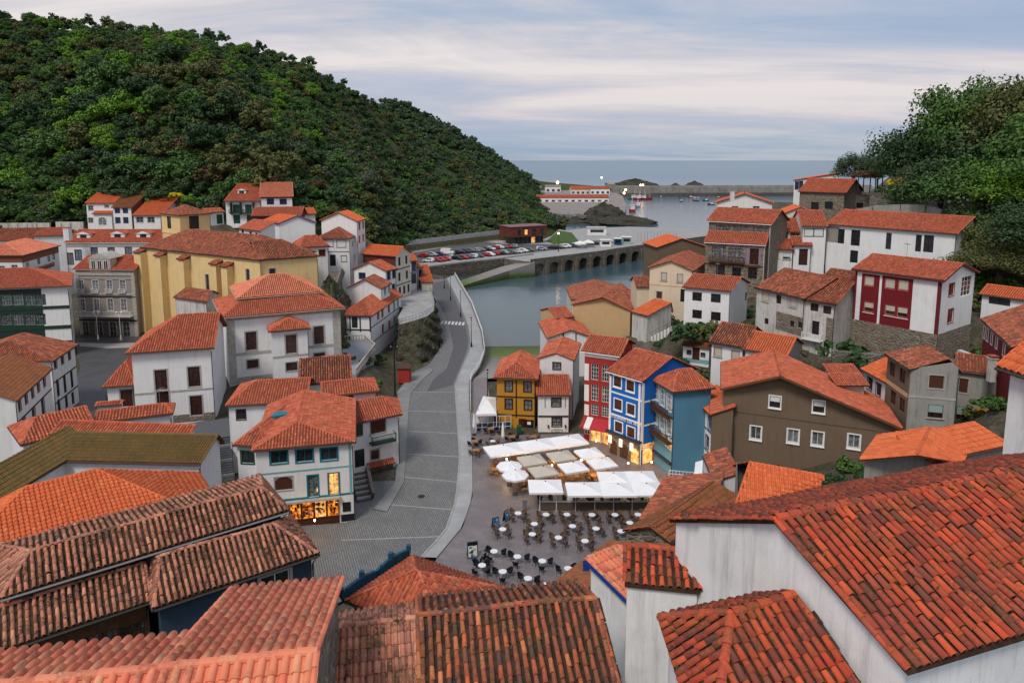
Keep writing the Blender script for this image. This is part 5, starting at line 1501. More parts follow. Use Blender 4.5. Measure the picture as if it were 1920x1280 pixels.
b = h.block((1838, 598), (1896, 651), ze=19, zb=13, depth=9, ax='x', rise=2.2, ov=.35, tile=T_OLD, wall=CRIM, jit=.012)
wins(b, 'f', [(1843, 620), (1852, 628), (1860, 634), (1869, 641), (1883, 655)], .75, 1.3, 'wn'); 
b2 = h.block((1884, 640), (1960, 668), ze=18.6, zb=13, depth=7, ax='x', rise=2, ov=.3, tile=T_RED, wall=CREAM); h.done()
h = House('garage', 'small white garage with orange roof beside the crimson and white house', 'garage')
b = h.block((1836, 551), (1960, 568), D=96, zb=14.5, ry=540, tile=T_NEW, wall=WHITE2, ov=.3); win(b, 'f', 1874, 565, 2.6, 1.0, 'k'); h.done()
# --- foreground right
h = House('house', 'orange hipped roof with low grey wall below the concrete house')
b = h.block((1613, 861), (1806, 868), ze=17.8, zb=10, BL=(1646, 816), ax='y', R0=(1718, 852, 18.9), R1=(1745, 801, 18.9), rise=1, ov=.25, tile=T_NEW, wall=CONCR, pitch=.22, cw=.82)
b2 = h.block((1748, 866), (1896, 834), ze=17.9, zb=10, depth=2.6, ax='x', rt=1, rise=.65, ov=.2, tile=T_NEW, wall=CONCR, pitch=.22, cw=.82); h.done()
h = House('house', 'white house with thick clay eaves tiles at the far right edge')
b = h.block((1868, 686), (2080, 755), ze=28.6, zb=20, depth=6, ax='x', rise=2.2, ov=.35, tile=T_NEW, wall=FGWH, near=1, jit=.01); h.done()
h = House('house', 'steep red tile roof patch below the brown house')
b = h.block((1378, 948), (1522, 968), ze=12.3, zb=6, depth=7, ax='x', R0=(1406, 866, 13.8), R1=(1542, 891, 13.8), rise=1.4, ov=.2, tile=T_NEW, wall=CONCR, near=1, cw=.8); h.done()
h = House('house', 'stone gabled roof with bright orange slope above the mossy brown roof')
b = h.block((1169, 993), (1257, 1016), ze=11.1, zb=5, BR=(1394, 935), ax='y', R0=(1218, 986, 12), R1=(1337, 902, 12), rise=1, ov=.15, tile=T_BROWN, wall=STONEG, pitch=.24, near=1)
b2 = h.block((1247, 894), (1199, 973), ze=9.4, zb=3, depth=5, ax='x', rt=1, rise=1.5, ov=.15, tile=T_OLD, wall=CONCR, pitch=.22)
b3 = h.block((1318, 853), (1339, 902), ze=10.5, zb=3, depth=2, ax='x', rt=1, rise=.8, ov=.1, tile=T_OLD, wall=WHITE, pitch=.22); h.done()
h = House('house', 'mossy brown roof reaching down to the plaza chairs')
b = h.block((1143, 1014), (1029, 1100), ze=9.5, zb=2, depth=9, ax='x', R0=(1253, 1021, 11.1), R1=(1111, 1099, 11.1), rise=1, ov=.2, tile=T_BROWN, wall=CONCR, pitch=.2, tl=.34, cw=.85); h.done()
h = House('house', 'pyramid red roof with curved blue parapet at the bottom of the street')
fl, bl, br = at_z(647, 1125, 9.5), at_z(773, 1041, 9.5), at_z(950, 1103, 9.5)
b = h.block(fl, fl + (br - bl), zb=0, BL=bl, BR=br, ax='x', R0=(778, 1068, 11.3), R1=(786, 1071, 11.3), rise=1.8, h0=.4, h1=.4, ov=.35, tile=T_RED, wall=SLATE, near=1)
def _par():
    m = MB(); d = (bl - fl); N_ = 14; nrm = Vector((-d.y, d.x, 0)).normalized()
    prev = None
    for k in range(N_ + 1):
        t = k / N_; p = fl + d * t + nrm * .35 + V(0, 0, .25 + .35 * abs(math.sin(math.pi * t * 2)) ** .5 * .8)
        if prev is not None:
            m.bar(prev - V(0, 0, .3), p - V(0, 0, .3), .22, .7)
        if k in (0, 4, 10, 14): m.box(p + V(0, 0, .2), (.3, .3, .5))
        prev = p
    m.build('parapet', plain('paint_teal_blue', (.012, .085, .14), .5, .3, 4), h.th)
h.extra.append(_par); h.done()
h = House('house', 'foreground white walled house with large weathered red tile roof at lower right')
ap = at_z(1453, 974, 27.5); ev = at_z(1703, 1257, 26.0); rd = (at_z(1920, 882, 27.5) - ap); rd.z = 0; rd.normalize()
far = at_z(1255, 973, 25.2)
b = h.block(ev, ev + rd * 15, zb=15, BL=far, BR=far + rd * 15, ax='x', R0=ap, R1=ap + rd * 15, rise=1, ov=(.2, .2, .2, .12), tile=T_FG, wall=FGWH, near=2, pitch=.26, tl=.40, jit=.022, caps_r=.14, gutter=None, cw=.74)
b2 = h.block((1328, 1440, 24.6), (1642, 1335, 24.6), zb=15, BR=(1452, 1110, 24.8), BL=(1236, 1161, 24.8), ax='x', R0=(1372, 1151, 25.9), R1=(1488, 1113, 25.9), rise=1.4, h0=.4, ov=(.25, .05, .25, .25), tile=T_FG, wall=FGWH, near=2, pitch=.26, tl=.36, jit=.022, caps_r=.14, gutter=None, cw=.74)
b3 = h.block(V(3.6, 20.2, 23.6), V(5.9, 19.8, 23.6), zb=14, depth=1.5, ax='x', rt=1, rise=.4, ov=.08, tile=T_FG, wall=FGWH, near=1, pitch=.26, jit=.02, gutter=None); h.done()
h = House('house', 'small white gable with salmon tiles and blue board between two foreground roofs')
b = h.block(V(4.85, 26, 19.0), V(6.4, 27, 19.0), zb=12, BL=V(3.3, 28.2, 19.0), ax='x', rt=1, rise=.5, ov=.15, tile=T_PINK, wall=FGWH, near=1, pitch=.24, tl=.5, cw=.8, jit=.004, under=plain('paint_blue', (.012, .05, .25), .6)); h.done()
# ================================================================== ground, streets, sea, hills
SEA = -3.5
def inpoly(x, y, P):
    c = np.zeros(np.shape(x), bool); j = len(P) - 1
    for i in range(len(P)):
        xi, yi = P[i]; xj, yj = P[j]
        cond = ((yi > y) != (yj > y)) & (x < (xj - xi) * (y - yi) / ((yj - yi) if yj != yi else 1e-9) + xi)
        c ^= cond; j = i
    return c
def pxpoly(pts, z=0.0): return [tuple(at_z(x, y, z).xy) for x, y in pts]
PROM_L = [(790, 1046), (835, 998), (855, 940), (862, 860), (858, 800), (853, 725), (862, 700), (880, 660), (883, 640), (878, 610), (858, 560), (838, 522)]
PROM_R = [(818, 1047), (868, 987), (886, 930), (885, 850), (881, 780), (881, 712), (897, 692), (908, 662), (903, 625), (884, 572), (852, 516)]
STREET = [(540, 1180), (520, 1060), (515, 1000), (560, 985), (650, 980), (655, 905), (742, 900), (748, 800), (744, 735), (770, 700), (806, 682), (826, 650), (812, 590), (798, 548), (810, 524), (838, 522)]
PLAZA = PROM_R[:6] + [(912, 706), (925, 790), (935, 816), (1090, 812), (1150, 838), (1345, 880), (1345, 930), (1210, 1005), (1050, 1110), (980, 1160), (800, 1120)]
LSTREET = [(140, 634), (300, 630), (262, 660), (205, 720), (188, 800), (120, 800), (150, 690)]
HARB = [tuple(at_z(x, y, SEA).xy) for x, y in [(905, 700), (1040, 655), (1040, 600), (1190, 545), (1225, 500), (1245, 486)]] + [(62, 300), (120, 420), (400, 700), (900, 1500), (0, 2000), (30, 700), (20, 330)] + [tuple(at_z(x, y, SEA).xy) for x, y in [(995, 518), (870, 535), (852, 540), (905, 640)]]
ctrl = list(GROUND_CTRL)
for P, z in ((STREET, 0), (PLAZA, 0), (LSTREET, 0), (PROM_L, 0)):
    for x, y in P: q = at_z(x, y, z); ctrl.append((q.x, q.y, -.3))
for x, y, z in [(0, 4, 21), (-20, 6, 17), (20, 6, 18), (-45, 15, 14), (45, 20, 18), (60, 45, 20), (75, 65, 20), (80, 90, 21), (88, 110, 21), (95, 130, 25), (118, 118, 33), (130, 150, 42), (100, 160, 31), (84, 165, 25), (72, 190, 22), (62, 230, 15), (95, 240, 22), (150, 220, 48), (55, 165, 18), (48, 190, 14),
                (-60, 60, 2), (-80, 80, 1), (-120, 140, 3), (-120, 180, 6), (-150, 200, 14), (-80, 200, 16), (-50, 195, 17), (-40, 165, 8), (-30, 140, 3), (-36, 120, 3), (-30, 108, 3.6), (-24, 104, 3.6), (30, 60, 4), (24, 52, 4), (-12, 30, 11), (-5, 34, 9), (5, 36, 6), (-20, 48, 4), (-14, 54, 0), (40, 85, 8), (52, 100, 11.5), (38, 112, 10.5), (46, 122, 13), (28, 118, 8), (20, 110, 3), (22, 126, 4), (12, 118, -1), (9, 105, -.5)]:
    ctrl.append((x, y, z)); ctrl.append((x, y, z))
C = np.array(ctrl)
def ground_z(x, y):
    d2 = (x[..., None] - C[:, 0]) ** 2 + (y[..., None] - C[:, 1]) ** 2 + 1.5
    w = 1.0 / d2 ** 1.7
    return (w * C[:, 2]).sum(-1) / w.sum(-1)
gx = np.arange(-200, 215, 2.0); gy = np.arange(2, 262, 2.0)
GX, GY = np.meshgrid(gx, gy)
GZ = np.zeros_like(GX)
for i in range(len(gy)): GZ[i] = ground_z(GX[i], GY[i])
nzg = np.random.RandomState(3)
GZ += nzg.uniform(-.15, .15, GZ.shape)
for P in (STREET + PROM_L[::-1], PROM_L + PROM_R[::-1], PLAZA, LSTREET):
    m_ = inpoly(GX, GY, pxpoly(P)); GZ[m_] = np.minimum(GZ[m_], -.35)
    for dx in (-2, 2):
        for dy in (-2, 2):
            m2 = inpoly(GX + dx, GY + dy, pxpoly(P)); GZ[m2] = np.minimum(GZ[m2], -.12)
mh = inpoly(GX, GY, HARB)
pr_ = [at_z(x, y, 0) for x, y in PROM_R[5:]]
xl_ = np.interp(GY, [p.y for p in pr_] + [206, 212, 262], [p.x + .5 for p in pr_] + [-26, -46, -46])
xr_ = np.interp(GY, [97, 105, 112, 122, 135, 150, 170, 190, 230, 262], [-40, -4, 6, 10.5, 19, 29, 44, 57, 80, 95])
mh |= (GX > xl_) & (GX < xr_) & (GY > 112)
GZ[mh] = -6.5
# the far left lies under the wooded hill mesh
ny_, nx_ = GX.shape
Vg = np.stack([GX, GY, GZ], -1).reshape(-1, 3)
idx = np.arange(nx_ * ny_).reshape(ny_, nx_)
Qg = np.stack([idx[:-1, :-1], idx[:-1, 1:], idx[1:, 1:], idx[1:, :-1]], -1).reshape(-1, 4)
gm, t, bs = new_mat('ground_earth')
g = N(t, 'ShaderNodeNewGeometry'); f = noise(t, g.outputs['Position'], .25, 8, .65); f2 = noise(t, g.outputs['Position'], 2.5, 5, .6)
c = ramp(t, mth(t, 'ADD', mth(t, 'MULTIPLY', f, .6), mth(t, 'MULTIPLY', f2, .4)), [(.36, (.035, .045, .015)), (.46, (.06, .055, .03)), (.55, (.10, .085, .065)), (.68, (.17, .15, .125))])
t.links.new(c, bs.inputs['Base Color'])
bp = N(t, 'ShaderNodeBump'); bp.inputs['Strength'].default_value = .9; bp.inputs['Distance'].default_value = .4
t.links.new(noise(t, g.outputs['Position'], 1.8, 6, .7), bp.inputs['Height']); t.links.new(bp.outputs[0], bs.inputs['Normal'])
npmesh('ground', Vg, Qg, gm, kind='structure')
def gz_at(x, y): return float(ground_z(np.array([float(x)]), np.array([float(y)]))[0])

def sheet(name, pts, z, mat, kind='structure'):
    m = MB(); pts = list(pts)
    a = sum(pts[i][0] * pts[(i + 1) % len(pts)][1] - pts[(i + 1) % len(pts)][0] * pts[i][1] for i in range(len(pts)))
    if a < 0: pts = pts[::-1]
    tri = tessellate_polygon([[Vector((p[0], p[1], 0)) for p in pts]])
    me = bpy.data.meshes.new(name)
    fs = []
    for i, j, k in tri:
        cr = (pts[j][0] - pts[i][0]) * (pts[k][1] - pts[i][1]) - (pts[j][1] - pts[i][1]) * (pts[k][0] - pts[i][0])
        if abs(cr) > 1e-6: fs.append((i, j, k) if cr > 0 else (i, k, j))
    me.from_pydata([(p[0], p[1], z) for p in pts], [], fs); me.materials.append(mat)
    o = bpy.data.objects.new(name, me); COL.objects.link(o); o['kind'] = kind
    return o
# materials of the paved ground
def paving(name, c0, c1, bw, bh, mortar, rot=0.0, msize=.015, wet=.5, bump=.3):
    m, t, bs = new_mat(name)
    g = N(t, 'ShaderNodeNewGeometry')
    v = mapping(t, g.outputs['Position'], rot=(0, 0, rot))
    br = N(t, 'ShaderNodeTexBrick'); br.inputs['Scale'].default_value = 1.0; br.inputs['Brick Width'].default_value = bw; br.inputs['Row Height'].default_value = bh
    br.inputs['Mortar Size'].default_value = msize; br.inputs['Color1'].default_value = (*c0, 1); br.inputs['Color2'].default_value = (*c1, 1); br.inputs['Mortar'].default_value = (*mortar, 1)
    t.links.new(v, br.inputs['Vector'])
    f = noise(t, g.outputs['Position'], .35, 6, .65)
    c = mixc(t, ramp(t, f, [(.35, .55), (.65, 0.0)]), br.outputs['Color'], tuple(x * .6 for x in c0))
    t.links.new(c, bs.inputs['Base Color'])
    r = ramp(t, f, [(.3, wet * .75), (.7, wet * 1.15)]); t.links.new(r, bs.inputs['Roughness']); bs.inputs['Specular IOR Level'].default_value = .4
    bp = N(t, 'ShaderNodeBump'); bp.inputs['Strength'].default_value = bump; bp.inputs['Distance'].default_value = .02
    t.links.new(br.outputs['Fac'], bp.inputs['Height']); bp.invert = True
    t.links.new(bp.outputs[0], bs.inputs['Normal'])
    return m
SETTS = paving('setts_grey', (.18, .18, .178), (.25, .245, .24), .5, .22, (.07, .07, .07), 1.2, .03, .75)
PLZ = paving('plaza_slabs', (.175, .150, .154), (.22, .19, .194), 1.1, .7, (.10, .085, .088), .25, .012, .45)
PAVE = paving('promenade_slabs', (.34, .345, .35), (.38, .385, .39), 1.4, 1.0, (.25, .25, .25), .1, .012, .7)
ASPH = plain('asphalt', (.10, .10, .105), .75, .2, 1.5)
KERB = plain('kerb_stone', (.33, .32, .31), .8, .2, 3)
DECK = plain('quay_concrete', (.33, .325, .32), .8, .25, .6)
sheet('street', pxpoly(STREET + PROM_L[::-1]), 0.0, SETTS)
sheet('plaza', pxpoly(PLAZA), 0.004, PLZ)
sheet('street', pxpoly(LSTREET), 0.006, paving('setts_dark', (.075, .078, .085), (.10, .10, .11), .5, .25, (.04, .04, .045), .4, .03, .55))
# asphalt lane of the harbour road
lane = [(806, 548), (818, 560), (842, 610), (850, 650), (838, 690), (812, 712), (800, 735), (848, 722), (860, 695), (874, 660), (878, 640), (873, 612), (854, 562), (836, 526), (815, 530)]
sheet('road', pxpoly(lane), 0.008, ASPH)
def ribbon(name, L, R, z, mat, thick=0.14, kind='structure'):
    m = MB(); n = min(len(L), len(R))
    def rs_(P, k):
        q = [at_z(x, y, 0) for x, y in P]; d = [0]
        for a, b in zip(q, q[1:]): d.append(d[-1] + (b - a).length)
        out = []
        for i in range(k):
            s_ = d[-1] * i / (k - 1); j = max(0, min(len(d) - 2, int(np.searchsorted(d, s_)) - 1)); tt = (s_ - d[j]) / max(1e-6, d[j + 1] - d[j]); out.append(q[j].lerp(q[j + 1], min(1, tt)))
        return out
    k = 60; A, B = rs_(L, k), rs_(R, k)
    for i in range(k - 1):
        up = Vector((0, 0, z))
        m.quad(A[i] + up, B[i] + up, B[i + 1] + up, A[i + 1] + up)
        m.quad(A[i + 1] + up, A[i + 1] + V(0, 0, z - thick - .1), A[i] + V(0, 0, z - thick - .1), A[i] + up)
        m.quad(B[i] + up, B[i] + V(0, 0, z - thick - .1), B[i + 1] + V(0, 0, z - thick - .1), B[i + 1] + up)
    o = m.build(name, mat); o['kind'] = kind
    return A, B
PA, PB = ribbon('pavement', PROM_L, PROM_R, 0.13, PAVE)
# kerb stones along the promenade edge, each its own piece
kerb = bpy.data.objects.new('kerb', None); COL.objects.link(kerb); kerb['kind'] = 'structure'; ORG[kerb.name] = V(0, 0, 0)
km = None
for i in range(len(PA) - 1):
    a, b_ = PA[i], PA[i + 1]; d = b_ - a; L = d.length
    if L < .1: continue
    ang = math.atan2(d.y, d.x); m_ = max(1, int(L / 1.0))
    for q in range(m_):
        if km is None:
            mm = MB(); mm.box((0, 0, .08), (.97, .2, .2)); ko = mm.build('kerb_stone', KERB, kerb); km = ko.data
        else:
            ko = bpy.data.objects.new('kerb_stone', km); COL.objects.link(ko); ko.parent = kerb
        ko.location = a + d * ((q + .5) / m_); ko.rotation_euler = (0, 0, ang); ko.scale = (L / m_, 1, 1)
# painted crossing on the harbour road
for k in range(7):
    a, b_ = at_z(826, 604, .014), at_z(872, 607, .014); p = a.lerp(b_, (k + .5) / 7)
    m = MB(); m.box((p.x, p.y, .0135), (.5, 3.0, .003)); o = m.build('crossing_stripe', plain('road_paint', (.55, .55, .53), .7)); o['kind'] = 'structure'
# --- sea wall of the promenade
m = MB()
wl = [p for p in PB if p.y > 97]
for a, b_ in zip(wl, wl[1:]):
    m.quad(V(a.x, a.y, -7), V(b_.x, b_.y, -7), V(b_.x, b_.y, 0.0), V(a.x, a.y, 0.0))
    m.bar(V(a.x + .1, a.y, .13), V(b_.x + .1, b_.y, .13), .45, .3)
o = m.build('sea_wall', SEAW); tag(o, 'stone sea wall curving below the promenade railing', 'wall')
rail = thing('railing', 'white metal railing along the curved promenade by the water', 'railing', wl[0])
m = MB(); mp = MB(); pts = [p + V(.1, 0, 1.15) for p in wl]
for k in range(0, len(pts) - 1):
    for zz in (0, -.35, -.7): m.bar(pts[k] + V(0, 0, zz), pts[k + 1] + V(0, 0, zz), .05)
m.build('rail', WHMET, rail)
for k in range(len(pts)):
    d = pts[min(k + 1, len(pts) - 1)] - pts[max(0, k - 1)]
    for s_ in (0, .5):
        if k + 1 < len(pts) or s_ == 0:
            q = pts[k].lerp(pts[min(k + 1, len(pts) - 1)], s_); mp = MB(); mp.bar(q - V(0, 0, 1.1), q, .07); mp.build('rail_post', WHMET, rail)
# slipway with algae
slm, t, bs = new_mat('slipway_concrete')
g = N(t, 'ShaderNodeNewGeometry'); sp = N(t, 'ShaderNodeSeparateXYZ'); t.links.new(g.outputs['Position'], sp.inputs[0])
f = noise(t, g.outputs['Position'], .5, 6, .7)
al = mth(t, 'ADD', sp.outputs[2], mth(t, 'MULTIPLY', f, 2.2))
mp_ = N(t, 'ShaderNodeMapRange'); mp_.inputs[1].default_value = -4; mp_.inputs[2].default_value = 1; t.links.new(al, mp_.inputs[0])
c = ramp(t, mp_.outputs[0], [(.25, (.03, .04, .015)), (.42, (.07, .11, .015)), (.55, (.10, .14, .03)), (.68, (.20, .185, .16)), (.9, (.25, .235, .22))])
t.links.new(c, bs.inputs['Base Color']); bs.inputs['Roughness'].default_value = .6
m = MB(); A0, A1, B0, B1 = at_z(884, 713, -.02), at_z(1005, 700, -.02), at_z(895, 640, -4.2), at_z(1045, 640, -4.2)
for i in range(10):
    for j in range(10):
        P = lambda u, v: (A0.lerp(A1, u)).lerp(B0.lerp(B1, u), v)
        m.quad(P(i / 10, j / 10), P((i + 1) / 10, j / 10), P((i + 1) / 10, (j + 1) / 10), P(i / 10, (j + 1) / 10))
o = m.build('slipway', slm); o['kind'] = 'structure'
# --- sea
wm, t, bs = new_mat('sea_water')
g = N(t, 'ShaderNodeNewGeometry')
cd = N(t, 'ShaderNodeSeparateXYZ'); t.links.new(g.outputs['Position'], cd.inputs[0])
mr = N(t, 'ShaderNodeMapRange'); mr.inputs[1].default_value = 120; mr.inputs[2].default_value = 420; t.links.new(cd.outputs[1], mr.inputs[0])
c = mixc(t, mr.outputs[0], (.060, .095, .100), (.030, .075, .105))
t.links.new(c, bs.inputs['Base Color']); bs.inputs['Roughness'].default_value = .09; bs.inputs['IOR'].default_value = 1.33; bs.inputs['Specular IOR Level'].default_value = .5
w1 = noise(t, mapping(t, g.outputs['Position'], scale=(.5, 1.1, 1)), 1.1, 5, .6, .3); w2 = noise(t, mapping(t, g.outputs['Position'], scale=(.05, .14, 1)), 1.0, 4, .55)
bp = N(t, 'ShaderNodeBump'); mr2 = N(t, 'ShaderNodeMapRange'); mr2.inputs[1].default_value = 300; mr2.inputs[2].default_value = 1500; mr2.inputs[3].default_value = .13; mr2.inputs[4].default_value = .8; t.links.new(cd.outputs[1], mr2.inputs[0]); t.links.new(mr2.outputs[0], bp.inputs['Strength']); bp.inputs['Distance'].default_value = .3
t.links.new(mth(t, 'ADD', w1, mth(t, 'MULTIPLY', w2, 2.0)), bp.inputs['Height']); t.links.new(bp.outputs[0], bs.inputs['Normal'])
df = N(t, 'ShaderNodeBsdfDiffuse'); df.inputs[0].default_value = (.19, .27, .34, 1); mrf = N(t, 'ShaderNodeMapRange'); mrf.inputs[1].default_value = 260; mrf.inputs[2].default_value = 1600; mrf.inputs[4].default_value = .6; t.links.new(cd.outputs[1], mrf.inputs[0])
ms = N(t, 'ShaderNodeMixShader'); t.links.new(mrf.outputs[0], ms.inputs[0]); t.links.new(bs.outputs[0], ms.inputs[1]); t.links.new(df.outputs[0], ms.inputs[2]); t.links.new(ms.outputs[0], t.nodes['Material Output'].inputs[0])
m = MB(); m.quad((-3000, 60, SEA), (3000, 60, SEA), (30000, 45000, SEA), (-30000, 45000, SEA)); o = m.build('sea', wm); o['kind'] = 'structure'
# --- car park deck, ramp and arched quay
DZ = 1.6
dk = [(700, 505), (800, 500), (880, 490), (940, 484), (995, 491), (1060, 481), (1150, 466), (1245, 453), (1400, 432), (1180, 425), (1095, 428), (1060, 432), (1048, 430), (1035, 442), (1010, 452), (950, 452), (900, 446), (760, 470), (690, 482)]
dkp = [tuple(at_z(x, y, DZ).xy) for x, y in dk]
m = MB()
a = sum(dkp[i][0] * dkp[(i + 1) % len(dkp)][1] - dkp[(i + 1) % len(dkp)][0] * dkp[i][1] for i in range(len(dkp)))
if a < 0: dkp = dkp[::-1]
sheet('quay', dkp, DZ, DECK)
for i in range(len(dkp)):
    p, q = dkp[i], dkp[(i + 1) % len(dkp)]
    m.quad((p[0], p[1], -7), (q[0], q[1], -7), (q[0], q[1], DZ - .004), (p[0], p[1], DZ - .004))
o = m.build('quay_wall', SEAW); tag(o, 'dark stone quay wall carrying the car park', 'wall')
sheet('car_park', [tuple(at_z(x, y, DZ).xy) for x, y in [(770, 496), (880, 483), (960, 478), (1050, 468), (1160, 455), (1130, 450), (1040, 458), (950, 458), (900, 452), (775, 474)]], DZ + .006, ASPH)
m = MB()
for a_, b_ in zip([(800, 500), (880, 490), (940, 484)], [(880, 490), (940, 484), (1000, 476)]): m.bar(at_z(*a_, DZ + .25), at_z(*b_, DZ + .25), .5, .5)
o = m.build('parapet', DECK); tag(o, 'low pale concrete parapet in front of the parked cars', 'wall')
# ramp from the quay down to the water
m = MB(); ra = [at_z(852, 530, -2.6), at_z(940, 500, -.6), at_z(1000, 486, DZ - .05)]; rb = [at_z(866, 536, -2.6), at_z(955, 507, -.6), at_z(1003, 492, DZ - .05)]
for i in range(2):
    m.quad(ra[i], rb[i], rb[i + 1], ra[i + 1]); m.quad(rb[i], V(rb[i].x, rb[i].y, -7), V(rb[i + 1].x, rb[i + 1].y, -7), rb[i + 1])
o = m.build('ramp', slm); o['kind'] = 'structure'
# arches
aq = thing('arched_quay', 'stone quay pierced by a row of dark round arches above the water', 'bridge', at_z(1000, 515, SEA))
a0, a1 = at_z(992, 517, SEA), at_z(1262, 478.5, SEA)
dq = (a1 - a0); Lq = dq.length; eq = dq / Lq; nq = Vector((eq.y, -eq.x, 0)); NA = 11; wq = Lq / NA
pier = MB(); vo = MB()
def QP(u, z, o=0): p = a0 + eq * u + nq * o; return V(p.x, p.y, z)
for k in range(NA):
    u0, u1 = wq * k, wq * (k + 1); um = (u0 + u1) / 2; r = wq * .30; sp_ = SEA + 2.4; zt = DZ + .9
    m = MB(); N_ = 10; ap_ = [(um - r * math.cos(math.pi * q / N_), sp_ + r * .75 * math.sin(math.pi * q / N_)) for q in range(N_ + 1)]
    m.quad(QP(u0, -7, 1.2), QP(um - r, -7, 1.2), QP(um - r, zt, 1.2), QP(u0, zt, 1.2)); m.quad(QP(um + r, -7, 1.2), QP(u1, -7, 1.2), QP(u1, zt, 1.2), QP(um + r, zt, 1.2))
    for (ua, za), (ub, zb_) in zip(ap_, ap_[1:]):
        m.quad(QP(ua, za, 1.2), QP(ub, zb_, 1.2), QP(ub, zt, 1.2), QP(ua, zt, 1.2)); m.quad(QP(ub, zb_, 1.2), QP(ua, za, 1.2), QP(ua, za, -6), QP(ub, zb_, -6))
    for s_ in (-1, 1): m.quad(QP(um + s_ * r, -7, 1.2), QP(um + s_ * r, -7, -6), QP(um + s_ * r, sp_, -6), QP(um + s_ * r, sp_, 1.2))
    m.quad(QP(u0, zt, 1.2), QP(u1, zt, 1.2), QP(u1, zt, .7), QP(u0, zt, .7)); m.quad(QP(u1, zt, .7), QP(u0, zt, .7), QP(u0, DZ, .7), QP(u1, DZ, .7))
    m.build('arch', SEAW, aq)
    p = MB(); p.box(QP(u0, (SEA - 2 + DZ) / 2, 1.5), (1.3, .8, DZ + 5), (eq, nq, V(0, 0, 1))); p.build('pier', SEAW, aq)
    bk = MB(); bk.box(QP(um, -2.5, -5.6), (wq, .4, 7), (eq, nq, V(0, 0, 1))); bk.build('arch_back', plain('stone_black', (.015, .014, .013), .9), aq)  # near-black backing closes the rear of each arch
# rock under the harbour row (left of the road)
def rock(name, label, cx_, cy_, zb_, rx, ry_, hz, mat, seed=1, kind=None, cat='rock', jag=.35, grid=26):
    rs = np.random.RandomState(seed); n = grid; th_ = np.linspace(0, 2 * math.pi, n, endpoint=False); V_ = []
    ph = rs.uniform(0, 6.28, 12); fr_ = rs.randint(2, 7, 12)
    lv = 9
    for l in range(lv + 1):
        t_ = l / lv; rad = math.cos(t_ * math.pi / 2) ** .8
        for a in th_:
            w = 1 + jag * sum(math.sin(fr_[q] * a + ph[q] + l * (q % 3)) for q in range(6)) / 6 + rs.uniform(-.1, .1)
            V_.append((cx_ + rx * rad * w * math.cos(a), cy_ + ry_ * rad * w * math.sin(a), zb_ + hz * (t_ ** .9) * (1 + rs.uniform(-.12, .12))))
    Q_ = [(l * n + i, l * n + (i + 1) % n, (l + 1) * n + (i + 1) % n, (l + 1) * n + i) for l in range(lv) for i in range(n)]
    o = npmesh(name, V_, Q_, mat)
    if kind: o['kind'] = kind
    else: tag(o, label, cat)
    return o
ROCKM = stonemat('rock_dark', [(.03, .026, .023), (.085, .072, .06), (.055, .047, .04)], .35, (.02, .018, .016), 1.0, moss=.5)
ROCKG = stonemat('rock_earthy', [(.05, .04, .03), (.11, .09, .065), (.075, .06, .04)], .7, (.03, .03, .02), 1.0, moss=.75)

# balustraded terrace right of the big mansion
tp = [(642, 640), (684, 638), (703, 655), (668, 702), (640, 700)]
tw = [tuple(at_z(x, y, 4).xy) for x, y in tp]
te = thing('terrace', 'grey paved terrace with pale balustrade beside the two-tier mansion', 'terrace', (tw[0][0], tw[0][1], 0))
if sum(tw[i][0] * tw[(i + 1) % 5][1] - tw[(i + 1) % 5][0] * tw[i][1] for i in range(5)) < 0: tw2 = tw[::-1]
else: tw2 = tw
MB().prism(tw2, -.5, 4.0).build('terrace_floor', plaster('terrace_slab', (.30, .31, .33), amt=.3), te)
for i, (p, q) in enumerate(zip(tw[:3], tw[1:4])):
    P, Q_ = V(*p, 4.0), V(*q, 4.0); L = (Q_ - P).length
    m = MB(); m.bar(P + V(0, 0, 1.0), Q_ + V(0, 0, 1.0), .25, .14); m.bar(P + V(0, 0, .1), Q_ + V(0, 0, .1), .25, .16); ra_ = m.build('balustrade', QUOIN, te)
    k = int(L / .45)
    for j in range(k + 1):
        c_ = P.lerp(Q_, j / k); mm = MB(); mm.tube([c_ + V(0, 0, .15), c_ + V(0, 0, .4), c_ + V(0, 0, .7), c_ + V(0, 0, .95)], [.06, .1, .06, .07], 6, False); mm.build('baluster', QUOIN, ra_)
# outdoor stair between corner house and left mansion
st = thing('stairway', 'dark stone stairway with white side wall left of the corner shop house', 'stairs', at_z(410, 930, 0))
s0, s1 = at_z(405, 922, .2), at_z(402, 822, 4.0); dS = s1 - s0; dS.z = 0; wv = Vector((-dS.y, dS.x, 0)).normalized()
NS = 22
stp = plain('step_stone', (.10, .105, .115), .7, .2, 3); edge = plain('step_nosing', (.22, .22, .22), .7, .2, 3)
for k in range(NS):
    f0 = k / NS; p = s0 + dS * ((k + .5) / NS)
    m = MB(); m.box((p.x, p.y, 4.0 * (k + 1) / NS / 2 - .2), (dS.length / NS + .02, 4.0, 4.0 * (k + 1) / NS + .4), (dS.normalized(), wv, V(0, 0, 1))); m.build('step', stp if k % 6 else edge, st)
p = s1 + dS.normalized() * 3; m = MB(); m.box((p.x, p.y, 1.9), (7, 9, 4.2), (dS.normalized(), wv, V(0, 0, 1))); m.build('landing', stp, st)
m = MB(); m.bar(s0 + wv * 2.3 + V(0, 0, .6), s1 + wv * 2.3 + V(0, 0, .6), .3, 2.6); m.build('side_wall', WHITE2, st)
m = MB()
for s_ in (-1.9, 1.9):
    m.bar(s0 + wv * s_ + V(0, 0, 1.0), s1 + wv * s_ + V(0, 0, 1.0), .05)
    for k in range(8): q = s0.lerp(s1, k / 7) + wv * s_; m.bar(q, q + V(0, 0, 1.0), .04)
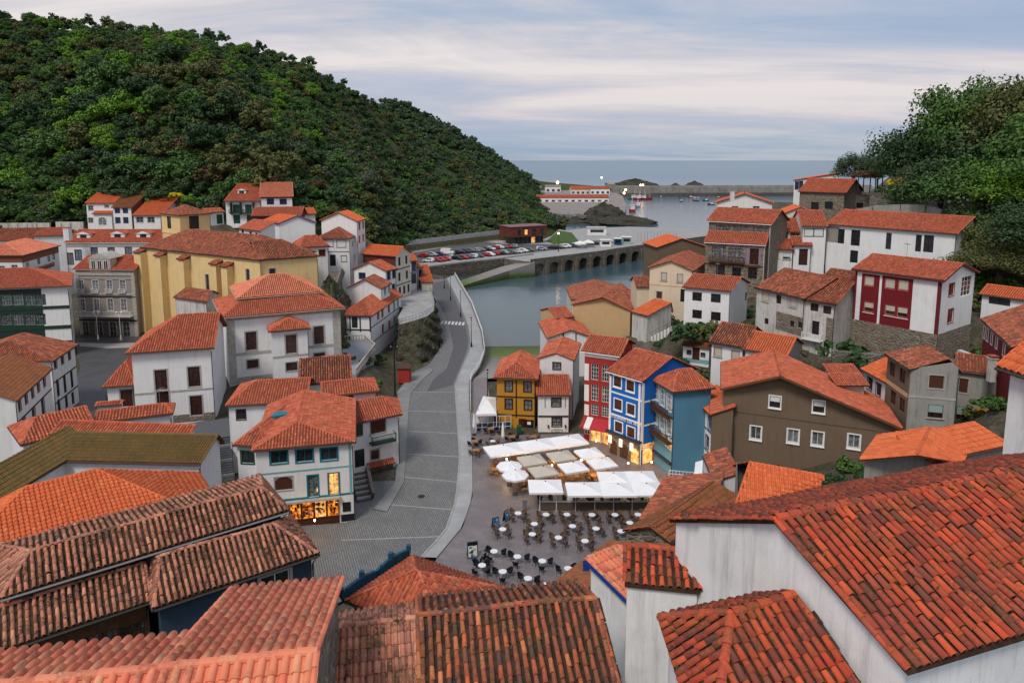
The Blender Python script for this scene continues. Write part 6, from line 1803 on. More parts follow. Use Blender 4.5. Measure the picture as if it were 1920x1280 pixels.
m.build('handrail', BKMET, st)
# small stair beside the balcony house
st = thing('stairway', 'short stone stair beside the balcony house at the road', 'stairs', at_z(680, 940, 0))
s0, s1 = at_z(683, 938, .1), at_z(672, 885, 2.2); dS = s1 - s0; dS.z = 0; wv = Vector((-dS.y, dS.x, 0)).normalized()
for k in range(11):
    p = s0 + dS * ((k + .5) / 11); m = MB(); m.box((p.x, p.y, .1 * (k + 1) - .1), (dS.length / 11 + .02, 1.5, .2 * (k + 1) + .2), (dS.normalized(), wv, V(0, 0, 1))); m.build('step', QUOIN if k % 2 else stp, st)
m = MB(); m.bar(s0 - wv * .95 + V(0, 0, .3), s1 - wv * .95 + V(0, 0, .3), .3, 1.4); m.build('side_wall', STONEG, st)
# cliff under the seaward houses, with a terrace on top
bl_ = [(-21.6, 127), (-21.3, 122), (-16.6, 121.2), (-14.7, 128), (-14.3, 136), (-15.9, 147), (-18, 158), (-20, 166)]
tl_ = [(-21.6, 129), (-21.2, 126), (-19, 129), (-16.9, 133), (-16.1, 138), (-17, 147), (-18.8, 158), (-21, 166)]
rsk = np.random.RandomState(2); NU, NV = 60, 14; Vc = []
for i in range(NU + 1):
    u = i / NU * 7; k = min(6, int(u)); f_ = u - k
    A_ = np.array(bl_[k]) * (1 - f_) + np.array(bl_[k + 1]) * f_; B_ = np.array(tl_[k]) * (1 - f_) + np.array(tl_[k + 1]) * f_
    for j in range(NV + 1):
        t_ = j / NV; q = A_ * (1 - t_ ** 1.3) + B_ * t_ ** 1.3
        nz_ = .45 * math.sin(i * .9 + j * 1.3) + rsk.uniform(-.4, .4)
        Vc.append((q[0] + nz_ * .8 * (t_ < .99), q[1] - nz_ * .6 * (t_ < .99), -.4 + 6.6 * t_ + rsk.uniform(-.15, .15) * (0 < t_ < 1)))
ic = np.arange(len(Vc)).reshape(NU + 1, NV + 1)
o = npmesh('cliff', Vc, np.stack([ic[:-1, :-1], ic[1:, :-1], ic[1:, 1:], ic[:-1, 1:]], -1).reshape(-1, 4), ROCKG); tag(o, 'dark mossy cliff between the harbour row and the curving road', 'cliff')
dkt = tl_[1:] + [(-28, 166), (-28, 144), (-22.9, 141), (-22.6, 132)]
sheet('terrace_walk', dkt, 6.2, DECK)
o = MB().prism(dkt, -.5, 6.19).build('retaining_wall', SEAW); tag(o, 'stone base wall under the cliff terrace by the harbour row', 'wall')
rock('rock_outcrop', 'mossy rock carrying steps right of the church apse', -34.5, 127, 2, 5.2, 8.5, 12.5, ROCKG, 4)
tr = thing('railing', 'grey railing along the top of the cliff terrace', 'railing', (-17, 140, 6.2)); m = MB()
for a, b_ in zip(tl_[:-1], tl_[1:]):
    for zz in (.5, 1.0): m.bar(V(a[0] - .2, a[1], 6.2 + zz), V(b_[0] - .2, b_[1], 6.2 + zz), .06)
m.build('rail', ZINC, tr)
for a, b_ in zip(tl_[:-1], tl_[1:]):
    for k in range(4): q = V(a[0] - .2, a[1], 6.2).lerp(V(b_[0] - .2, b_[1], 6.2), k / 4); mm = MB(); mm.bar(q, q + V(0, 0, 1.0), .05); mm.build('rail_post', ZINC, tr)
# smooth pavement on the house side of the street
ribbon('pavement', [(700, 955), (741, 905), (746, 840), (746, 770), (746, 735), (772, 704), (806, 690)], [(725, 960), (757, 905), (762, 840), (766, 770), (770, 738), (792, 712), (812, 695)], 0.10, paving('pavement_grey', (.22, .225, .22), (.25, .25, .245), 1.6, 1.2, (.16, .16, .16), .1, .012, .7))
# light cross bands set into the street paving, a manhole and patches
BANDM = plain('band_stone', (.34, .335, .33), .75, .2, 2)
for (x0, y0, x1, y1) in ((752, 735, 852, 735), (764, 770, 856, 772), (766, 808, 858, 812), (762, 850, 860, 856), (750, 893, 858, 903), (726, 945, 850, 955), (640, 1012, 828, 1005)):
    a, b_ = at_z(x0, y0, .012), at_z(x1, y1, .012); d = (b_ - a); n_ = V(-d.y, d.x, 0).normalized() * .09
    m = MB(); m.quad(a - n_, b_ - n_, b_ + n_, a + n_); o = m.build('paving_band', BANDM); o['kind'] = 'structure'
for (x, y, r, mt) in ((790, 930, .4, BKMET), (735, 1040, .4, BKMET), (1010, 1005, .35, BKMET)):
    c_ = at_z(x, y, .014); m = MB(); m.poly([(c_.x + r * math.cos(k * .4488), c_.y + r * math.sin(k * .4488), .016) for k in range(14)]); o = m.build('manhole_cover', mt); o['kind'] = 'structure'
ribbon('pavement', [(146, 643), (200, 645), (258, 643)], [(150, 650), (204, 653), (250, 652)], 0.12, KERB)
# ================================================================== wooded hills and trees
def leafmat(name, cols, trans=.25):
    m, t, b = new_mat(name)
    g = N(t, 'ShaderNodeNewGeometry'); oi = N(t, 'ShaderNodeObjectInfo')
    r = mth(t, 'FRACT', mth(t, 'ADD', mth(t, 'MULTIPLY', g.outputs['Random Per Island'], .45), mth(t, 'MULTIPLY', oi.outputs['Random'], .75)))
    c = ramp(t, r, [(i / (len(cols) - 1), cc) for i, cc in enumerate(cols)])
    t.links.new(c, b.inputs['Base Color']); b.inputs['Roughness'].default_value = .6; b.inputs['Specular IOR Level'].default_value = .2
    return m
L_DK = leafmat('leaf_dark', [(.025, .057, .022), (.045, .088, .027), (.033, .070, .030), (.060, .100, .035)])
L_MD = leafmat('leaf_mid', [(.043, .104, .023), (.075, .152, .029), (.058, .123, .032), (.096, .167, .038)])
L_BR = leafmat('leaf_bright', [(.083, .188, .018), (.128, .255, .024), (.105, .217, .021), (.165, .285, .030)])
L_OL = leafmat('leaf_olive', [(.075, .096, .029), (.109, .123, .035), (.093, .104, .035), (.131, .131, .043)])
L_RU = leafmat('leaf_russet', [(.081, .057, .027), (.108, .068, .032), (.095, .070, .027), (.124, .081, .038)])
L_GY = leafmat('leaf_greygreen', [(.056, .088, .050), (.077, .110, .060), (.069, .098, .057), (.094, .119, .062)])
BARK = plain('bark', (.045, .035, .027), .9, .3, 3)
def crown_arrays(seed, R, H, ncl, nlf, leaf, flat=.75, z0=0.0):
    """leaf quads gathered in clumps spread through an uneven crown"""
    rs = np.random.RandomState(seed)
    d = rs.normal(size=(ncl, 3)); d /= np.linalg.norm(d, axis=1)[:, None]; d[:, 2] = np.abs(d[:, 2]) * 1.1 - .35
    rr = rs.uniform(.45, 1.0, ncl) ** .6
    lob = 1 + .28 * np.sin(3 * np.arctan2(d[:, 1], d[:, 0]) + rs.uniform(0, 6)) + rs.uniform(-.18, .18, ncl)
    cc = d * (rr * lob)[:, None] * np.array([R, R, H * .55]); cc[:, 2] += z0 + H * .5
    cs = rs.uniform(.2, .36, ncl) * R
    P = []; Nn = []
    for k in range(ncl):
        q = rs.normal(size=(nlf, 3)); q /= np.linalg.norm(q, axis=1)[:, None]
        s_ = rs.uniform(.35, 1.05, nlf) ** .5
        P.append(cc[k] + q * (s_ * cs[k])[:, None] * np.array([1, 1, flat])); Nn.append(q + rs.normal(size=(nlf, 3)) * .55 + np.array([0, 0, .35]))
    P = np.vstack(P); Nn = np.vstack(Nn); Nn /= np.linalg.norm(Nn, axis=1)[:, None]
    a = np.cross(Nn, rs.normal(size=Nn.shape)); a /= np.linalg.norm(a, axis=1)[:, None]; b = np.cross(Nn, a)
    s1 = leaf * rs.uniform(.6, 1.35, len(P))[:, None]; s2 = s1 * rs.uniform(.55, .9, len(P))[:, None]
    V_ = np.stack([P - a * s1, P - b * s2, P + a * s1, P + b * s2], 1).reshape(-1, 3)
    return V_, np.arange(len(V_)).reshape(-1, 4), cc
def mesh_only(name, V_, Q_, mat):
    o = npmesh(name, V_, Q_, mat); me = o.data; bpy.data.objects.remove(o); return me
def trunk_mesh(seed, hgt, r, cc, nl=7):
    rs = random.Random(seed); m = MB()
    m.tube([(0, 0, -1.5), (rs.uniform(-.2, .2), rs.uniform(-.2, .2), hgt * .35), (rs.uniform(-.4, .4), rs.uniform(-.4, .4), hgt * .7)], [r, r * .75, r * .35], 7)
    for k in range(nl):
        c = cc[rs.randrange(len(cc))]; z = hgt * rs.uniform(.25, .55)
        m.tube([(0, 0, z), (c[0] * .5, c[1] * .5, (z + c[2]) * .52), (c[0] * .9, c[1] * .9, c[2])], [r * .4, r * .25, r * .08], 5)
    o = m.build('trunk', BARK); me = o.data; bpy.data.objects.remove(o); return me
TREES = []      # (crown mesh, trunk mesh)
for s_, (R, H, ncl, nlf, lf) in enumerate([(4.6, 8.2, 44, 75, .34), (5.2, 7.4, 46, 75, .36), (3.9, 9.6, 40, 75, .33), (4.9, 6.6, 42, 75, .34), (3.4, 7.6, 34, 75, .30)]):
    V_, Q_, cc = crown_arrays(20 + s_, R, H, ncl, nlf, lf, z0=1.6)
    TREES.append((mesh_only('crown', V_, Q_, L_MD), trunk_mesh(s_, H + 1, .32, cc)))
BIGT = []
for s_, (R, H, ncl, nlf, lf) in enumerate([(7.5, 13, 120, 105, .24), (8.5, 11, 130, 105, .25), (6.0, 10, 100, 100, .22)]):
    V_, Q_, cc = crown_arrays(120 + s_, R, H, ncl, nlf, lf, z0=2.2)
    BIGT.append((mesh_only('crown', V_, Q_, L_MD), trunk_mesh(40 + s_, H + 1, .42, cc, 10)))
BUSH = []
for s_ in range(3):
    V_, Q_, cc = crown_arrays(60 + s_, 2.2, 2.6, 18, 55, .26, z0=-.3); BUSH.append(mesh_only('foliage', V_, Q_, L_MD))
def tree(loc, kind, mat, scale, label, group, rot, name='tree', lib=None):
    th = thing(name, label, 'tree', loc, group); th.rotation_euler = (0, 0, rot); th.scale = scale if hasattr(scale, '__len__') else (scale,) * 3
    cm, tm = (lib or TREES)[kind]
    for nm, me, mt in (('trunk', tm, None), ('crown', cm, mat)):
        o = bpy.data.objects.new(nm, me); COL.objects.link(o); o.parent = th
        if mt is not None: o.material_slots[0].link = 'OBJECT'; o.material_slots[0].material = mt
    return th
# --- left hill: foot and crest followed along the view
cpx = [-420, -200, 0, 150, 350, 450, 560, 660, 760, 850, 920, 985, 1030, 1060]
cyy = [20, 2, 12, 26, 40, 62, 90, 140, 226, 282, 312, 354, 402, 432]
cDD = [330, 340, 345, 350, 360, 372, 388, 405, 430, 468, 505, 540, 470, 420]
fpx = [-420, -200, 0, 150, 320, 400, 500, 560, 640, 690, 740, 770, 850, 945, 1000, 1060]
fDD = [190, 205, 216, 218, 216, 214, 208, 206, 200, 205, 240, 275, 296, 326, 350, 372]
fzz = [12, 14, 15, 16, 17, 18, 18, 17, 14, 9, 4, 2.0, 1.7, 1.6, 1.4, 1.2]
rsn = np.random.RandomState(11)
NK = [(rsn.uniform(.02, .06), rsn.uniform(.02, .06), rsn.uniform(0, 6.28), rsn.uniform(0, 6.28)) for _ in range(10)]
def hn(x, y): return sum(math.sin(a * x + p) * math.sin(b_ * y + q) for a, b_, p, q in NK) / 3.0
def hill_pt(px, t):
    fD, fz = np.interp(px, fpx, fDD), np.interp(px, fpx, fzz)
    cD = np.interp(px, cpx, cDD); cy_ = np.interp(px, cpx, cyy); cz = at_y(px, cy_, cD).z - 9.0 * min(1, max(.25, (1000 - px) / 300))
    if t <= 1:
        D = fD + (cD - fD) * t - 30 * math.exp(-((px - 330) / 190) ** 2) * math.sin(math.pi * t) + 16 * math.exp(-((px - 640) / 110) ** 2) * math.sin(math.pi * t)
        z = fz + (cz - fz) * (t ** .92)
        z += hn(D * .8, px * .25) * 5.0 * math.sin(math.pi * min(1, t)) ** .5
    else:
        D = cD + (t - 1) * 160; z = cz - (t - 1) * 60
    d = D * CP - (z - CAMZ) * SP
    return V((px - 960) / F * d, D, z)
pxs = np.linspace(-420, 1060, 120); ts = np.concatenate([np.linspace(-.06, 1, 34), [1.12, 1.3, 1.6]])
Vh = []; 
for p_ in pxs:
    for t_ in ts: Vh.append(hill_pt(p_, t_) if t_ >= 0 else hill_pt(p_, 0) - V(0, 10, 7))
nt_ = len(ts); ih = np.arange(len(Vh)).reshape(len(pxs), nt_)
Qh = np.stack([ih[:-1, :-1], ih[1:, :-1], ih[1:, 1:], ih[:-1, 1:]], -1).reshape(-1, 4)
hm, t, bs = new_mat('hill_undergrowth')
g = N(t, 'ShaderNodeNewGeometry'); f = noise(t, g.outputs['Position'], .06, 7, .65); f2 = noise(t, g.outputs['Position'], .8, 6, .7)
c = ramp(t, mth(t, 'ADD', mth(t, 'MULTIPLY', f, .5), mth(t, 'MULTIPLY', f2, .5)), [(.38, (.022, .040, .014)), (.48, (.042, .066, .020)), (.56, (.062, .070, .026)), (.68, (.085, .115, .028))])
t.links.new(c, bs.inputs['Base Color']); bp = N(t, 'ShaderNodeBump'); bp.inputs['Strength'].default_value = 1; bp.inputs['Distance'].default_value = 1.2
t.links.new(f2, bp.inputs['Height']); t.links.new(bp.outputs[0], bs.inputs['Normal'])
npmesh('hill', Vh, Qh, hm, smooth=True, kind='structure')
# second headland towards the open sea
c2x = [560, 690, 740, 800, 870, 930, 965, 990, 1012]; c2y = [230, 190, 180, 205, 246, 288, 314, 334, 352]
def head_pt(px, t):
    cy_ = np.interp(px, c2x, c2y); Dc = 760; cz = at_y(px, cy_, Dc).z - 5
    D = 640 + (Dc - 640) * t; z = -5 + (cz + 5) * min(t, 1) ** .8 + (hn(px * .9, D) * 2 if 0 < t < 1 else 0)
    if t > 1: D = Dc + (t - 1) * 200; z = cz - (t - 1) * 60
    d = D * CP - (z - CAMZ) * SP
    return V((px - 960) / F * d, D, z)
px2 = np.linspace(560, 1012, 50); t2 = np.concatenate([np.linspace(0, 1, 14), [1.3]])
V2 = [head_pt(p_, t_) for p_ in px2 for t_ in t2]; i2 = np.arange(len(V2)).reshape(len(px2), len(t2))
npmesh('headland', V2, np.stack([i2[:-1, :-1], i2[1:, :-1], i2[1:, 1:], i2[:-1, 1:]], -1).reshape(-1, 4), hm, smooth=True, kind='structure')
# trees: zones decide the leaf colour
rt_ = random.Random(21)
cand = []
for k in range(6500):
    p_ = rt_.uniform(-60, 1045); t_ = rt_.random()
    q = hill_pt(p_, t_); s_ = proj(q)
    if q.z < 3 and p_ > 760 and t_ < .03: continue
    cand.append((p_, t_, q, s_))
chosen = []
for c_ in cand:
    ok = True; mind = 4.8 + 1.8 * (c_[2].y > 330)
    for d_ in chosen:
        if abs(c_[2].x - d_[2].x) < mind and abs(c_[2].y - d_[2].y) < mind and (c_[2] - d_[2]).length < mind: ok = False; break
    if ok: chosen.append(c_)
    if len(chosen) >= 1100: break
chosen.sort(key=lambda c_: c_[2].y)
ZL = {'bright': 'bright green tree on the wooded hill', 'dark': 'dark tree on the wooded hill', 'olive': 'olive brown tree on the wooded hill', 'mid': 'mid green tree on the wooded hill', 'russet': 'russet tree on the wooded hill', 'grey': 'grey green tree on the wooded hill'}
ZM = {'bright': L_BR, 'dark': L_DK, 'olive': L_OL, 'mid': L_MD, 'russet': L_RU, 'grey': L_GY}
def zone(sx, sy, r):
    if sx < 260: w = dict(bright=4, mid=3.5, dark=2.2, olive=.3, grey=.2)
    elif sx < 430: w = dict(bright=1.6, olive=2.2, russet=1.0, mid=2.5, dark=2)
    elif sx < 620: w = dict(bright=1.2, olive=1.8, russet=.5, mid=2.5, dark=3, grey=.5)
    else: w = dict(mid=1.8, dark=3.4, grey=2.0, olive=1.0, bright=.25, russet=.25)
    if sy > 280 and sx < 560: w['dark'] = w.get('dark', 0) + 3; w['bright'] = w.get('bright', 0) * .25
    tot = sum(w.values()); x = r.random() * tot
    for k, v in w.items():
        x -= v
        if x <= 0: return k
    return 'mid'
far_pts = []
for i, (p_, t_, q, s_) in enumerate(chosen):
    zn = zone(s_[0], s_[1], rt_); sc = rt_.choice((.5, .6, .7, .8, .9, 1.05, 1.3)) * rt_.uniform(.9, 1.1) * (.55 if s_[0] > 700 else 1.0) * (.8 if s_[0] > 560 else 1)
    lb = ZL[zn] + (' low down' if t_ < .22 else ' halfway up' if t_ < .55 else ' high up' if t_ < .85 else ' at the skyline') + (' at the far left' if s_[0] < 160 else ' above the orange roofs' if s_[0] < 330 else ' above the bell tower' if s_[0] < 470 else ' above the upper white houses' if s_[0] < 640 else ' behind the harbour row' if s_[0] < 780 else ' above the car park')
    if i < 290: tree(q - V(0, 0, .4), rt_.randrange(5), ZM[zn], (sc, sc, sc * rt_.uniform(.85, 1.15)), lb, lb.replace(' tree', ' trees'), rt_.uniform(0, 6.28))
    else: far_pts.append((q, sc))
# uncountable scrub and the far wood: one object each, leaf clumps set on points
def scatter(name, pts, meshes, mats, smin, smax, seed):
    coll = bpy.data.collections.new(name + '_kinds')
    for k, me in enumerate(meshes):
        for mt in mats:
            o = bpy.data.objects.new('foliage_kind', me); coll.objects.link(o); o.material_slots[0].link = 'OBJECT'; o.material_slots[0].material = mt
    me = bpy.data.meshes.new(name); me.from_pydata([tuple(p) for p in pts], [], []); o = bpy.data.objects.new(name, me); COL.objects.link(o); o['kind'] = 'stuff'
    ng = bpy.data.node_groups.new(name, 'GeometryNodeTree'); ng.interface.new_socket('Geometry', in_out='INPUT', socket_type='NodeSocketGeometry'); ng.interface.new_socket('Geometry', in_out='OUTPUT', socket_type='NodeSocketGeometry')
    gi = ng.nodes.new('NodeGroupInput'); go = ng.nodes.new('NodeGroupOutput'); ip = ng.nodes.new('GeometryNodeInstanceOnPoints'); ci = ng.nodes.new('GeometryNodeCollectionInfo')
    ci.inputs['Collection'].default_value = coll; ci.inputs['Separate Children'].default_value = True; ci.inputs['Reset Children'].default_value = True
    mp = ng.nodes.new('GeometryNodeMeshToPoints')
    ng.links.new(gi.outputs[0], mp.inputs[0]); ng.links.new(mp.outputs[0], ip.inputs['Points'])
    ng.links.new(ci.outputs[0], ip.inputs['Instance']); ip.inputs['Pick Instance'].default_value = True
    ri = ng.nodes.new('FunctionNodeRandomValue'); ri.data_type = 'INT'; ri.inputs[4].default_value = 0; ri.inputs[5].default_value = 1000; ri.inputs['Seed'].default_value = seed
    ng.links.new(ri.outputs[2], ip.inputs['Instance Index'])
    rr = ng.nodes.new('FunctionNodeRandomValue'); rr.data_type = 'FLOAT_VECTOR'; rr.inputs[0].default_value = (-.15, -.15, 0); rr.inputs[1].default_value = (.15, .15, 6.28); rr.inputs['Seed'].default_value = seed + 1
    ng.links.new(rr.outputs[0], ip.inputs['Rotation'])
    rsn_ = ng.nodes.new('FunctionNodeRandomValue'); rsn_.data_type = 'FLOAT'; rsn_.inputs[2].default_value = smin; rsn_.inputs[3].default_value = smax; rsn_.inputs['Seed'].default_value = seed + 2
    ng.links.new(rsn_.outputs[1], ip.inputs['Scale'])
    ng.links.new(ip.outputs[0], go.inputs[0])
    md = o.modifiers.new('scatter', 'NODES'); md.node_group = ng
    return o
FT = [TREES[0][0], TREES[2][0], TREES[3][0]]
scatter('far_wood', [p for p, s_ in far_pts if proj(p)[0] < 600], FT, [L_MD, L_DK, L_BR, L_OL, L_MD], .5, .85, 3)
scatter('seaward_wood', [p for p, s_ in far_pts if proj(p)[0] >= 600], FT, [L_MD, L_DK, L_GY, L_OL, L_DK], .3, .58, 4)
und = []
for k in range(2600):
    p_ = rt_.uniform(-60, 1052); t_ = rt_.random() ** 1.15
    und.append(hill_pt(p_, t_))
scatter('hill_scrub', und, BUSH, [L_DK, L_MD, L_OL, L_GY, L_DK], .7, 1.7, 9)
hd = [head_pt(rt_.uniform(695, 1005), rt_.random()) for _ in range(700)]
scatter('headland_wood', hd, BUSH, [L_DK, L_DK, L_GY], 1.6, 3.2, 14)
# --- right hand garden trees
def T_at(px, py, D, kind, mat, sc, label, grp=None, sz=1.0):
    q = at_y(px, py, D); return tree(q, kind % 3, mat, (sc * .6, sc * .6, sc * sz * .62), label, grp, rt_.uniform(0, 6.28), lib=BIGT)
T_at(1600, 360, 172, 0, L_GY, 1.05, 'small grey green round tree rising left of the pergola')
T_at(1645, 352, 175, 1, L_DK, .95, 'dark round headed tree behind the pergola')
BIGL = [(1735, 345, 150, 1, L_DK, 1.9, 1.45), (1790, 330, 142, 0, L_MD, 2.1, 1.55), (1850, 345, 136, 1, L_DK, 2.1, 1.35), (1910, 345, 130, 3, L_OL, 2.1, 1.6), (1760, 400, 132, 3, L_DK, 1.7, 1.2), (1830, 400, 122, 1, L_MD, 1.8, 1.1), (1895, 395, 116, 0, L_BR, 1.7, 1.0), (1960, 380, 112, 0, L_MD, 2.0, 1.3),
        (1845, 470, 112, 3, L_MD, 1.2, 1.0), (1890, 478, 106, 1, L_OL, 1.3, 1.0), (1930, 470, 100, 3, L_DK, 1.4, 1.0), (1815, 455, 116, 4, L_DK, 1.3, 1.0), (1870, 500, 102, 4, L_OL, 1.0, .9), (1700, 388, 148, 3, L_DK, 1.1, 1.0)]
BLAB = ['dark leafy tree at the left of the right-hand grove', 'tallest broad tree crowning the right-hand grove', 'dark broad crown right of the tallest tree', 'olive topped tree at the right edge skyline', 'dark low crown in the grove just above the garden wall', 'mid green crown in the middle of the right-hand grove', 'bright yellow green tree at the right edge', 'tree cut by the right edge beside the bright one',
        'mid green bushy tree right of the long modern roof', 'olive scrubby tree below the grove at right', 'dark bushy tree at the right edge below the grove', 'small dark tree just behind the end of the long red roof', 'low olive shrub tree above the white garage', 'small dark tree above the concrete parapet']
for a, lb in zip(BIGL, BLAB): T_at(a[0], a[1] + 26, a[2], a[3], a[4], a[5], lb, None, a[6] * .74)
rs2 = random.Random(5); gb = []
for k in range(420):
    x, y = rs2.uniform(62, 150), rs2.uniform(98, 185)
    s_ = proj((x, y, 30))
    if x < 66 + (y - 98) * .15: continue
    if s_[0] < 1660 and s_[1] < 420: continue
    if s_[0] < 1815 and y < 128: continue
    gb.append(V(x, y, gz_at(x, y) + .2))
scatter('slope_scrub', gb, BUSH, [L_DK, L_MD, L_OL, L_BR], .6, 1.3, 31)
vs_ = []; rs3 = random.Random(77); FP = [f for f in FOOT]
for k in range(2600):
    x, y = (rs3.uniform(16, 66), rs3.uniform(56, 132)) if k % 3 else (rs3.uniform(-62, -20), rs3.uniform(96, 200))
    if any(bool(inpoly(np.array(x + dx), np.array(y + dy), f[0])) for f in FP for dx in (-.8, .8) for dy in (-.8, .8)): continue
    if any(bool(inpoly(np.array(x), np.array(y), pxpoly(P))) for P in (STREET + PROM_L[::-1], PLAZA, LSTREET)): continue
    i_, j_ = int((y - 2) / 2), int((x + 200) / 2)
    if GZ[i_, j_] < 1.2: continue
    vs_.append(V(x, y, float(GZ[i_, j_])))
    if len(vs_) > 520: break
scatter('bank_scrub', vs_, BUSH, [L_DK, L_MD, L_OL, L_DK], .28, .62, 51)
def bush(px, py, D, mat, sc, label, k=0, name='shrub', cat='shrub'):
    q = at_y(px, py, D); o = bpy.data.objects.new(name, BUSH[k]); COL.objects.link(o); o.location = q; o.scale = (sc,) * 3; o.material_slots[0].link = 'OBJECT'; o.material_slots[0].material = mat
    return tag(o, label, cat)
L_YE = leafmat('leaf_yellow_broom', [(.5, .36, .01), (.6, .45, .02), (.4, .33, .02)])
bush(1678, 352, 150, L_YE, .85, 'bright yellow flowering broom by the garden wall', 1)
bush(1665, 366, 150, L_DK, .95, 'dark green shrub beside the yellow broom', 2)
bush(1296, 640, 101, L_DK, 1.5, 'dark shrubs under the white box house', 0); bush(1318, 636, 101, L_OL, 1.2, 'olive shrub right of the dark ones under the white box house', 1)
bush(1585, 680, 86, L_DK, 1.3, 'dark ivy mass below the crumbling house', 2); bush(330, 372, 205, L_YE, .9, 'yellow shrub behind the bell tower', 0); bush(355, 378, 205, L_BR, .9, 'green shrub beside the yellow one behind the bell tower', 1)
for k, (x, w) in enumerate(((232, 58), (300, 44))):
    q = at_y(x, 352, 216); m = MB(); o = bpy.data.objects.new('hedge', BUSH[k]); COL.objects.link(o); o.location = (q.x, q.y, q.z - 3); o.scale = (w / 24, 1, 1.3); o.material_slots[0].link = 'OBJECT'; o.material_slots[0].material = L_DK
    tag(o, 'clipped dark hedge above the orange roofs, ' + ('left one' if k == 0 else 'right one'), 'hedge')
# pergola with climbers
pg = thing('pergola', 'vine covered timber pergola in the garden under the small trees', 'pergola', at_y(1630, 358, 158))
p0 = at_y(1608, 358, 158)
for i in range(3):
    for j in range(2): m = MB(); m.bar(p0 + V(i * 2.8, j * 3, -.5), p0 + V(i * 2.8, j * 3, 3.2), .18); m.build('post', BARK, pg)
m = MB()
for j in range(2): m.bar(p0 + V(-.5, j * 3, 3.2), p0 + V(6.2, j * 3, 3.2), .16)
for i in range(8): m.bar(p0 + V(i * .85, -.4, 3.35), p0 + V(i * .85, 3.5, 3.35), .1)
m.build('beam', BARK, pg)
V_, Q_, _ = crown_arrays(91, 3.4, 1.2, 26, 45, .2, z0=0); V_ = V_ + np.array(p0 + V(2.9, 1.5, 3.0)); npmesh('vine', V_, Q_, L_RU, pg)
# garden retaining wall and concrete parapet above the modern house
m = MB(); a, b_ = at_y(1632, 372, 152), at_y(1820, 396, 138); m.bar(V(a.x, a.y, 25), V(b_.x, b_.y, 25), .8, 8.2); o = m.build('garden_wall', STONEG); tag(o, 'old stone garden wall below the grove', 'wall')
m = MB(); P = [at_y(x, y, 134 - k * 2.2) for k, (x, y) in enumerate([(1610, 394), (1640, 388), (1690, 385), (1735, 386), (1762, 394)])]
for p, q in zip(P, P[1:]): m.bar(p - V(0, 0, 2), q - V(0, 0, 2), .5, 4.4)
o = m.build('retaining_wall', CONCR); tag(o, 'curved grey concrete wall behind the long red roof', 'wall')
# retaining walls of the right slope
m = MB(); a, b_ = at_y(1560, 660, 84), at_y(1790, 690, 80); m.bar(V(a.x, a.y, 8.6), V(b_.x, b_.y, 8.6), .8, 9); o = m.build('retaining_wall', STONEG); tag(o, 'dark stone retaining wall under the crimson and white house', 'wall')
m = MB(); a, b_ = at_y(1800, 640, 76), at_y(1852, 652, 72); m.bar(V(a.x, a.y, 13), V(b_.x, b_.y, 13), .5, 5); o = m.build('garden_wall', OLDWH); tag(o, 'peeling white wall between concrete house and crimson wall', 'wall')
# ================================================================== harbour
HZ = 1.0
hq = [(1010, 398), (1060, 402), (1110, 402), (1172, 400), (1174, 384), (1168, 368), (1150, 358), (985, 354), (990, 380)]
hp = [tuple(at_z(x, y, HZ).xy) for x, y in hq]
if sum(hp[i][0] * hp[(i + 1) % len(hp)][1] - hp[(i + 1) % len(hp)][0] * hp[i][1] for i in range(len(hp))) < 0: hp = hp[::-1]
sheet('harbour_quay', hp, HZ, plain('quay_pale', (.25, .22, .21), .8, .25, .3))
m = MB()
for i in range(len(hp)):
    p, q = hp[i], hp[(i + 1) % len(hp)]; m.quad((p[0], p[1], -7), (q[0], q[1], -7), (q[0], q[1], HZ - .004), (p[0], p[1], HZ - .004))
o = m.build('quay_wall', SEAW); tag(o, 'outer quay wall of the fishing harbour', 'wall')
def farhouse(name, label, px0, px1, pyb, hgt, dep, roofh, wall, tile, nwin=0, cat='building', ry=None):
    h = House(name, label, cat); a = at_z(px0, pyb, HZ); ze = HZ + hgt; e0 = V(a.x, a.y, ze); c = at_z(px1, pyb, HZ); e1 = V(c.x, c.y, ze)
    b = h.block(e0, e1, zb=HZ, depth=dep, ax='x', rise=roofh, ov=.3, wall=wall, tile=tile, pitch=.8, tl=1.6, clamp_ground=False, gutter=None)
    L = (e1 - e0).length
    for k in range(nwin): win(b, 'f', 0, 0, L / nwin * .5, hgt * .45, 'd' if k % 3 else 'w', uz=(L * (k + .5) / nwin, HZ + hgt * .3))
    h.done(); return h
farhouse('fish_hall', 'long low white harbour shed with red roof and a row of dark doors', 1006, 1142, 379, 3.6, 16, 2.2, WHITE2, T_RED, 11)
farhouse('warehouse', 'harbour warehouse with orange gable roof behind the long shed', 1070, 1106, 364, 5, 24, 3, CREAM, T_NEW, 4)
farhouse('warehouse', 'white harbour building with red roof right of the orange gable one', 1106, 1144, 364, 5.5, 22, 2.5, WHITE2, T_RED, 4)
farhouse('warehouse', 'grey harbour hall with pale roof at the far end of the quay', 1142, 1154, 360, 8, 40, 2, GREYW, plain('roof_sheet', (.45, .43, .42), .6), 2)
farhouse('boat_shed', 'pale blue boat sheds under the headland at the harbour', 994, 1015, 362, 5, 14, 2, LBLUE, plain('roof_sheet', (.45, .43, .42), .6), 2)
farhouse('boat_shed', 'white flat sheds right of the blue boat shed', 1022, 1052, 360, 6, 12, 1.5, WHITE2, plain('roof_sheet', (.45, .43, .42), .6), 3)
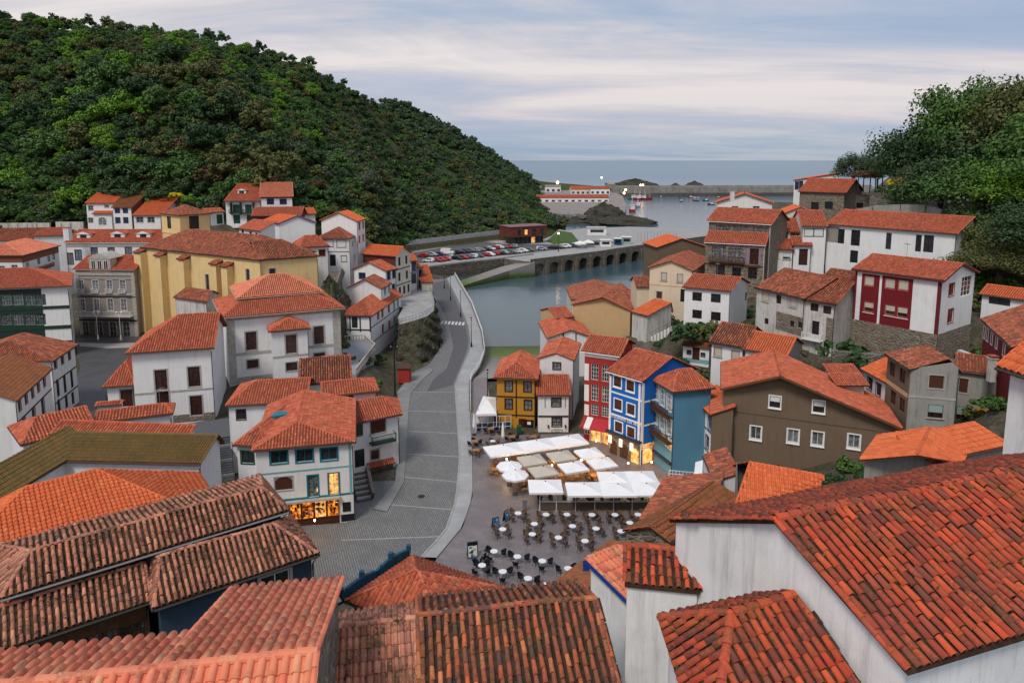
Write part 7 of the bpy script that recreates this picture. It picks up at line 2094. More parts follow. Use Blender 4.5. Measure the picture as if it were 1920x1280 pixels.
# breakwater
bw = thing('breakwater', 'long grey concrete breakwater closing the harbour', 'breakwater', at_z(1300, 367, SEA))
CB = plain('breakwater_concrete', (.25, .24, .225), .85, .3, .12); CBD = plain('breakwater_wet', (.095, .09, .08), .7, .3, .15)
b0, b1 = at_z(1150, 369, SEA), at_z(1640, 367, SEA)
nb = 40
for k in range(nb):
    p, q = b0.lerp(b1, k / nb), b0.lerp(b1, (k + .97) / nb); m = MB(); m.bar(p + V(0, 6, 5.6), q + V(0, 6, 5.6), 5, 9.6 + .4 * ((k * 7) % 3) / 3); m.build('wall_block', CB, bw)
m = MB(); m.bar(b0 + V(0, 0, 1.2), b1 + V(0, 0, 1.2), 9, 5.5); m.build('quay_step', CBD, bw)
m = MB(); m.bar(b0 + V(0, 9, 9.5), b1 + V(0, 9, 9.5), 3, 5); m.build('parapet', CB, bw)
for nm, lb, px0, px1, yt, D_, sd in (('islet', 'dark wooded islet beyond the breakwater', 1150, 1240, 337, 930, 3), ('islet', 'small dark rocks beyond the breakwater, middle', 1290, 1330, 341, 940, 5), ('islet', 'tiny dark rock left of the middle rocks beyond the breakwater', 1262, 1285, 345, 940, 6)):
    a, c_ = at_y(px0, 349, D_), at_y(px1, 349, D_); zt = at_y(px0, yt, D_).z
    rock(nm, lb, (a.x + c_.x) / 2, D_ + 20, SEA - 1, (c_.x - a.x) / 2 * 1.1, 25, zt - SEA + 1, ROCKM, sd, cat='island')
# low cape behind the harbour
m = MB(); prev = None
for px_, yt in ((960, 330), (990, 336), (1030, 341), (1080, 345), (1130, 349), (1160, 350)):
    p = at_y(px_, yt, 860); 
    if prev is not None:
        m.quad(V(prev.x, 800, -5), V(p.x, 800, -5), V(p.x, 840, p.z), V(prev.x, 840, prev.z)); m.quad(V(prev.x, 840, prev.z), V(p.x, 840, p.z), V(p.x, 1000, -5), V(prev.x, 1000, -5))
    prev = p
o = m.build('cape', hm); o['kind'] = 'structure'
# rocks inside the harbour
q = at_z(1138, 418, SEA); rock('sea_rock', 'big dark rock stack between car park and fishing harbour', q.x, q.y + 12, SEA - 1, 17, 16, 13, ROCKM, 8)
q = at_z(1160, 423, SEA); rock('sea_rock', 'low dark shelf of the rock stack running to the right', q.x + 4, q.y + 8, SEA - 1, 22, 12, 7, ROCKM, 9)
q = at_z(1198, 420, SEA); rock('sea_rock', 'low black skerry at the right tip of the rock shelf', q.x, q.y, SEA - 1, 11, 5, 3.6, ROCKM, 12)
q = at_z(1075, 418, SEA); rock('sea_rock', 'low dark rocks left of the rock stack', q.x, q.y, SEA - 1, 14, 8, 4, ROCKM, 13)
q = at_z(1185, 442, SEA); rock('sea_rock', 'rounded dark rocks at the quay corner', q.x, q.y, SEA - 1, 8, 4, 3.2, ROCKM, 15)
m = MB(); rs = random.Random(4)
for k in range(160):
    a = at_z(1015 + rs.random() * 95, 402 + rs.random() * 5, -1 + rs.random() * 1.5); s_ = rs.uniform(1.2, 2.6); e = Vector((rs.uniform(-1, 1), rs.uniform(-1, 1), rs.uniform(-.4, .4))).normalized(); x = e.cross(V(0, 0, 1)).normalized(); m.box(a, (s_, s_ * .8, s_ * .8), (e, x, x.cross(e)))
o = m.build('rubble_blocks', plain('rubble', (.2, .19, .18), .9, .4, .5)); o['kind'] = 'stuff'
# boats
HULLM = {'red': plain('hull_red', (.30, .02, .025), .4), 'white': plain('hull_white', (.7, .7, .7), .4), 'teal': plain('hull_teal', (.02, .16, .15), .4), 'dark': plain('hull_dark', (.03, .035, .05), .4), 'grey': plain('hull_grey', (.2, .22, .25), .4)}
def boat(px, py, L, W_, col, rot, label, cabin=True, mast=False, grp=None):
    th = thing('boat', label, 'boat', at_z(px, py, SEA), grp); o0 = ORG[th.name]; m = MB(); N_ = 9; rows = []
    for k in range(N_ + 1):
        t_ = k / N_; x = (t_ - .5) * L; w = W_ / 2 * (1 - max(0, (t_ - .45) / .55) ** 2) * (.8 + .2 * min(1, t_ * 4)); h_ = L * .11 * (1 + .8 * t_ ** 2)
        rows.append([V(x, -w, h_), V(x, -w * .75, -.3), V(x, w * .75, -.3), V(x, w, h_)])
    for a, c_ in zip(rows, rows[1:]):
        for q in range(3): m.quad(o0 + a[q], o0 + c_[q], o0 + c_[q + 1], o0 + a[q + 1])
        m.quad(o0 + a[3] - V(0, 0, .15), o0 + c_[3] - V(0, 0, .15), o0 + c_[0] - V(0, 0, .15), o0 + a[0] - V(0, 0, .15))
    m.poly([o0 + p for p in rows[0]]); m.build('hull', HULLM[col], th)
    if cabin:
        m = MB(); m.box(o0 + V(-L * .12, 0, L * .11 + L * .09), (L * .28, W_ * .6, L * .18)); m.box(o0 + V(-L * .12, 0, L * .3), (L * .32, W_ * .7, .12)); m.build('cabin', HULLM['white'], th)
        m = MB(); m.box(o0 + V(L * .022, 0, L * .24), (.06, W_ * .5, L * .07)); m.build('windscreen', GLASS, th)
    if mast: m = MB(); m.tube([o0 + V(-L * .05, 0, 0), o0 + V(-L * .05, 0, L * .75)], .12, 6); m.tube([o0 + V(L * .3, 0, 0), o0 + V(L * .3, 0, L * .5)], .1, 6); m.tube([o0 + V(-L * .05, 0, L * .5), o0 + V(L * .35, 0, L * .3)], .06, 5); m.build('mast', WHMET, th)
    th.rotation_euler = (0, 0, rot)
boat(1185, 396, 16, 5.5, 'red', 1.5, 'red hulled trawler moored nearest at the quay end', mast=True); boat(1196, 388, 12, 5, 'grey', 1.5, 'grey hulled boat moored behind the nearest trawler', mast=True)
boat(1191, 374, 15, 5, 'teal', .1, 'teal hulled trawler moored at the far quay', mast=True); boat(1201, 375, 16, 5, 'red', .1, 'red trawler between the teal and the right-hand red one', mast=True); boat(1210, 375, 15, 5, 'red', .1, 'red trawler at the right end of the far row', mast=True)
for i, (x, y, c_, lb) in enumerate([(1239, 370, 'dark', 'lone dark rowing boat near the breakwater left'), (1274, 371, 'dark', 'small dark boat left of the moored cluster'), (1277, 378, 'dark', 'tiny dark dinghy below the left moored boat'), (1289, 374, 'grey', 'grey moored boat in the middle of the harbour'), (1294, 371, 'red', 'small pinkish boat behind the grey moored one'), (1305, 377, 'dark', 'dark moored boat at the front of the cluster'), (1309, 372, 'grey', 'grey boat in the middle of the moored cluster'), (1302, 371, 'white', 'white boat at the back of the moored cluster'), (1323, 377, 'dark', 'dark boat moored right of the cluster'), (1328, 371, 'grey', 'small grey boat near the white gable'), (1333, 384, 'dark', 'tiny dark boat closest to the white gable house'), (1343, 374, 'grey', 'grey boat just left of the white gable roof'), (1348, 371, 'red', 'red boat touching the white gable roof')]):
    boat(x, y, 6.5 if i % 3 else 5, 2.4, c_, rs.uniform(0, 3), lb, cabin=i % 2 == 0)
for k, (x, y, lb) in enumerate([(1202, 411, 'black buoy left of the skerry tip'), (1212, 411, 'black buoy right of the skerry tip')]):
    m = MB(); c_ = at_z(x, y, SEA); m.tube([V(0, 0, -.3), V(0, 0, .3), V(0, 0, .8), V(0, 0, 1.4)], [.5, .9, .5, .08], 8); o = m.build('buoy', BKMET); o.location = c_; tag(o, lb, 'buoy')
# ------------------------------------------------------------------ things on the quay
def lamp_post(loc, hgt, label, lit=False, arms=1, mat=BKMET, grp=None, name='street_lamp'):
    th = thing(name, label, 'street lamp', loc, grp); L = V(*loc); m = MB()
    m.tube([L, L + V(0, 0, .15), L + V(0, 0, .9), L + V(0, 0, 1.0), L + V(0, 0, hgt)], [.22, .2, .14, .07, .045], 8); m.build('post', mat, th)
    for k in range(arms):
        dx = 0 if arms == 1 else (-.5 if k == 0 else .5); m = MB()
        if arms > 1: m.tube([L + V(0, 0, hgt - .3), L + V(dx, 0, hgt)], .03, 5)
        m.tube([L + V(dx, 0, hgt), L + V(dx, 0, hgt + .45)], [.12, .2], 6); m.tube([L + V(dx, 0, hgt + .45), L + V(dx, 0, hgt + .65)], [.24, .05], 6); ln = m.build('lantern', mat, th)
        m = MB(); m.tube([L + V(dx, 0, hgt + .1), L + V(dx, 0, hgt + .4)], [.135, .2], 6) if not lit else m.tube([L + V(dx, 0, hgt + .02), L + V(dx, 0, hgt + .44)], [.3, .34], 8); m.build('lantern_glass', LAMP if lit else SHUTW, ln)
    return th
for (x, y, hh, lb) in ((845, 562, 6.2, 'black promenade lamp farthest along the water'), (864, 593, 5.6, 'black promenade lamp in the middle of the curve'), (884, 650, 5.4, 'black promenade lamp nearest the slipway'), (833, 540, 6, 'black promenade lamp by the sea stairs')):
    lamp_post(tuple(at_z(x, y, .13)), hh, lb)
lamp_post(tuple(at_z(184, 636, 0)), 5.4, 'white double lamp in front of the grey townhouse, left one', arms=2, mat=WHMET); lamp_post(tuple(at_z(227, 637, 0)), 5.4, 'white double lamp in front of the grey townhouse, right one', arms=2, mat=WHMET)
lamp_post(tuple(at_z(914, 752, 0)), 4.5, 'black lamp beside the white canopy left of the mustard house')
lamp_post(tuple(at_z(1047, 472, DZ)), 7.0, 'lit yellow street lamp on the car park', lit=True)
tall = lamp_post(tuple(at_z(1045, 383, HZ)), 17, 'tall lit orange harbour mast lamp', lit=True, mat=plain('mast_orange', (.3, .12, .05), .6))
for ch in tall.children:
    if ch.name.startswith('lantern'): ch.scale = (1, 1, 1)
def bulb(loc, r, label, name='harbour_light'):
    m = MB(); m.tube([V(0, 0, -r), V(0, 0, 0), V(0, 0, r)], [r * .4, r, r * .4], 8); o = m.build(name, LAMP); o.location = loc; return tag(o, label, 'lamp')
L0 = at_z(1045, 383, HZ); bulb(L0 + V(0, 0, 17.6), 1.1, 'glowing orange head of the tall harbour mast', 'mast_light')
for i, (x, y, D_, lb) in enumerate([(1173, 356, 560, 'orange harbour light, upper of the pair at the quay end'), (1170, 362, 558, 'orange harbour light, lower of the pair at the quay end'), (1201, 347, 752, 'left of two orange lights on the breakwater'), (1205.5, 347, 752, 'right of two orange lights on the breakwater'), (1128, 333, 800, 'white light far behind the harbour sheds')]):
    bulb(at_y(x, y, D_), .8, lb)
# row of slim poles on the quay corner
for k in range(13):
    c_ = at_z(1196 + k * 6, 452 - k * .2, DZ); m = MB(); m.tube([V(0, 0, 0), V(0, 0, 4.2)], .07, 6); m.box((0, 0, .08), (.3, .3, .16)); o = m.build('pole', ZINC); o.location = c_; tag(o, 'slim grey pole in the row along the outer quay', 'pole', 'poles along the outer quay')
# rusty red visitor building
h = House('modern_building', 'rust red clad two-storey box with glazed ground floor on the car park', 'building')
a, c_ = at_z(964, 459, DZ), at_z(1022, 455, DZ)
b = h.block(V(a.x, a.y, DZ + 3.2), V(c_.x, c_.y, DZ + 3.2), zb=DZ, depth=9, ax='x', rise=.05, ov=.6, roof=False, wall=plain('glazing_frame', (.12, .13, .13), .5), clamp_ground=False)
L = wall_frame(b, 0)[2]
for k in range(7): win(b, 'f', 0, 0, L / 7 * .86, 2.4, 'k' if k not in (4,) else 'lit', uz=(L * (k + .5) / 7, DZ + 1.5))
def _rb():
    d = (V(c_.x - a.x, c_.y - a.y, 0)).normalized(); n = V(-d.y, d.x, 0); ctr = (a + c_) / 2 + n * 4
    up = V(0, 0, 1); m = MB(); RUS = plain('corten', (.16, .045, .032), .75, .3, .5)
    m.box((ctr.x - d.x * 1, ctr.y - d.y, DZ + 5.4), ((c_ - a).length + 2.5, 10, 4.2), (d, n, up)); u = m.build('upper_storey', RUS, h.th)
    m = MB(); m.box((ctr.x - d.x * 1, ctr.y - d.y, DZ + 7.6), ((c_ - a).length + 3, 10.5, .25), (d, n, up)); m.build('flat_roof', plain('roof_mauve', (.20, .10, .13), .6), h.th)
    for k, fx in enumerate((.12, .34, .6, .85)):
        p = a.lerp(c_, fx) - n * 1.06; f = MB(); f.box((p.x, p.y, DZ + 5.2), (1.6, .06, 2.4), (d, n, up)); w_ = f.build('window', FRGR if k == 0 else FRBK, u); g = MB(); g.box((p.x - n.x * .04, p.y - n.y * .04, DZ + 5.2), (1.3, .04, 2.1), (d, n, up)); g.build('pane', LIT if k == 1 else GLASS, w_)
h.extra.append(_rb); h.done()
# concrete crash wall and fence behind the cars
cw = thing('crash_barrier', 'pale concrete wall with yellow lattice fence behind the parked cars', 'fence', at_z(850, 460, DZ))
f0, f1 = at_z(756, 474, DZ), at_z(946, 449, DZ); NB = 44
FYE = plain('lattice_ochre', (.30, .27, .12), .7)
for k in range(NB):
    p, q = f0.lerp(f1, k / NB), f0.lerp(f1, (k + .94) / NB); m = MB(); m.bar(p + V(0, 2.5, 3.3), q + V(0, 2.5, 3.3), .3, 1.9); m.build('wall_panel', plain('barrier_concrete', (.42, .42, .42), .8, .2, .7), cw)
    m = MB(); m.bar(p, p + V(0, 0, 2.3), .12); m.bar(p + V(0, 0, .6), q + V(0, 0, .6), .08); m.bar(p + V(0, 0, 2.1), q + V(0, 0, 2.1), .1); m.bar(p.lerp(q, .5), p.lerp(q, .5) + V(0, 0, 2.2), .07); m.build('fence_bay', FYE, cw)
m = MB(); m.bar(f0 + V(0, 3, 1.0), f1 + V(0, 3, 1.0), .8, 2.6); m.build('base_wall', plain('base_dark', (.06, .06, .05), .9), cw)
# grass bank
m = MB(); gp = [at_z(x, y, DZ + .05) for x, y in ((1024, 452), (1048, 462), (1085, 452), (1072, 436), (1048, 432))]; top = at_z(1054, 446, DZ + .9)
for p, q in zip(gp, gp[1:] + gp[:1]): m.poly([p, q, top])
o = m.build('grass_bank', plain('grass_green', (.055, .11, .018), .9, .4, 1.5, .6)); o['kind'] = 'structure'
# kiosks and tents
def kiosk(px, py, w, d_, hgt, wall, roof, label, name='kiosk', cat='kiosk'):
    c_ = at_z(px, py, DZ); th = thing(name, label, cat, c_); m = MB(); m.box(c_ + V(0, 0, hgt / 2), (w, d_, hgt)); m.build('cabin', wall, th)
    m = MB(); m.box(c_ + V(0, 0, hgt + .15), (w + .5, d_ + .5, .3)); m.build('roof', roof, th); m = MB(); m.box(c_ + V(0, -d_ / 2 - .02, hgt * .6), (w * .7, .05, hgt * .4)); m.build('counter', GLASS, th)
kiosk(1135, 462, 4.4, 2.6, 2.6, WHITE2, SHUTW, 'white food stall on the quay, left of the blue one'); kiosk(1158, 459, 2.8, 2.2, 2.6, FRBL, SHUTW, 'small blue ticket booth on the quay'); kiosk(1174, 457, 4.0, 2.5, 2.8, SHUTG, WHITE2, 'pale green food stall right of the blue booth')
kiosk(1118, 440, 9, 5, 3.4, WHITE2, plain('roof_sheet', (.45, .43, .42), .6), 'flat roofed white pavilion above the food stalls', 'pavilion', 'pavilion')
# small red steel kiosk by the stairs
c_ = at_z(757, 718, 0); th = thing('kiosk', 'dark red wooden stall closed up beside the promenade stairs', 'kiosk', c_); m = MB(); m.box(c_ + V(0, 1, 1.2), (2.0, 2.0, 2.4)); m.build('cabin', REDW, th); m = MB(); m.box(c_ + V(0, 1, 2.48), (2.3, 2.3, .14)); m.build('roof', FRBR, th)
# ------------------------------------------------------------------ cars
def car_meshes(kind):
    if kind == 'van': L, W_, H_ = 5.2, 1.95, 2.3; prof = [(-2.6, .4), (-2.6, 2.1), (-2.4, 2.3), (1.0, 2.3), (1.7, 1.35), (2.5, 1.15), (2.6, .4)]; glass = [(.2, 1.4), (.3, 2.05), (1.05, 2.05), (1.55, 1.4)]
    elif kind == 'hatch': L, W_, H_ = 4.0, 1.75, 1.5; prof = [(-2.0, .35), (-2.02, .9), (-1.75, 1.38), (-1.4, 1.5), (.2, 1.48), (1.0, .98), (1.85, .82), (2.0, .6), (2.0, .35)]; glass = [(-1.65, .98), (-1.4, 1.38), (.15, 1.37), (.82, .98)]
    else: L, W_, H_ = 4.5, 1.8, 1.45; prof = [(-2.25, .35), (-2.25, .95), (-1.6, 1.02), (-1.0, 1.42), (.3, 1.44), (1.05, .98), (2.05, .82), (2.25, .6), (2.25, .35)]; glass = [(-1.4, 1.02), (-.95, 1.34), (.28, 1.35), (.9, 1.0)]
    b = MB(); n = len(prof)
    def wy(z): return W_ / 2 * (1 if z < 1.0 else 1 - .22 * min(1, (z - 1.0) / .5))
    Lp = [V(x, -wy(z), z) for x, z in prof]; Rp = [V(x, wy(z), z) for x, z in prof]
    for i in range(n): j = (i + 1) % n; b.quad(Lp[i], Lp[j], Rp[j], Rp[i])
    b.poly(list(reversed(Lp))); b.poly(Rp)
    g = MB()
    for s_ in (-1, 1):
        q = [V(x, s_ * (wy(z) + .012), z) for x, z in glass]; g.poly(q if s_ > 0 else q[::-1])
    fr = [glass[-1], glass[-2]]; g.quad(*[V(x + .10 + (.02 if k else 0), y * .92, z + .03) for k, (x, z, y) in enumerate(((fr[0][0], fr[0][1], -wy(fr[0][1])), (fr[0][0], fr[0][1], wy(fr[0][1])), (fr[1][0], fr[1][1], wy(fr[1][1])), (fr[1][0], fr[1][1], -wy(fr[1][1]))))])
    if kind != 'van': q = [glass[0], glass[1]]; g.quad(*[V(x - .2, y * .9, z + .02) for (x, z, y) in ((q[0][0], q[0][1], wy(q[0][1])), (q[0][0], q[0][1], -wy(q[0][1])), (q[1][0], q[1][1], -wy(q[1][1])), (q[1][0], q[1][1], wy(q[1][1])))])
    w = MB(); w.tube([V(0, -.1, 0), V(0, .1, 0)], .32, 12)
    hl = MB(); hl.box((0, 0, 0), (.06, .3, .14))
    out = []
    for mb_, nm, mt in ((b, 'body', HULLM['white']), (g, 'window_glass', GLASS), (w, 'wheel', plain('tyre', (.012, .012, .012), .8)), (hl, 'headlight', plain('lamp_glass', (.6, .6, .58), .2)), (hl, 'tail_light', plain('lamp_red', (.35, .01, .01), .3))):
        o = mb_.build(nm, mt); me = o.data; bpy.data.objects.remove(o); out.append(me)
    return out, L, W_
CARS = {k: car_meshes(k) for k in ('van', 'hatch', 'saloon')}
def paint(n, c): return plain('car_' + n, c, .3, spec=.5)
CP_ = {'white': paint('white', (.72, .72, .73)), 'silver': paint('silver', (.34, .36, .38)), 'grey': paint('grey', (.10, .11, .12)), 'black': paint('black', (.012, .013, .015)), 'red': paint('red', (.36, .012, .018)), 'blue': paint('blue', (.02, .04, .11)), 'green': paint('green', (.12, .17, .16))}
def car(loc, rot, kind, col, label, grp, lit=False):
    (bm_, gm_, wm_, hm_, tm_), L, W_ = CARS[kind]; th = thing('car' if kind != 'van' else 'van', label, 'car' if kind != 'van' else 'van', loc, grp); th.rotation_euler = (0, 0, rot)
    def part(nm, me, p, mt=None):
        o = bpy.data.objects.new(nm, me); COL.objects.link(o); o.parent = th; o.location = p
        if mt: o.material_slots[0].link = 'OBJECT'; o.material_slots[0].material = mt
    part('body', bm_, (0, 0, 0), CP_[col]); part('window_glass', gm_, (0, 0, 0))
    for sx in (-1, 1):
        for sy in (-1, 1): part('wheel', wm_, (sx * L * .31, sy * (W_ / 2 - .06), .32))
    for sy in (-1, 1): part('headlight', hm_, (L / 2 - .01, sy * W_ * .34, .68), emis('headlight_on', (1, .85, .55), 12) if lit else None); part('tail_light', tm_, (-L / 2 + .0, sy * W_ * .36, .8), emis('tail_light_on', (1, .03, .02), 6) if lit else None)
    return th
rowA = [(175, 845), (235, 842), (270, 838), (305, 833), (338, 822), (390, 827), (435, 823), (465, 818), (505, 813), (550, 810), (600, 801), (635, 799), (670, 794), (705, 787), (745, 784), (800, 782), (840, 776), (885, 770), (932, 765)]
rowB = [(130, 808), (205, 800), (262, 797), (318, 788), (375, 784), (410, 779), (450, 775), (490, 770), (530, 767), (567, 764), (606, 758), (636, 755), (670, 748), (708, 744), (738, 741), (775, 740), (808, 737)]
rowC = [(1105, 746), (1148, 742), (1180, 738), (1212, 735), (1245, 731), (1275, 726), (1398, 714), (1430, 713)]
colA = ['white', 'red', 'red', 'red', 'white', 'black', 'red', 'blue', 'white', 'blue', 'red', 'white', 'red', 'black', 'silver', 'grey', 'white', 'white', 'grey']
colB = ['red', 'silver', 'blue', 'white', 'black', 'blue', 'black', 'grey', 'silver', 'green', 'black', 'white', 'red', 'white', 'green', 'red', 'silver']
colC = ['black', 'grey', 'white', 'white', 'blue', 'white', 'black', 'black']
ORD = ['first', 'second', 'third', 'fourth', 'fifth', 'sixth', 'seventh', 'eighth', 'ninth', 'tenth', 'eleventh', 'twelfth', 'thirteenth', 'fourteenth', 'fifteenth', 'sixteenth', 'seventeenth', 'eighteenth', 'nineteenth']
for row, cols, nm in ((rowA, colA, 'front'), (rowB, colB, 'back'), (rowC, colC, 'right-hand')):
    P = [at_z(760 + x / 4, 280 + y / 4, DZ + .006) for x, y in row]; d = (P[-1] - P[0]); hd_ = math.atan2(d.y, d.x) - math.pi / 2 + .5
    for k, (p, c_) in enumerate(zip(P, cols)):
        van = (nm == 'back' and k == 3); kd = 'van' if van else ('hatch' if (k * 7 + len(nm)) % 3 else 'saloon')
        car(tuple(p), hd_ + rs.uniform(-.06, .06) + (math.pi if (k * 5) % 4 == 0 else 0), kd, c_, ('white delivery van parked in the back row' if van else f'{c_} car, {ORD[k]} from the left in the {nm} row of the car park'), 'cars on the car park')
pol = car(tuple(at_z(1015, 468.5, DZ + .006)), .15, 'hatch', 'white', 'white patrol car with blue stripe standing side-on on the car park', None)
m = MB(); p = ORG[pol.name]
for s_ in (-1, 1): m.box(p + V(0, s_ * .885, .75), (3.4, .01, .25))
m.build('side_stripe', plain('stripe_blue', (.02, .1, .4), .4), pol)
m = MB(); m.box(p + V(-.5, 0, 1.55), (.3, 1.1, .12)); m.build('light_bar', plain('stripe_blue', (.02, .1, .4), .4), pol)
for (x, y, lb) in ((1310, 742, 'left white market tent on the car park edge'), (1372, 733, 'right white market tent on the car park edge')):
    c_ = at_z(760 + x / 4, 280 + y / 4, DZ); th = thing('market_tent', lb, 'tent', c_); m = MB(); A = [c_ + V(sx * 2.2, sy * 1.8, 2.1) for sx, sy in ((-1, -1), (1, -1), (1, 1), (-1, 1))]; ap_ = c_ + V(0, 0, 3.1)
    for q, w_ in zip(A, A[1:] + A[:1]): m.poly([q, w_, ap_]); m.quad(q - V(0, 0, .4), w_ - V(0, 0, .4), w_, q)
    m.build('canopy', SHUTW, th)
    for q in A: mm = MB(); mm.bar(V(q.x, q.y, DZ), q, .06); mm.build('pole', ZINC, th)
# ================================================================== café furniture on the plaza
WICK = plain('wicker_brown', (.13, .085, .055), .8, .4, 30); WBLK = plain('wicker_black', (.012, .014, .018), .7, .3, 30); TOPW = plain('table_top_white', (.72, .72, .73), .35); WOODO = plain('wood_honey', (.36, .17, .06), .6, .3, 8); ALU = plain('aluminium', (.5, .5, .52), .3, metal=.8)
def chair_proto(mat, legm, arms=True):
    """curved wicker armchair: seat, wrap-around back, four legs"""
    parts = []
    m = MB(); N_ = 10; pts = [(.24 * math.cos(2 * math.pi * k / N_), .24 * math.sin(2 * math.pi * k / N_)) for k in range(N_)]; m.prism(pts, .41, .46); parts.append(('seat', m, mat))
    m = MB(); K = 9
    for k in range(K):
        a0, a1 = math.radians(-125 + 250 * k / K) + math.pi, math.radians(-125 + 250 * (k + 1) / K) + math.pi
        def P(a, z, r): return V(r * math.cos(a), r * math.sin(a), z)
        hz = lambda a: .64 + .22 * max(0, math.cos(a - math.pi)) ** 1.2
        z0, z1 = hz(a0), hz(a1)
        m.quad(P(a0, .44, .25), P(a1, .44, .25), P(a1, z1, .31), P(a0, z0, .31)); m.quad(P(a1, .44, .22), P(a0, .44, .22), P(a0, z0, .28), P(a1, z1, .28)); m.quad(P(a0, z0, .31), P(a1, z1, .31), P(a1, z1, .27), P(a0, z0, .27))
    parts.append(('backrest', m, mat))
    for sx in (-1, 1):
        for sy in (-1, 1): m = MB(); m.tube([V(sx * .16, sy * .16, .42), V(sx * .21, sy * .21, 0)], .018, 5); parts.append(('leg', m, legm))
    return [(nm, mesh_from(mb_, nm, mt)) for nm, mb_, mt in parts]
def mesh_from(mb_, nm, mt):
    o = mb_.build(nm, mt); me = o.data; bpy.data.objects.remove(o); return me
def table_proto(top, legm, r=.36, square=False):
    parts = []; m = MB(); N_ = 16
    if square: m.box((0, 0, .735), (.8, .8, .035))
    else: m.prism([(r * math.cos(2 * math.pi * k / N_), r * math.sin(2 * math.pi * k / N_)) for k in range(N_)], .72, .75)
    parts.append(('table_top', m, top)); m = MB(); m.tube([V(0, 0, 0), V(0, 0, .72)], .035, 8); parts.append(('pedestal', m, legm)); m = MB()
    for k in range(4): a = math.pi / 2 * k + .4; m.bar(V(0, 0, .04), V(.28 * math.cos(a), .28 * math.sin(a), .02), .04)
    parts.append(('foot', m, legm)); return [(nm, mesh_from(mb_, nm, mt)) for nm, mb_, mt in parts]
def wood_chair():
    parts = []; m = MB(); m.box((0, 0, .44), (.42, .42, .04)); parts.append(('seat', m, WOODO)); m = MB()
    for k in range(3): m.box((-.2, 0, .62 + k * .13), (.03, .4, .07))
    for s_ in (-1, 1): m.box((-.2, s_ * .19, .68), (.035, .035, .46))
    parts.append(('backrest', m, WOODO))
    for sx in (-1, 1):
        for sy in (-1, 1): m = MB(); m.box((sx * .18, sy * .18, .21), (.035, .035, .42)); parts.append(('leg', m, WOODO))
    return [(nm, mesh_from(mb_, nm, mt)) for nm, mb_, mt in parts]
PR = {'brown': chair_proto(WICK, BKMET), 'black': chair_proto(WBLK, BKMET), 'wood': wood_chair(), 'tbr': table_proto(TOPW, ALU), 'twood': table_proto(WOODO, BKMET, square=True)}
def place(proto, nm, label, cat, loc, rot, grp):
    th = thing(nm, label, cat, loc, grp); th.rotation_euler = (0, 0, rot)
    for n_, me in PR[proto]: o = bpy.data.objects.new(n_, me); COL.objects.link(o); o.parent = th
    return th
rp = random.Random(9)
def cafe_set(px, py, chairs, where, n, rot0, rad=.78):
    c_ = at_z(px, py, .75); c_ = V(c_.x, c_.y, .004)
    place('tbr', 'cafe_table', 'round white café table, ' + where, 'table', c_, rp.uniform(0, 1), 'round white café tables')
    for k in range(n):
        a = rot0 + 2 * math.pi * k / n + rp.uniform(-.15, .15); r = rad + rp.uniform(-.06, .12)
        place(chairs, 'cafe_chair', f'{chairs} wicker armchair at the table {where}', 'chair', c_ + V(r * math.cos(a), r * math.sin(a), 0), a + math.pi + rp.uniform(-.2, .2), f'{chairs} wicker chairs ' + where)
LX = lambda x, y: (860 + x / 4, 780 + y / 4)
BR_ = [((445, 725), 'leftmost in the row along the glass screen'), ((655, 735), 'second in the row along the glass screen'), ((812, 735), 'third in the row along the glass screen'), ((1000, 737), 'fourth in the row along the glass screen'), ((1172, 737), 'fifth in the row along the glass screen'), ((1345, 735), 'sixth in the row along the glass screen'),
       ((567, 805), 'left in the second brown row'), ((853, 822), 'middle of the second brown row'), ((1030, 840), 'right of the middle in the second brown row'), ((1283, 797), 'near the orange roof edge, second brown row'), ((330, 845), 'beside the two small menu boards'), ((552, 882), 'left in the third brown row'), ((748, 908), 'middle of the third brown row'), ((947, 933), 'right in the third brown row'), ((1217, 860), 'against the orange roof, third brown row')]
for (x, y), w in BR_: cafe_set(*LX(x, y), 'brown', w, 4, math.radians(45) + rp.uniform(-.2, .2))
BK_ = [((265, 1010), 'beside the tall menu board'), ((440, 1050), 'second of the back black row'), ((627, 1083), 'third of the back black row'), ((820, 1138), 'rightmost black set by the mossy roof'), ((175, 1115), 'where two people sit'), ((330, 1162), 'second of the front black row'), ((520, 1213), 'third of the front black row'), ((640, 1262), 'last of the front black row')]
for (x, y), w in BK_: cafe_set(*LX(x, y), 'black', w, 3 if w != 'where two people sit' else 4, math.radians(30) + rp.uniform(-.4, .4))
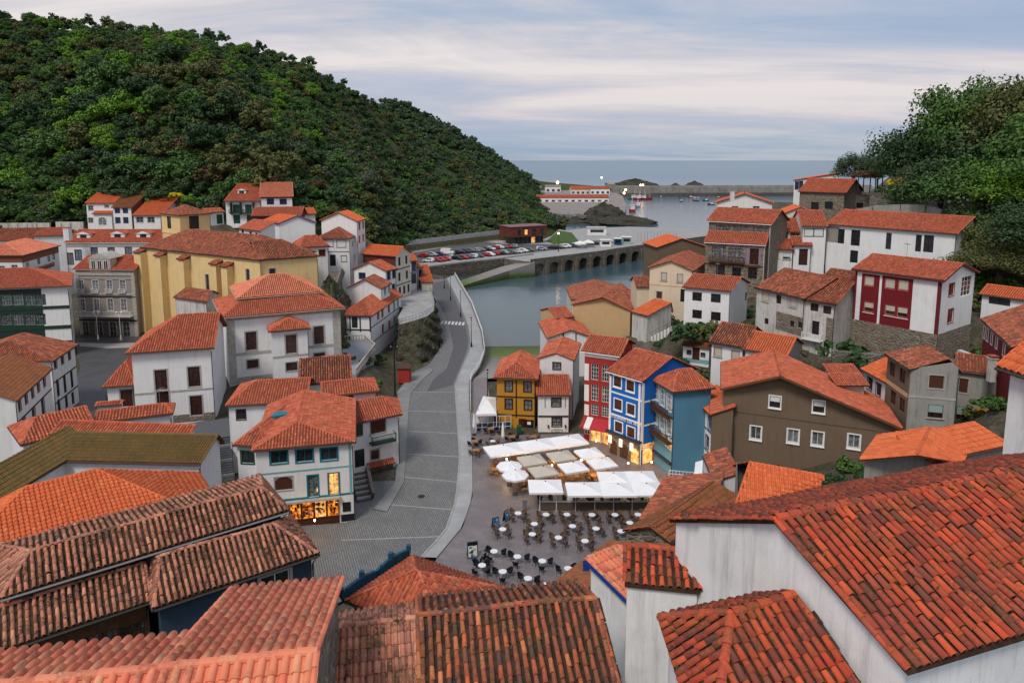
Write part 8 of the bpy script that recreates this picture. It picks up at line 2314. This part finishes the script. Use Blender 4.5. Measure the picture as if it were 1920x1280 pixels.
# umbrellas
CANW = plain('canvas_white', (.78, .78, .79), .8, .05, 2); CANB = plain('canvas_beige', (.50, .45, .38), .8, .06, 2)
axu = (at_z(1084, 811, 2.5) - at_z(906, 837, 2.5)); axu.z = 0; axu.normalize(); axv = V(-axu.y, axu.x, 0)
def umbrella(px, py, sx, sy, mat, label, u=axu, n=4, z=2.45, apex=.55, grp=None):
    c_ = at_z(px, py, z + apex * .5); c_ = V(c_.x, c_.y, 0.004); th = thing('parasol', label, 'parasol', c_, grp); v = V(-u.y, u.x, 0); m = MB(); ap_ = c_ + V(0, 0, z + apex)
    if n == 4: K = [c_ + u * (sx / 2 * a) + v * (sy / 2 * b_) + V(0, 0, z) for a, b_ in ((-1, -1), (1, -1), (1, 1), (-1, 1))]
    else: K = [c_ + V(sx / 2 * math.cos(2 * math.pi * k / n), sx / 2 * math.sin(2 * math.pi * k / n), z) for k in range(n)]
    for a, b_ in zip(K, K[1:] + K[:1]):
        mid = (a + b_) / 2 - V(0, 0, .03); im = (mid + ap_) / 2 - V(0, 0, .04)
        m.poly([a, mid, im]); m.poly([mid, b_, im]); m.poly([a, im, ap_]); m.poly([im, b_, ap_]); m.quad(a - V(0, 0, .2), b_ - V(0, 0, .2), b_, a)
    m.build('canopy', mat, th)
    m = MB(); m.tube([c_, c_ + V(0, 0, z + apex + .1)], .03, 8); m.build('pole', ALU, th); m = MB(); m.box(c_ + V(0, 0, .06), (.6, .6, .12)); m.build('base', plain('base_dark', (.06, .06, .05), .9), th); m = MB(); m.tube([ap_, ap_ + V(0, 0, .1)], [.08, .03], 6); m.build('finial', BKMET, th)
    for a in K: mm = MB(); mm.bar(ap_ - V(0, 0, .12), a - V(0, 0, .04), .025); mm.build('rib', ALU, th)
    return th
q0, q1 = at_z(912, 846, 2.5), at_z(1095, 821, 2.5)
for k, nm in enumerate(('left', 'middle', 'right')):
    p = proj(q0.lerp(q1, (k + .5) / 3) + V(0, 0, .25)); umbrella(p[0], p[1], (q1 - q0).length / 3 - .02, 3.1, CANW, nm + ' of three joined white parasols at the back of the terrace')
for (x, y), lb, mt in (((550, 310), 'beige square parasol, left of the first beige and white row', CANB), ((635, 392), 'beige square parasol nearest the octagonal ones', CANB), ((770, 280), 'beige square parasol next to the white ones at the back', CANB), ((980, 258), 'white square parasol in front of the red awning', CANW), ((1075, 333), 'white square parasol in front of the blue restaurant', CANW), ((860, 362), 'white square parasol between the beige ones and the glass screen', CANW)):
    umbrella(*LX(x, y), 2.85, 2.55, mt, lb)
for (x, y), lb in (((380, 355), 'small octagonal white parasol, rear one'), ((425, 420), 'small octagonal white parasol, front one')): umbrella(*LX(x, y), 3.0, 3.0, CANW, lb, n=8, z=2.3, apex=.6)
ux = V(1, .02, 0).normalized()
for (x, y, w), lb in (((650, 505, 3.6), 'large white square parasol standing alone left of the glass screen'), ((940, 525, 3.75), 'front white parasol over the glass screen, left'), ((1195, 527, 3.6), 'front white parasol over the glass screen, middle'), ((1410, 522, 3.4), 'front white parasol over the glass screen, right'), ((1160, 443, 3.3), 'rear white parasol behind the screen, left'), ((1370, 440, 3.3), 'rear white parasol behind the screen, right')): umbrella(*LX(x, y), w, 3.0, CANW, lb, u=ux)
def closed(px, py, label):
    c_ = at_z(px, py, .004); th = thing('parasol', label, 'parasol', c_, None); m = MB(); m.tube([c_ + V(0, 0, .9), c_ + V(0, 0, 1.2), c_ + V(0, 0, 2.2), c_ + V(0, 0, 3.0)], [.12, .22, .17, .08], 8); m.build('canopy', CANW, th); m = MB(); m.tube([c_, c_ + V(0, 0, 3.15)], .03, 6); m.build('pole', ALU, th); m = MB(); m.box(c_ + V(0, 0, .06), (.5, .5, .12)); m.build('base', BKMET, th)
closed(889, 815, 'closed white parasol, left of two at the plaza edge'); closed(897, 806, 'closed white parasol, right of two at the plaza edge'); closed(943, 833, 'closed white parasol in front of the mustard house')
# white canopy left of the mustard house
c_ = at_z(912, 800, .004); th = thing('pavilion_tent', 'white tent canopy over tables left of the mustard house', 'tent', c_); A = [at_z(x, y, 2.6) for x, y in ((892, 776), (931, 775), (930, 745), (906, 742))]; ap_ = sum(A, V(0, 0, 0)) / 4 + V(0, 0, .8); m = MB()
for q, w_ in zip(A, A[1:] + A[:1]): m.poly([q, w_, ap_]); m.quad(q - V(0, 0, .3), w_ - V(0, 0, .3), w_, q)
m.build('canopy', CANW, th)
for q in A: mm = MB(); mm.bar(V(q.x, q.y, 0), q, .07); mm.build('pole', WHMET, th)
f0, f1 = at_z(893, 806, 0), at_z(958, 803, 0); m = MB()
for zz in (.35, 1.0, 1.9): m.bar(f0 + V(0, 0, zz), f1 + V(0, 0, zz), .05)
for k in range(7): q = f0.lerp(f1, k / 6); m.bar(q, q + V(0, 0, 1.95), .06)
m.build('screen_frame', WHMET, th); m = MB(); m.bar(f0 + V(0, .05, .5), f1 + V(0, .05, .5), .03, .9); m.build('screen_panel', plain('panel_navy', (.02, .05, .12), .5), th)
# wooden tables beneath the parasols
WT = [(905 + 13 * k + 0, 873 - k * 1.9) for k in range(0)]
wt = [(290, 330), (270, 385), (420, 305), (560, 380), (700, 330), (820, 300), (900, 330), (760, 430), (860, 440), (1000, 320), (960, 400), (1080, 400), (1130, 320), (1010, 430), (500, 470), (640, 430)]
for i, (x, y) in enumerate(wt):
    c_ = at_z(*LX(x, y + 8), .75); c_ = V(c_.x, c_.y, .004); ra = math.atan2(axu.y, axu.x)
    lb = f'{ORD[i]} honey wood table counted from the left under the beige and white parasols'
    place('twood', 'terrace_table', 'honey coloured wooden table under the square parasols', 'table', c_, ra, 'wooden terrace tables')
    for k in range(4): a = ra + math.pi / 2 * k; place('wood', 'terrace_chair', 'honey coloured wooden chair at a terrace table under the square parasols', 'chair', c_ + V(.62 * math.cos(a), .62 * math.sin(a), 0), a + math.pi, 'wooden terrace chairs')
for i, (x, y) in enumerate([(650, 620), (835, 620), (930, 610), (1040, 620), (1240, 615), (1340, 620)]):
    c_ = at_z(*LX(x, y), .75); c_ = V(c_.x, c_.y, .004); place('tbr', 'cafe_table', 'round table in shade behind the glass screen', 'table', c_, 0, 'tables behind the glass screen')
    for k in range(4): a = .8 + math.pi / 2 * k; place('black', 'cafe_chair', 'dark chair in shade behind the glass screen', 'chair', c_ + V(.75 * math.cos(a), .75 * math.sin(a), 0), a + math.pi, 'chairs behind the glass screen')
for i, (x, y, lb) in enumerate([(240, 890, 'dark table below the white tent'), (255, 985, 'grey slatted table in front of the white tent'), (120, 985, 'dark table at the promenade edge, upper'), (130, 1050, 'dark table at the promenade edge, lower'), (400, 950, 'reddish table beside the closed parasol'), (560, 950, 'low table in front of the white pub')]):
    c_ = at_z(860 + x / 4, 580 + y / 4, .75); c_ = V(c_.x, c_.y, .004); place('twood' if i != 1 else 'tbr', 'cafe_table', lb, 'table', c_, .2, None)
    for k in range(4): a = .3 + math.pi / 2 * k; place('brown' if i % 2 else 'black', 'cafe_chair', f'{"brown" if i % 2 else "dark"} chair at the {lb}', 'chair', c_ + V(.7 * math.cos(a), .7 * math.sin(a), 0), a + math.pi, 'chairs at the ' + lb)
# glass wind screen
gs = thing('wind_screen', 'glass wind screen with white posts along the front terrace', 'screen', at_z(1012, 958, 0))
GLS, t, bs = new_mat('clear_glass'); bs.inputs['Transmission Weight'].default_value = .92; bs.inputs['Roughness'].default_value = .05; bs.inputs['Base Color'].default_value = (.8, .85, .85, 1); bs.inputs['IOR'].default_value = 1.05
xs = [1012, 1043, 1079, 1115, 1150, 1185, 1222]
P = [at_z(x, 957, .004) for x in xs]
for k, p in enumerate(P):
    m = MB(); m.tube([p, p + V(0, 0, 1.75)], .05, 8); m.tube([p + V(0, 0, 1.75), p + V(0, 0, 1.85)], [.07, .03], 8); m.build('post', WHMET, gs)
    if k + 1 < len(P):
        q = P[k + 1]; m = MB(); m.bar(p + V(0, 0, .55), q + V(0, 0, .55), .06, .9); m.build('lower_panel', plain('panel_brown', (.09, .075, .055), .7), gs); m = MB(); m.bar(p + V(0, 0, 1.03), q + V(0, 0, 1.03), .06, .06); m.build('rail', WHMET, gs); m = MB(); m.bar(p + V(0, 0, 1.38), q + V(0, 0, 1.38), .012, .62); m.build('pane', GLS, gs)
# menu boards
def aboard(px, py, hgt, w, rot, label, cols):
    c_ = at_z(px, py, .004); th = thing('menu_board', label, 'menu board', c_); e = V(math.cos(rot), math.sin(rot), 0); n = V(e.y, -e.x, 0); up = V(0, 0, 1)
    for s_ in (1, -1):
        nn = (n * s_ * math.cos(.18) + up * math.sin(.18)).normalized(); vv = nn.cross(e).normalized(); vv = vv if vv.z > 0 else -vv
        m = MB(); m.box(c_ + n * (s_ * .2) + vv * (hgt / 2), (w, .04, hgt), (e, nn, vv)); bd = m.build('board', FRBK, th)
        m = MB(); m.box(c_ + n * (s_ * .2) + vv * (hgt / 2) + nn * .025, (w * .84, .01, hgt * .86), (e, nn, vv)); m.build('poster', cols[0], bd)
        for k in range(5):
            m = MB(); m.box(c_ + n * (s_ * .2) + vv * (hgt * (.84 if k == 0 else .2 + .15 * k)) + e * (0 if k == 0 else w * (-.18 if k % 2 else .15)) + nn * .033, (w * (.6 if k == 0 else .3), .008, hgt * (.08 if k == 0 else .11)), (e, nn, vv)); m.build('print_block', cols[1 + k % (len(cols) - 1)], bd)
PBL = plain('print_blue', (.04, .22, .42), .6); PYE = plain('print_yellow', (.5, .33, .03), .6); PWH = plain('print_white', (.62, .66, .66), .6); PRD = plain('print_red', (.3, .05, .03), .6)
aboard(886, 1043, 1.5, 1.0, .25, 'tall black framed menu board with pale poster at the plaza corner', [PWH, PBL, FRBK, PYE])
aboard(949, 975, 1.15, .7, .9, 'small menu board, right one by the brown chairs', [PBL, PYE, PRD, PWH]); aboard(929, 989, 1.15, .75, .5, 'small menu board, left one by the brown chairs', [PBL, FRBK, PWH, PRD])
c_ = at_z(984, 958, .004); m = MB(); m.box((0, 0, .65), (.5, .04, 1.3)); o = m.build('notice_panel', ALU); o.location = c_; tag(o, 'grey notice panel standing left of the glass screen', 'sign')
# bins, heater
c_ = at_z(973, 812, .004); th = thing('wheelie_bin', 'green wheelie bin in front of the mustard house', 'bin', c_); m = MB(); m.box(c_ + V(0, 0, .55), (.6, .65, .95)); m.build('bin_body', FRGR, th); m = MB(); m.box(c_ + V(0, 0, 1.06), (.66, .7, .1)); m.build('lid', plain('lid_green', (.02, .1, .03), .5), th)
# railing and white awning by the pale blue house
rl = thing('railing', 'white metal railing beside the pale blue house', 'railing', at_z(1275, 897, 0)); f0, f1 = at_z(1254, 898, 0), at_z(1300, 902, 0); m = MB()
for zz in (.3, .7, 1.1): m.bar(f0 + V(0, 0, zz), f1 + V(0, 0, zz), .05)
m.build('rail', WHMET, rl)
for k in range(8): q = f0.lerp(f1, k / 7); mm = MB(); mm.bar(q, q + V(0, 0, 1.15), .045); mm.build('rail_post', WHMET, rl)
q = [at_z(1300, 898, 3.0), at_z(1316, 902, 3.0), at_z(1318, 862, 3.6), at_z(1304, 866, 3.6)]; m = MB(); m.poly(q); m.poly([x - V(0, 0, .05) for x in reversed(q)]); o = m.build('awning', CANW); tag(o, 'white sloping canvas awning between pale blue and brown houses', 'awning')
# lamps hanging under the terrace parasols and before the restaurant
def pendant(px, py, z, pw, label):
    c_ = at_z(px, py, z); th = thing('hanging_lamp', label, 'lamp', c_, 'warm terrace lamps'); m = MB(); m.tube([c_ + V(0, 0, .1), c_, c_ - V(0, 0, .1)], [.05, .09, .05], 8); m.build('bulb', LAMP, th); m = MB(); m.tube([c_ + V(0, 0, .5), c_ + V(0, 0, .1)], .01, 4); m.build('cord', BKMET, th)
    l = bpy.data.lights.new('lamp_light', 'POINT'); l.energy = pw; l.color = (1, .55, .2); l.shadow_soft_size = .15; o = bpy.data.objects.new('lamp_light', l); COL.objects.link(o); o.parent = th; o.location = (0, 0, -.25)
for k, (x, y) in enumerate([(985, 862), (1035, 872), (1060, 855), (1090, 862), (1110, 852), (1125, 872), (950, 860)]): pendant(x, y, 2.0, 45, f'warm lamp under the terrace parasols')
pendant(1178, 868, 2.5, 90, 'warm lamp before the stone arches'); pendant(1222, 866, 2.2, 140, 'warm lamp at the restaurant entrance'); pendant(1118, 826, 2.2, 50, 'warm lamp under the red awning')
pendant(590, 975, 2.2, 40, 'warm lamp before the gift shop')
# ------------------------------------------------------------------ seated people
def person(px, py, rot, top, legs, hair, label):
    c_ = at_z(px, py, .004); th = thing('person', label, 'person', c_); th.rotation_euler = (0, 0, rot)
    J = [(0, 0, .5, .15), (0, 0, .72, .14), (.02, 0, .98, .16), (.04, 0, 1.08, .07), (.06, 0, 1.18, .085), (.06, 0, 1.3, .095), (.05, 0, 1.37, .05)]
    E = [(i, i + 1) for i in range(6)]
    for s_ in (-1, 1):
        b0 = len(J); J += [(.04, .1 * s_, .48, .1), (.42, .12 * s_, .5, .075), (.46, .12 * s_, .08, .05), (.58, .12 * s_, .05, .04)]; E += [(0, b0), (b0, b0 + 1), (b0 + 1, b0 + 2), (b0 + 2, b0 + 3)]
        b1 = len(J); J += [(.0, .2 * s_, .96, .065), (.08, .25 * s_, .72, .05), (.32, .14 * s_, .76, .035), (.4, .1 * s_, .77, .03)]; E += [(2, b1), (b1, b1 + 1), (b1 + 1, b1 + 2), (b1 + 2, b1 + 3)]
    me = bpy.data.meshes.new('body'); me.from_pydata([j[:3] for j in J], E, []); o = bpy.data.objects.new('body', me); COL.objects.link(o); o.parent = th
    sk = o.modifiers.new('skin', 'SKIN'); 
    for k, v in enumerate(me.skin_vertices[0].data): v.radius = (J[k][3], J[k][3] * (1.15 if k < 3 else 1)); v.use_root = (k == 0)
    o.modifiers.new('sub', 'SUBSURF').render_levels = 2
    pm, t, bs = new_mat('clothes_' + label[:12]); tc_ = N(t, 'ShaderNodeTexCoord'); sp = N(t, 'ShaderNodeSeparateXYZ'); t.links.new(tc_.outputs['Object'], sp.inputs[0])
    c1 = mixc(t, ramp(t, sp.outputs[2], [(.55, 0), (.58, 1)]), legs, top); c2 = mixc(t, mth(t, 'GREATER_THAN', sp.outputs[2], 1.1), c1, (.45, .27, .19)); t.links.new(c2, bs.inputs['Base Color']); me.materials.append(pm)
    m = MB(); o0 = ORG[th.name]; m.tube([o0 + V(.03, 0, 1.26), o0 + V(.03, 0, 1.34), o0 + V(.04, 0, 1.42)], [.1, .115, .05], 10); m.build('hair', plain('hair_' + label[:8], hair, .7), th)
person(885, 1058, .2, (.05, .10, .22), (.02, .03, .05), (.02, .015, .01), 'person in blue top seated at the left of the black table')
person(910, 1056, 2.8, (.012, .012, .014), (.015, .015, .02), (.01, .008, .006), 'person in black seated at the right of the black table')
person(1032, 944, 1.2, (.03, .04, .07), (.02, .02, .03), (.02, .015, .012), 'person in dark blue seated behind the glass screen')
if WIN_WARN:
    for w_ in WIN_WARN: print('WIN', w_)
for k, (x, y, ro_, tp_, lb) in enumerate([(990, 872, .5, (.3, .05, .05), 'person in red seated under the beige parasols'), (1088, 878, 2.0, (.4, .4, .42), 'person in pale top seated under the white parasols'), (1140, 874, 4.0, (.05, .06, .05), 'person in dark green seated near the stone arches'), (1105, 944, 1.5, (.02, .02, .025), 'person in black seated behind the middle of the screen')]):
    person(x, y, ro_, tp_, (.03, .03, .04), (.03, .02, .012), lb)
# ------------------------------------------------------------------ small things that clutter the roofs and street
c_ = at_z(741, 742, 0); th = thing('utility_pole', 'dark wooden utility pole beside the closed red stall', 'pole', c_); m = MB(); m.tube([c_, c_ + V(0, 0, 8.5)], [.16, .11], 8); m.build('post', TIMB, th); m = MB(); m.bar(c_ + V(-.7, 0, 7.9), c_ + V(.7, 0, 7.9), .09); m.build('crossbar', TIMB, th)
for k in range(3): m = MB(); m.tube([c_ + V(-.5 + k * .5, 0, 7.95), c_ + V(-.5 + k * .5, 0, 8.15)], .04, 6); m.build('insulator', FRW, th)
def cable(p, q, sagz, label):
    m = MB(); n = 10; m.tube([p.lerp(q, k / n) - V(0, 0, sagz * 4 * (k / n) * (1 - k / n)) for k in range(n + 1)], .02, 4); o = m.build('cable', BKMET); tag(o, label, 'cable')
cable(c_ + V(0, 0, 8.0), at_z(712, 732, 9.2), .5, 'black overhead cable from the utility pole to the near red roof'); cable(c_ + V(0, 0, 8.0), at_z(738, 590, 7.5), .9, 'black overhead cable from the utility pole to the timber house')
def aerial(px, py, z, hgt, label):
    p = at_z(px, py, z); th = thing('aerial', label, 'aerial', p); m = MB(); m.tube([p - V(0, 0, .6), p + V(0, 0, hgt)], .025, 5); m.build('mast', ZINC, th); m = MB(); m.bar(p + V(-.1, -.6, hgt - .1), p + V(.1, .6, hgt - .1), .025)
    for k in range(7): q = p + V(-.1 + k / 30, -.6 + k * .2, hgt - .1); m.bar(q - V(.28, 0, 0), q + V(.28, 0, 0), .018)
    m.build('antenna', ZINC, th)
for x, y, z, lb in ((1170, 655, 13.3, 'thin television aerial on the blue restaurant roof'), (1030, 645, 10.5, 'thin television aerial on the roof behind the pub'), (1345, 515, 19.5, 'television aerial on the white box house'), (1480, 505, 20, 'television aerial on the crumbling house roof'), (1700, 482, 24.5, 'television aerial on the crimson and white house'), (560, 720, 10.3, 'television aerial on the corner house ridge'), (300, 760, 12, 'television aerial on the low red roofs'), (215, 432, 19, 'television aerial on the long dormer house'), (1690, 660, 17.3, 'television aerial on the concrete house')):
    aerial(x, y, z, 1.8, lb)
# white stair below the white box house
st = thing('stairway', 'white stair with metal rail climbing to the white box house', 'stairs', at_z(1225, 634, 7)); s0, s1 = at_z(1224, 634, 7.0), at_z(1268, 612, 10.4); dS = s1 - s0; dS.z = 0; wv = V(-dS.y, dS.x, 0).normalized()
for k in range(14): p = s0 + dS * ((k + .5) / 14); z = 7 + 3.4 * (k + 1) / 14; m = MB(); m.box((p.x, p.y, z - .6), (dS.length / 14 + .02, 1.4, 1.2), (dS.normalized(), wv, V(0, 0, 1))); m.build('step', FRW if k % 2 else QUOIN, st)
m = MB()
for s_ in (-.7,):
    m.bar(s0 + wv * s_ + V(0, 0, 1.0), s1 + wv * s_ + V(0, 0, 1.0), .05)
    for k in range(8): q = s0.lerp(s1, k / 7) + wv * s_; m.bar(q, q + V(0, 0, 1.0), .04)
m.build('handrail', ZINC, st)
st = thing('stairway', 'mossy stone steps climbing the rock right of the church apse', 'stairs', at_z(620, 552, 11)); s0, s1 = at_z(616, 557, 11.2), at_z(632, 508, 15.6); dS = s1 - s0; dS.z = 0; wv = V(-dS.y, dS.x, 0).normalized()
for k in range(24): p = s0 + dS * ((k + .5) / 24); z = 11.2 + 4.4 * (k + 1) / 24; m = MB(); m.box((p.x, p.y, z - 1.4), (max(.16, dS.length / 24 + .02), 2.0, 2.8), (dS.normalized(), wv, V(0, 0, 1))); m.build('step', STONEG, st)
m = MB(); m.bar(s0 + wv * -1.2 + V(0, 0, .2), s1 + wv * -1.2 + V(0, 0, .2), .35, 1.6); m.build('side_wall', STONEG, st)
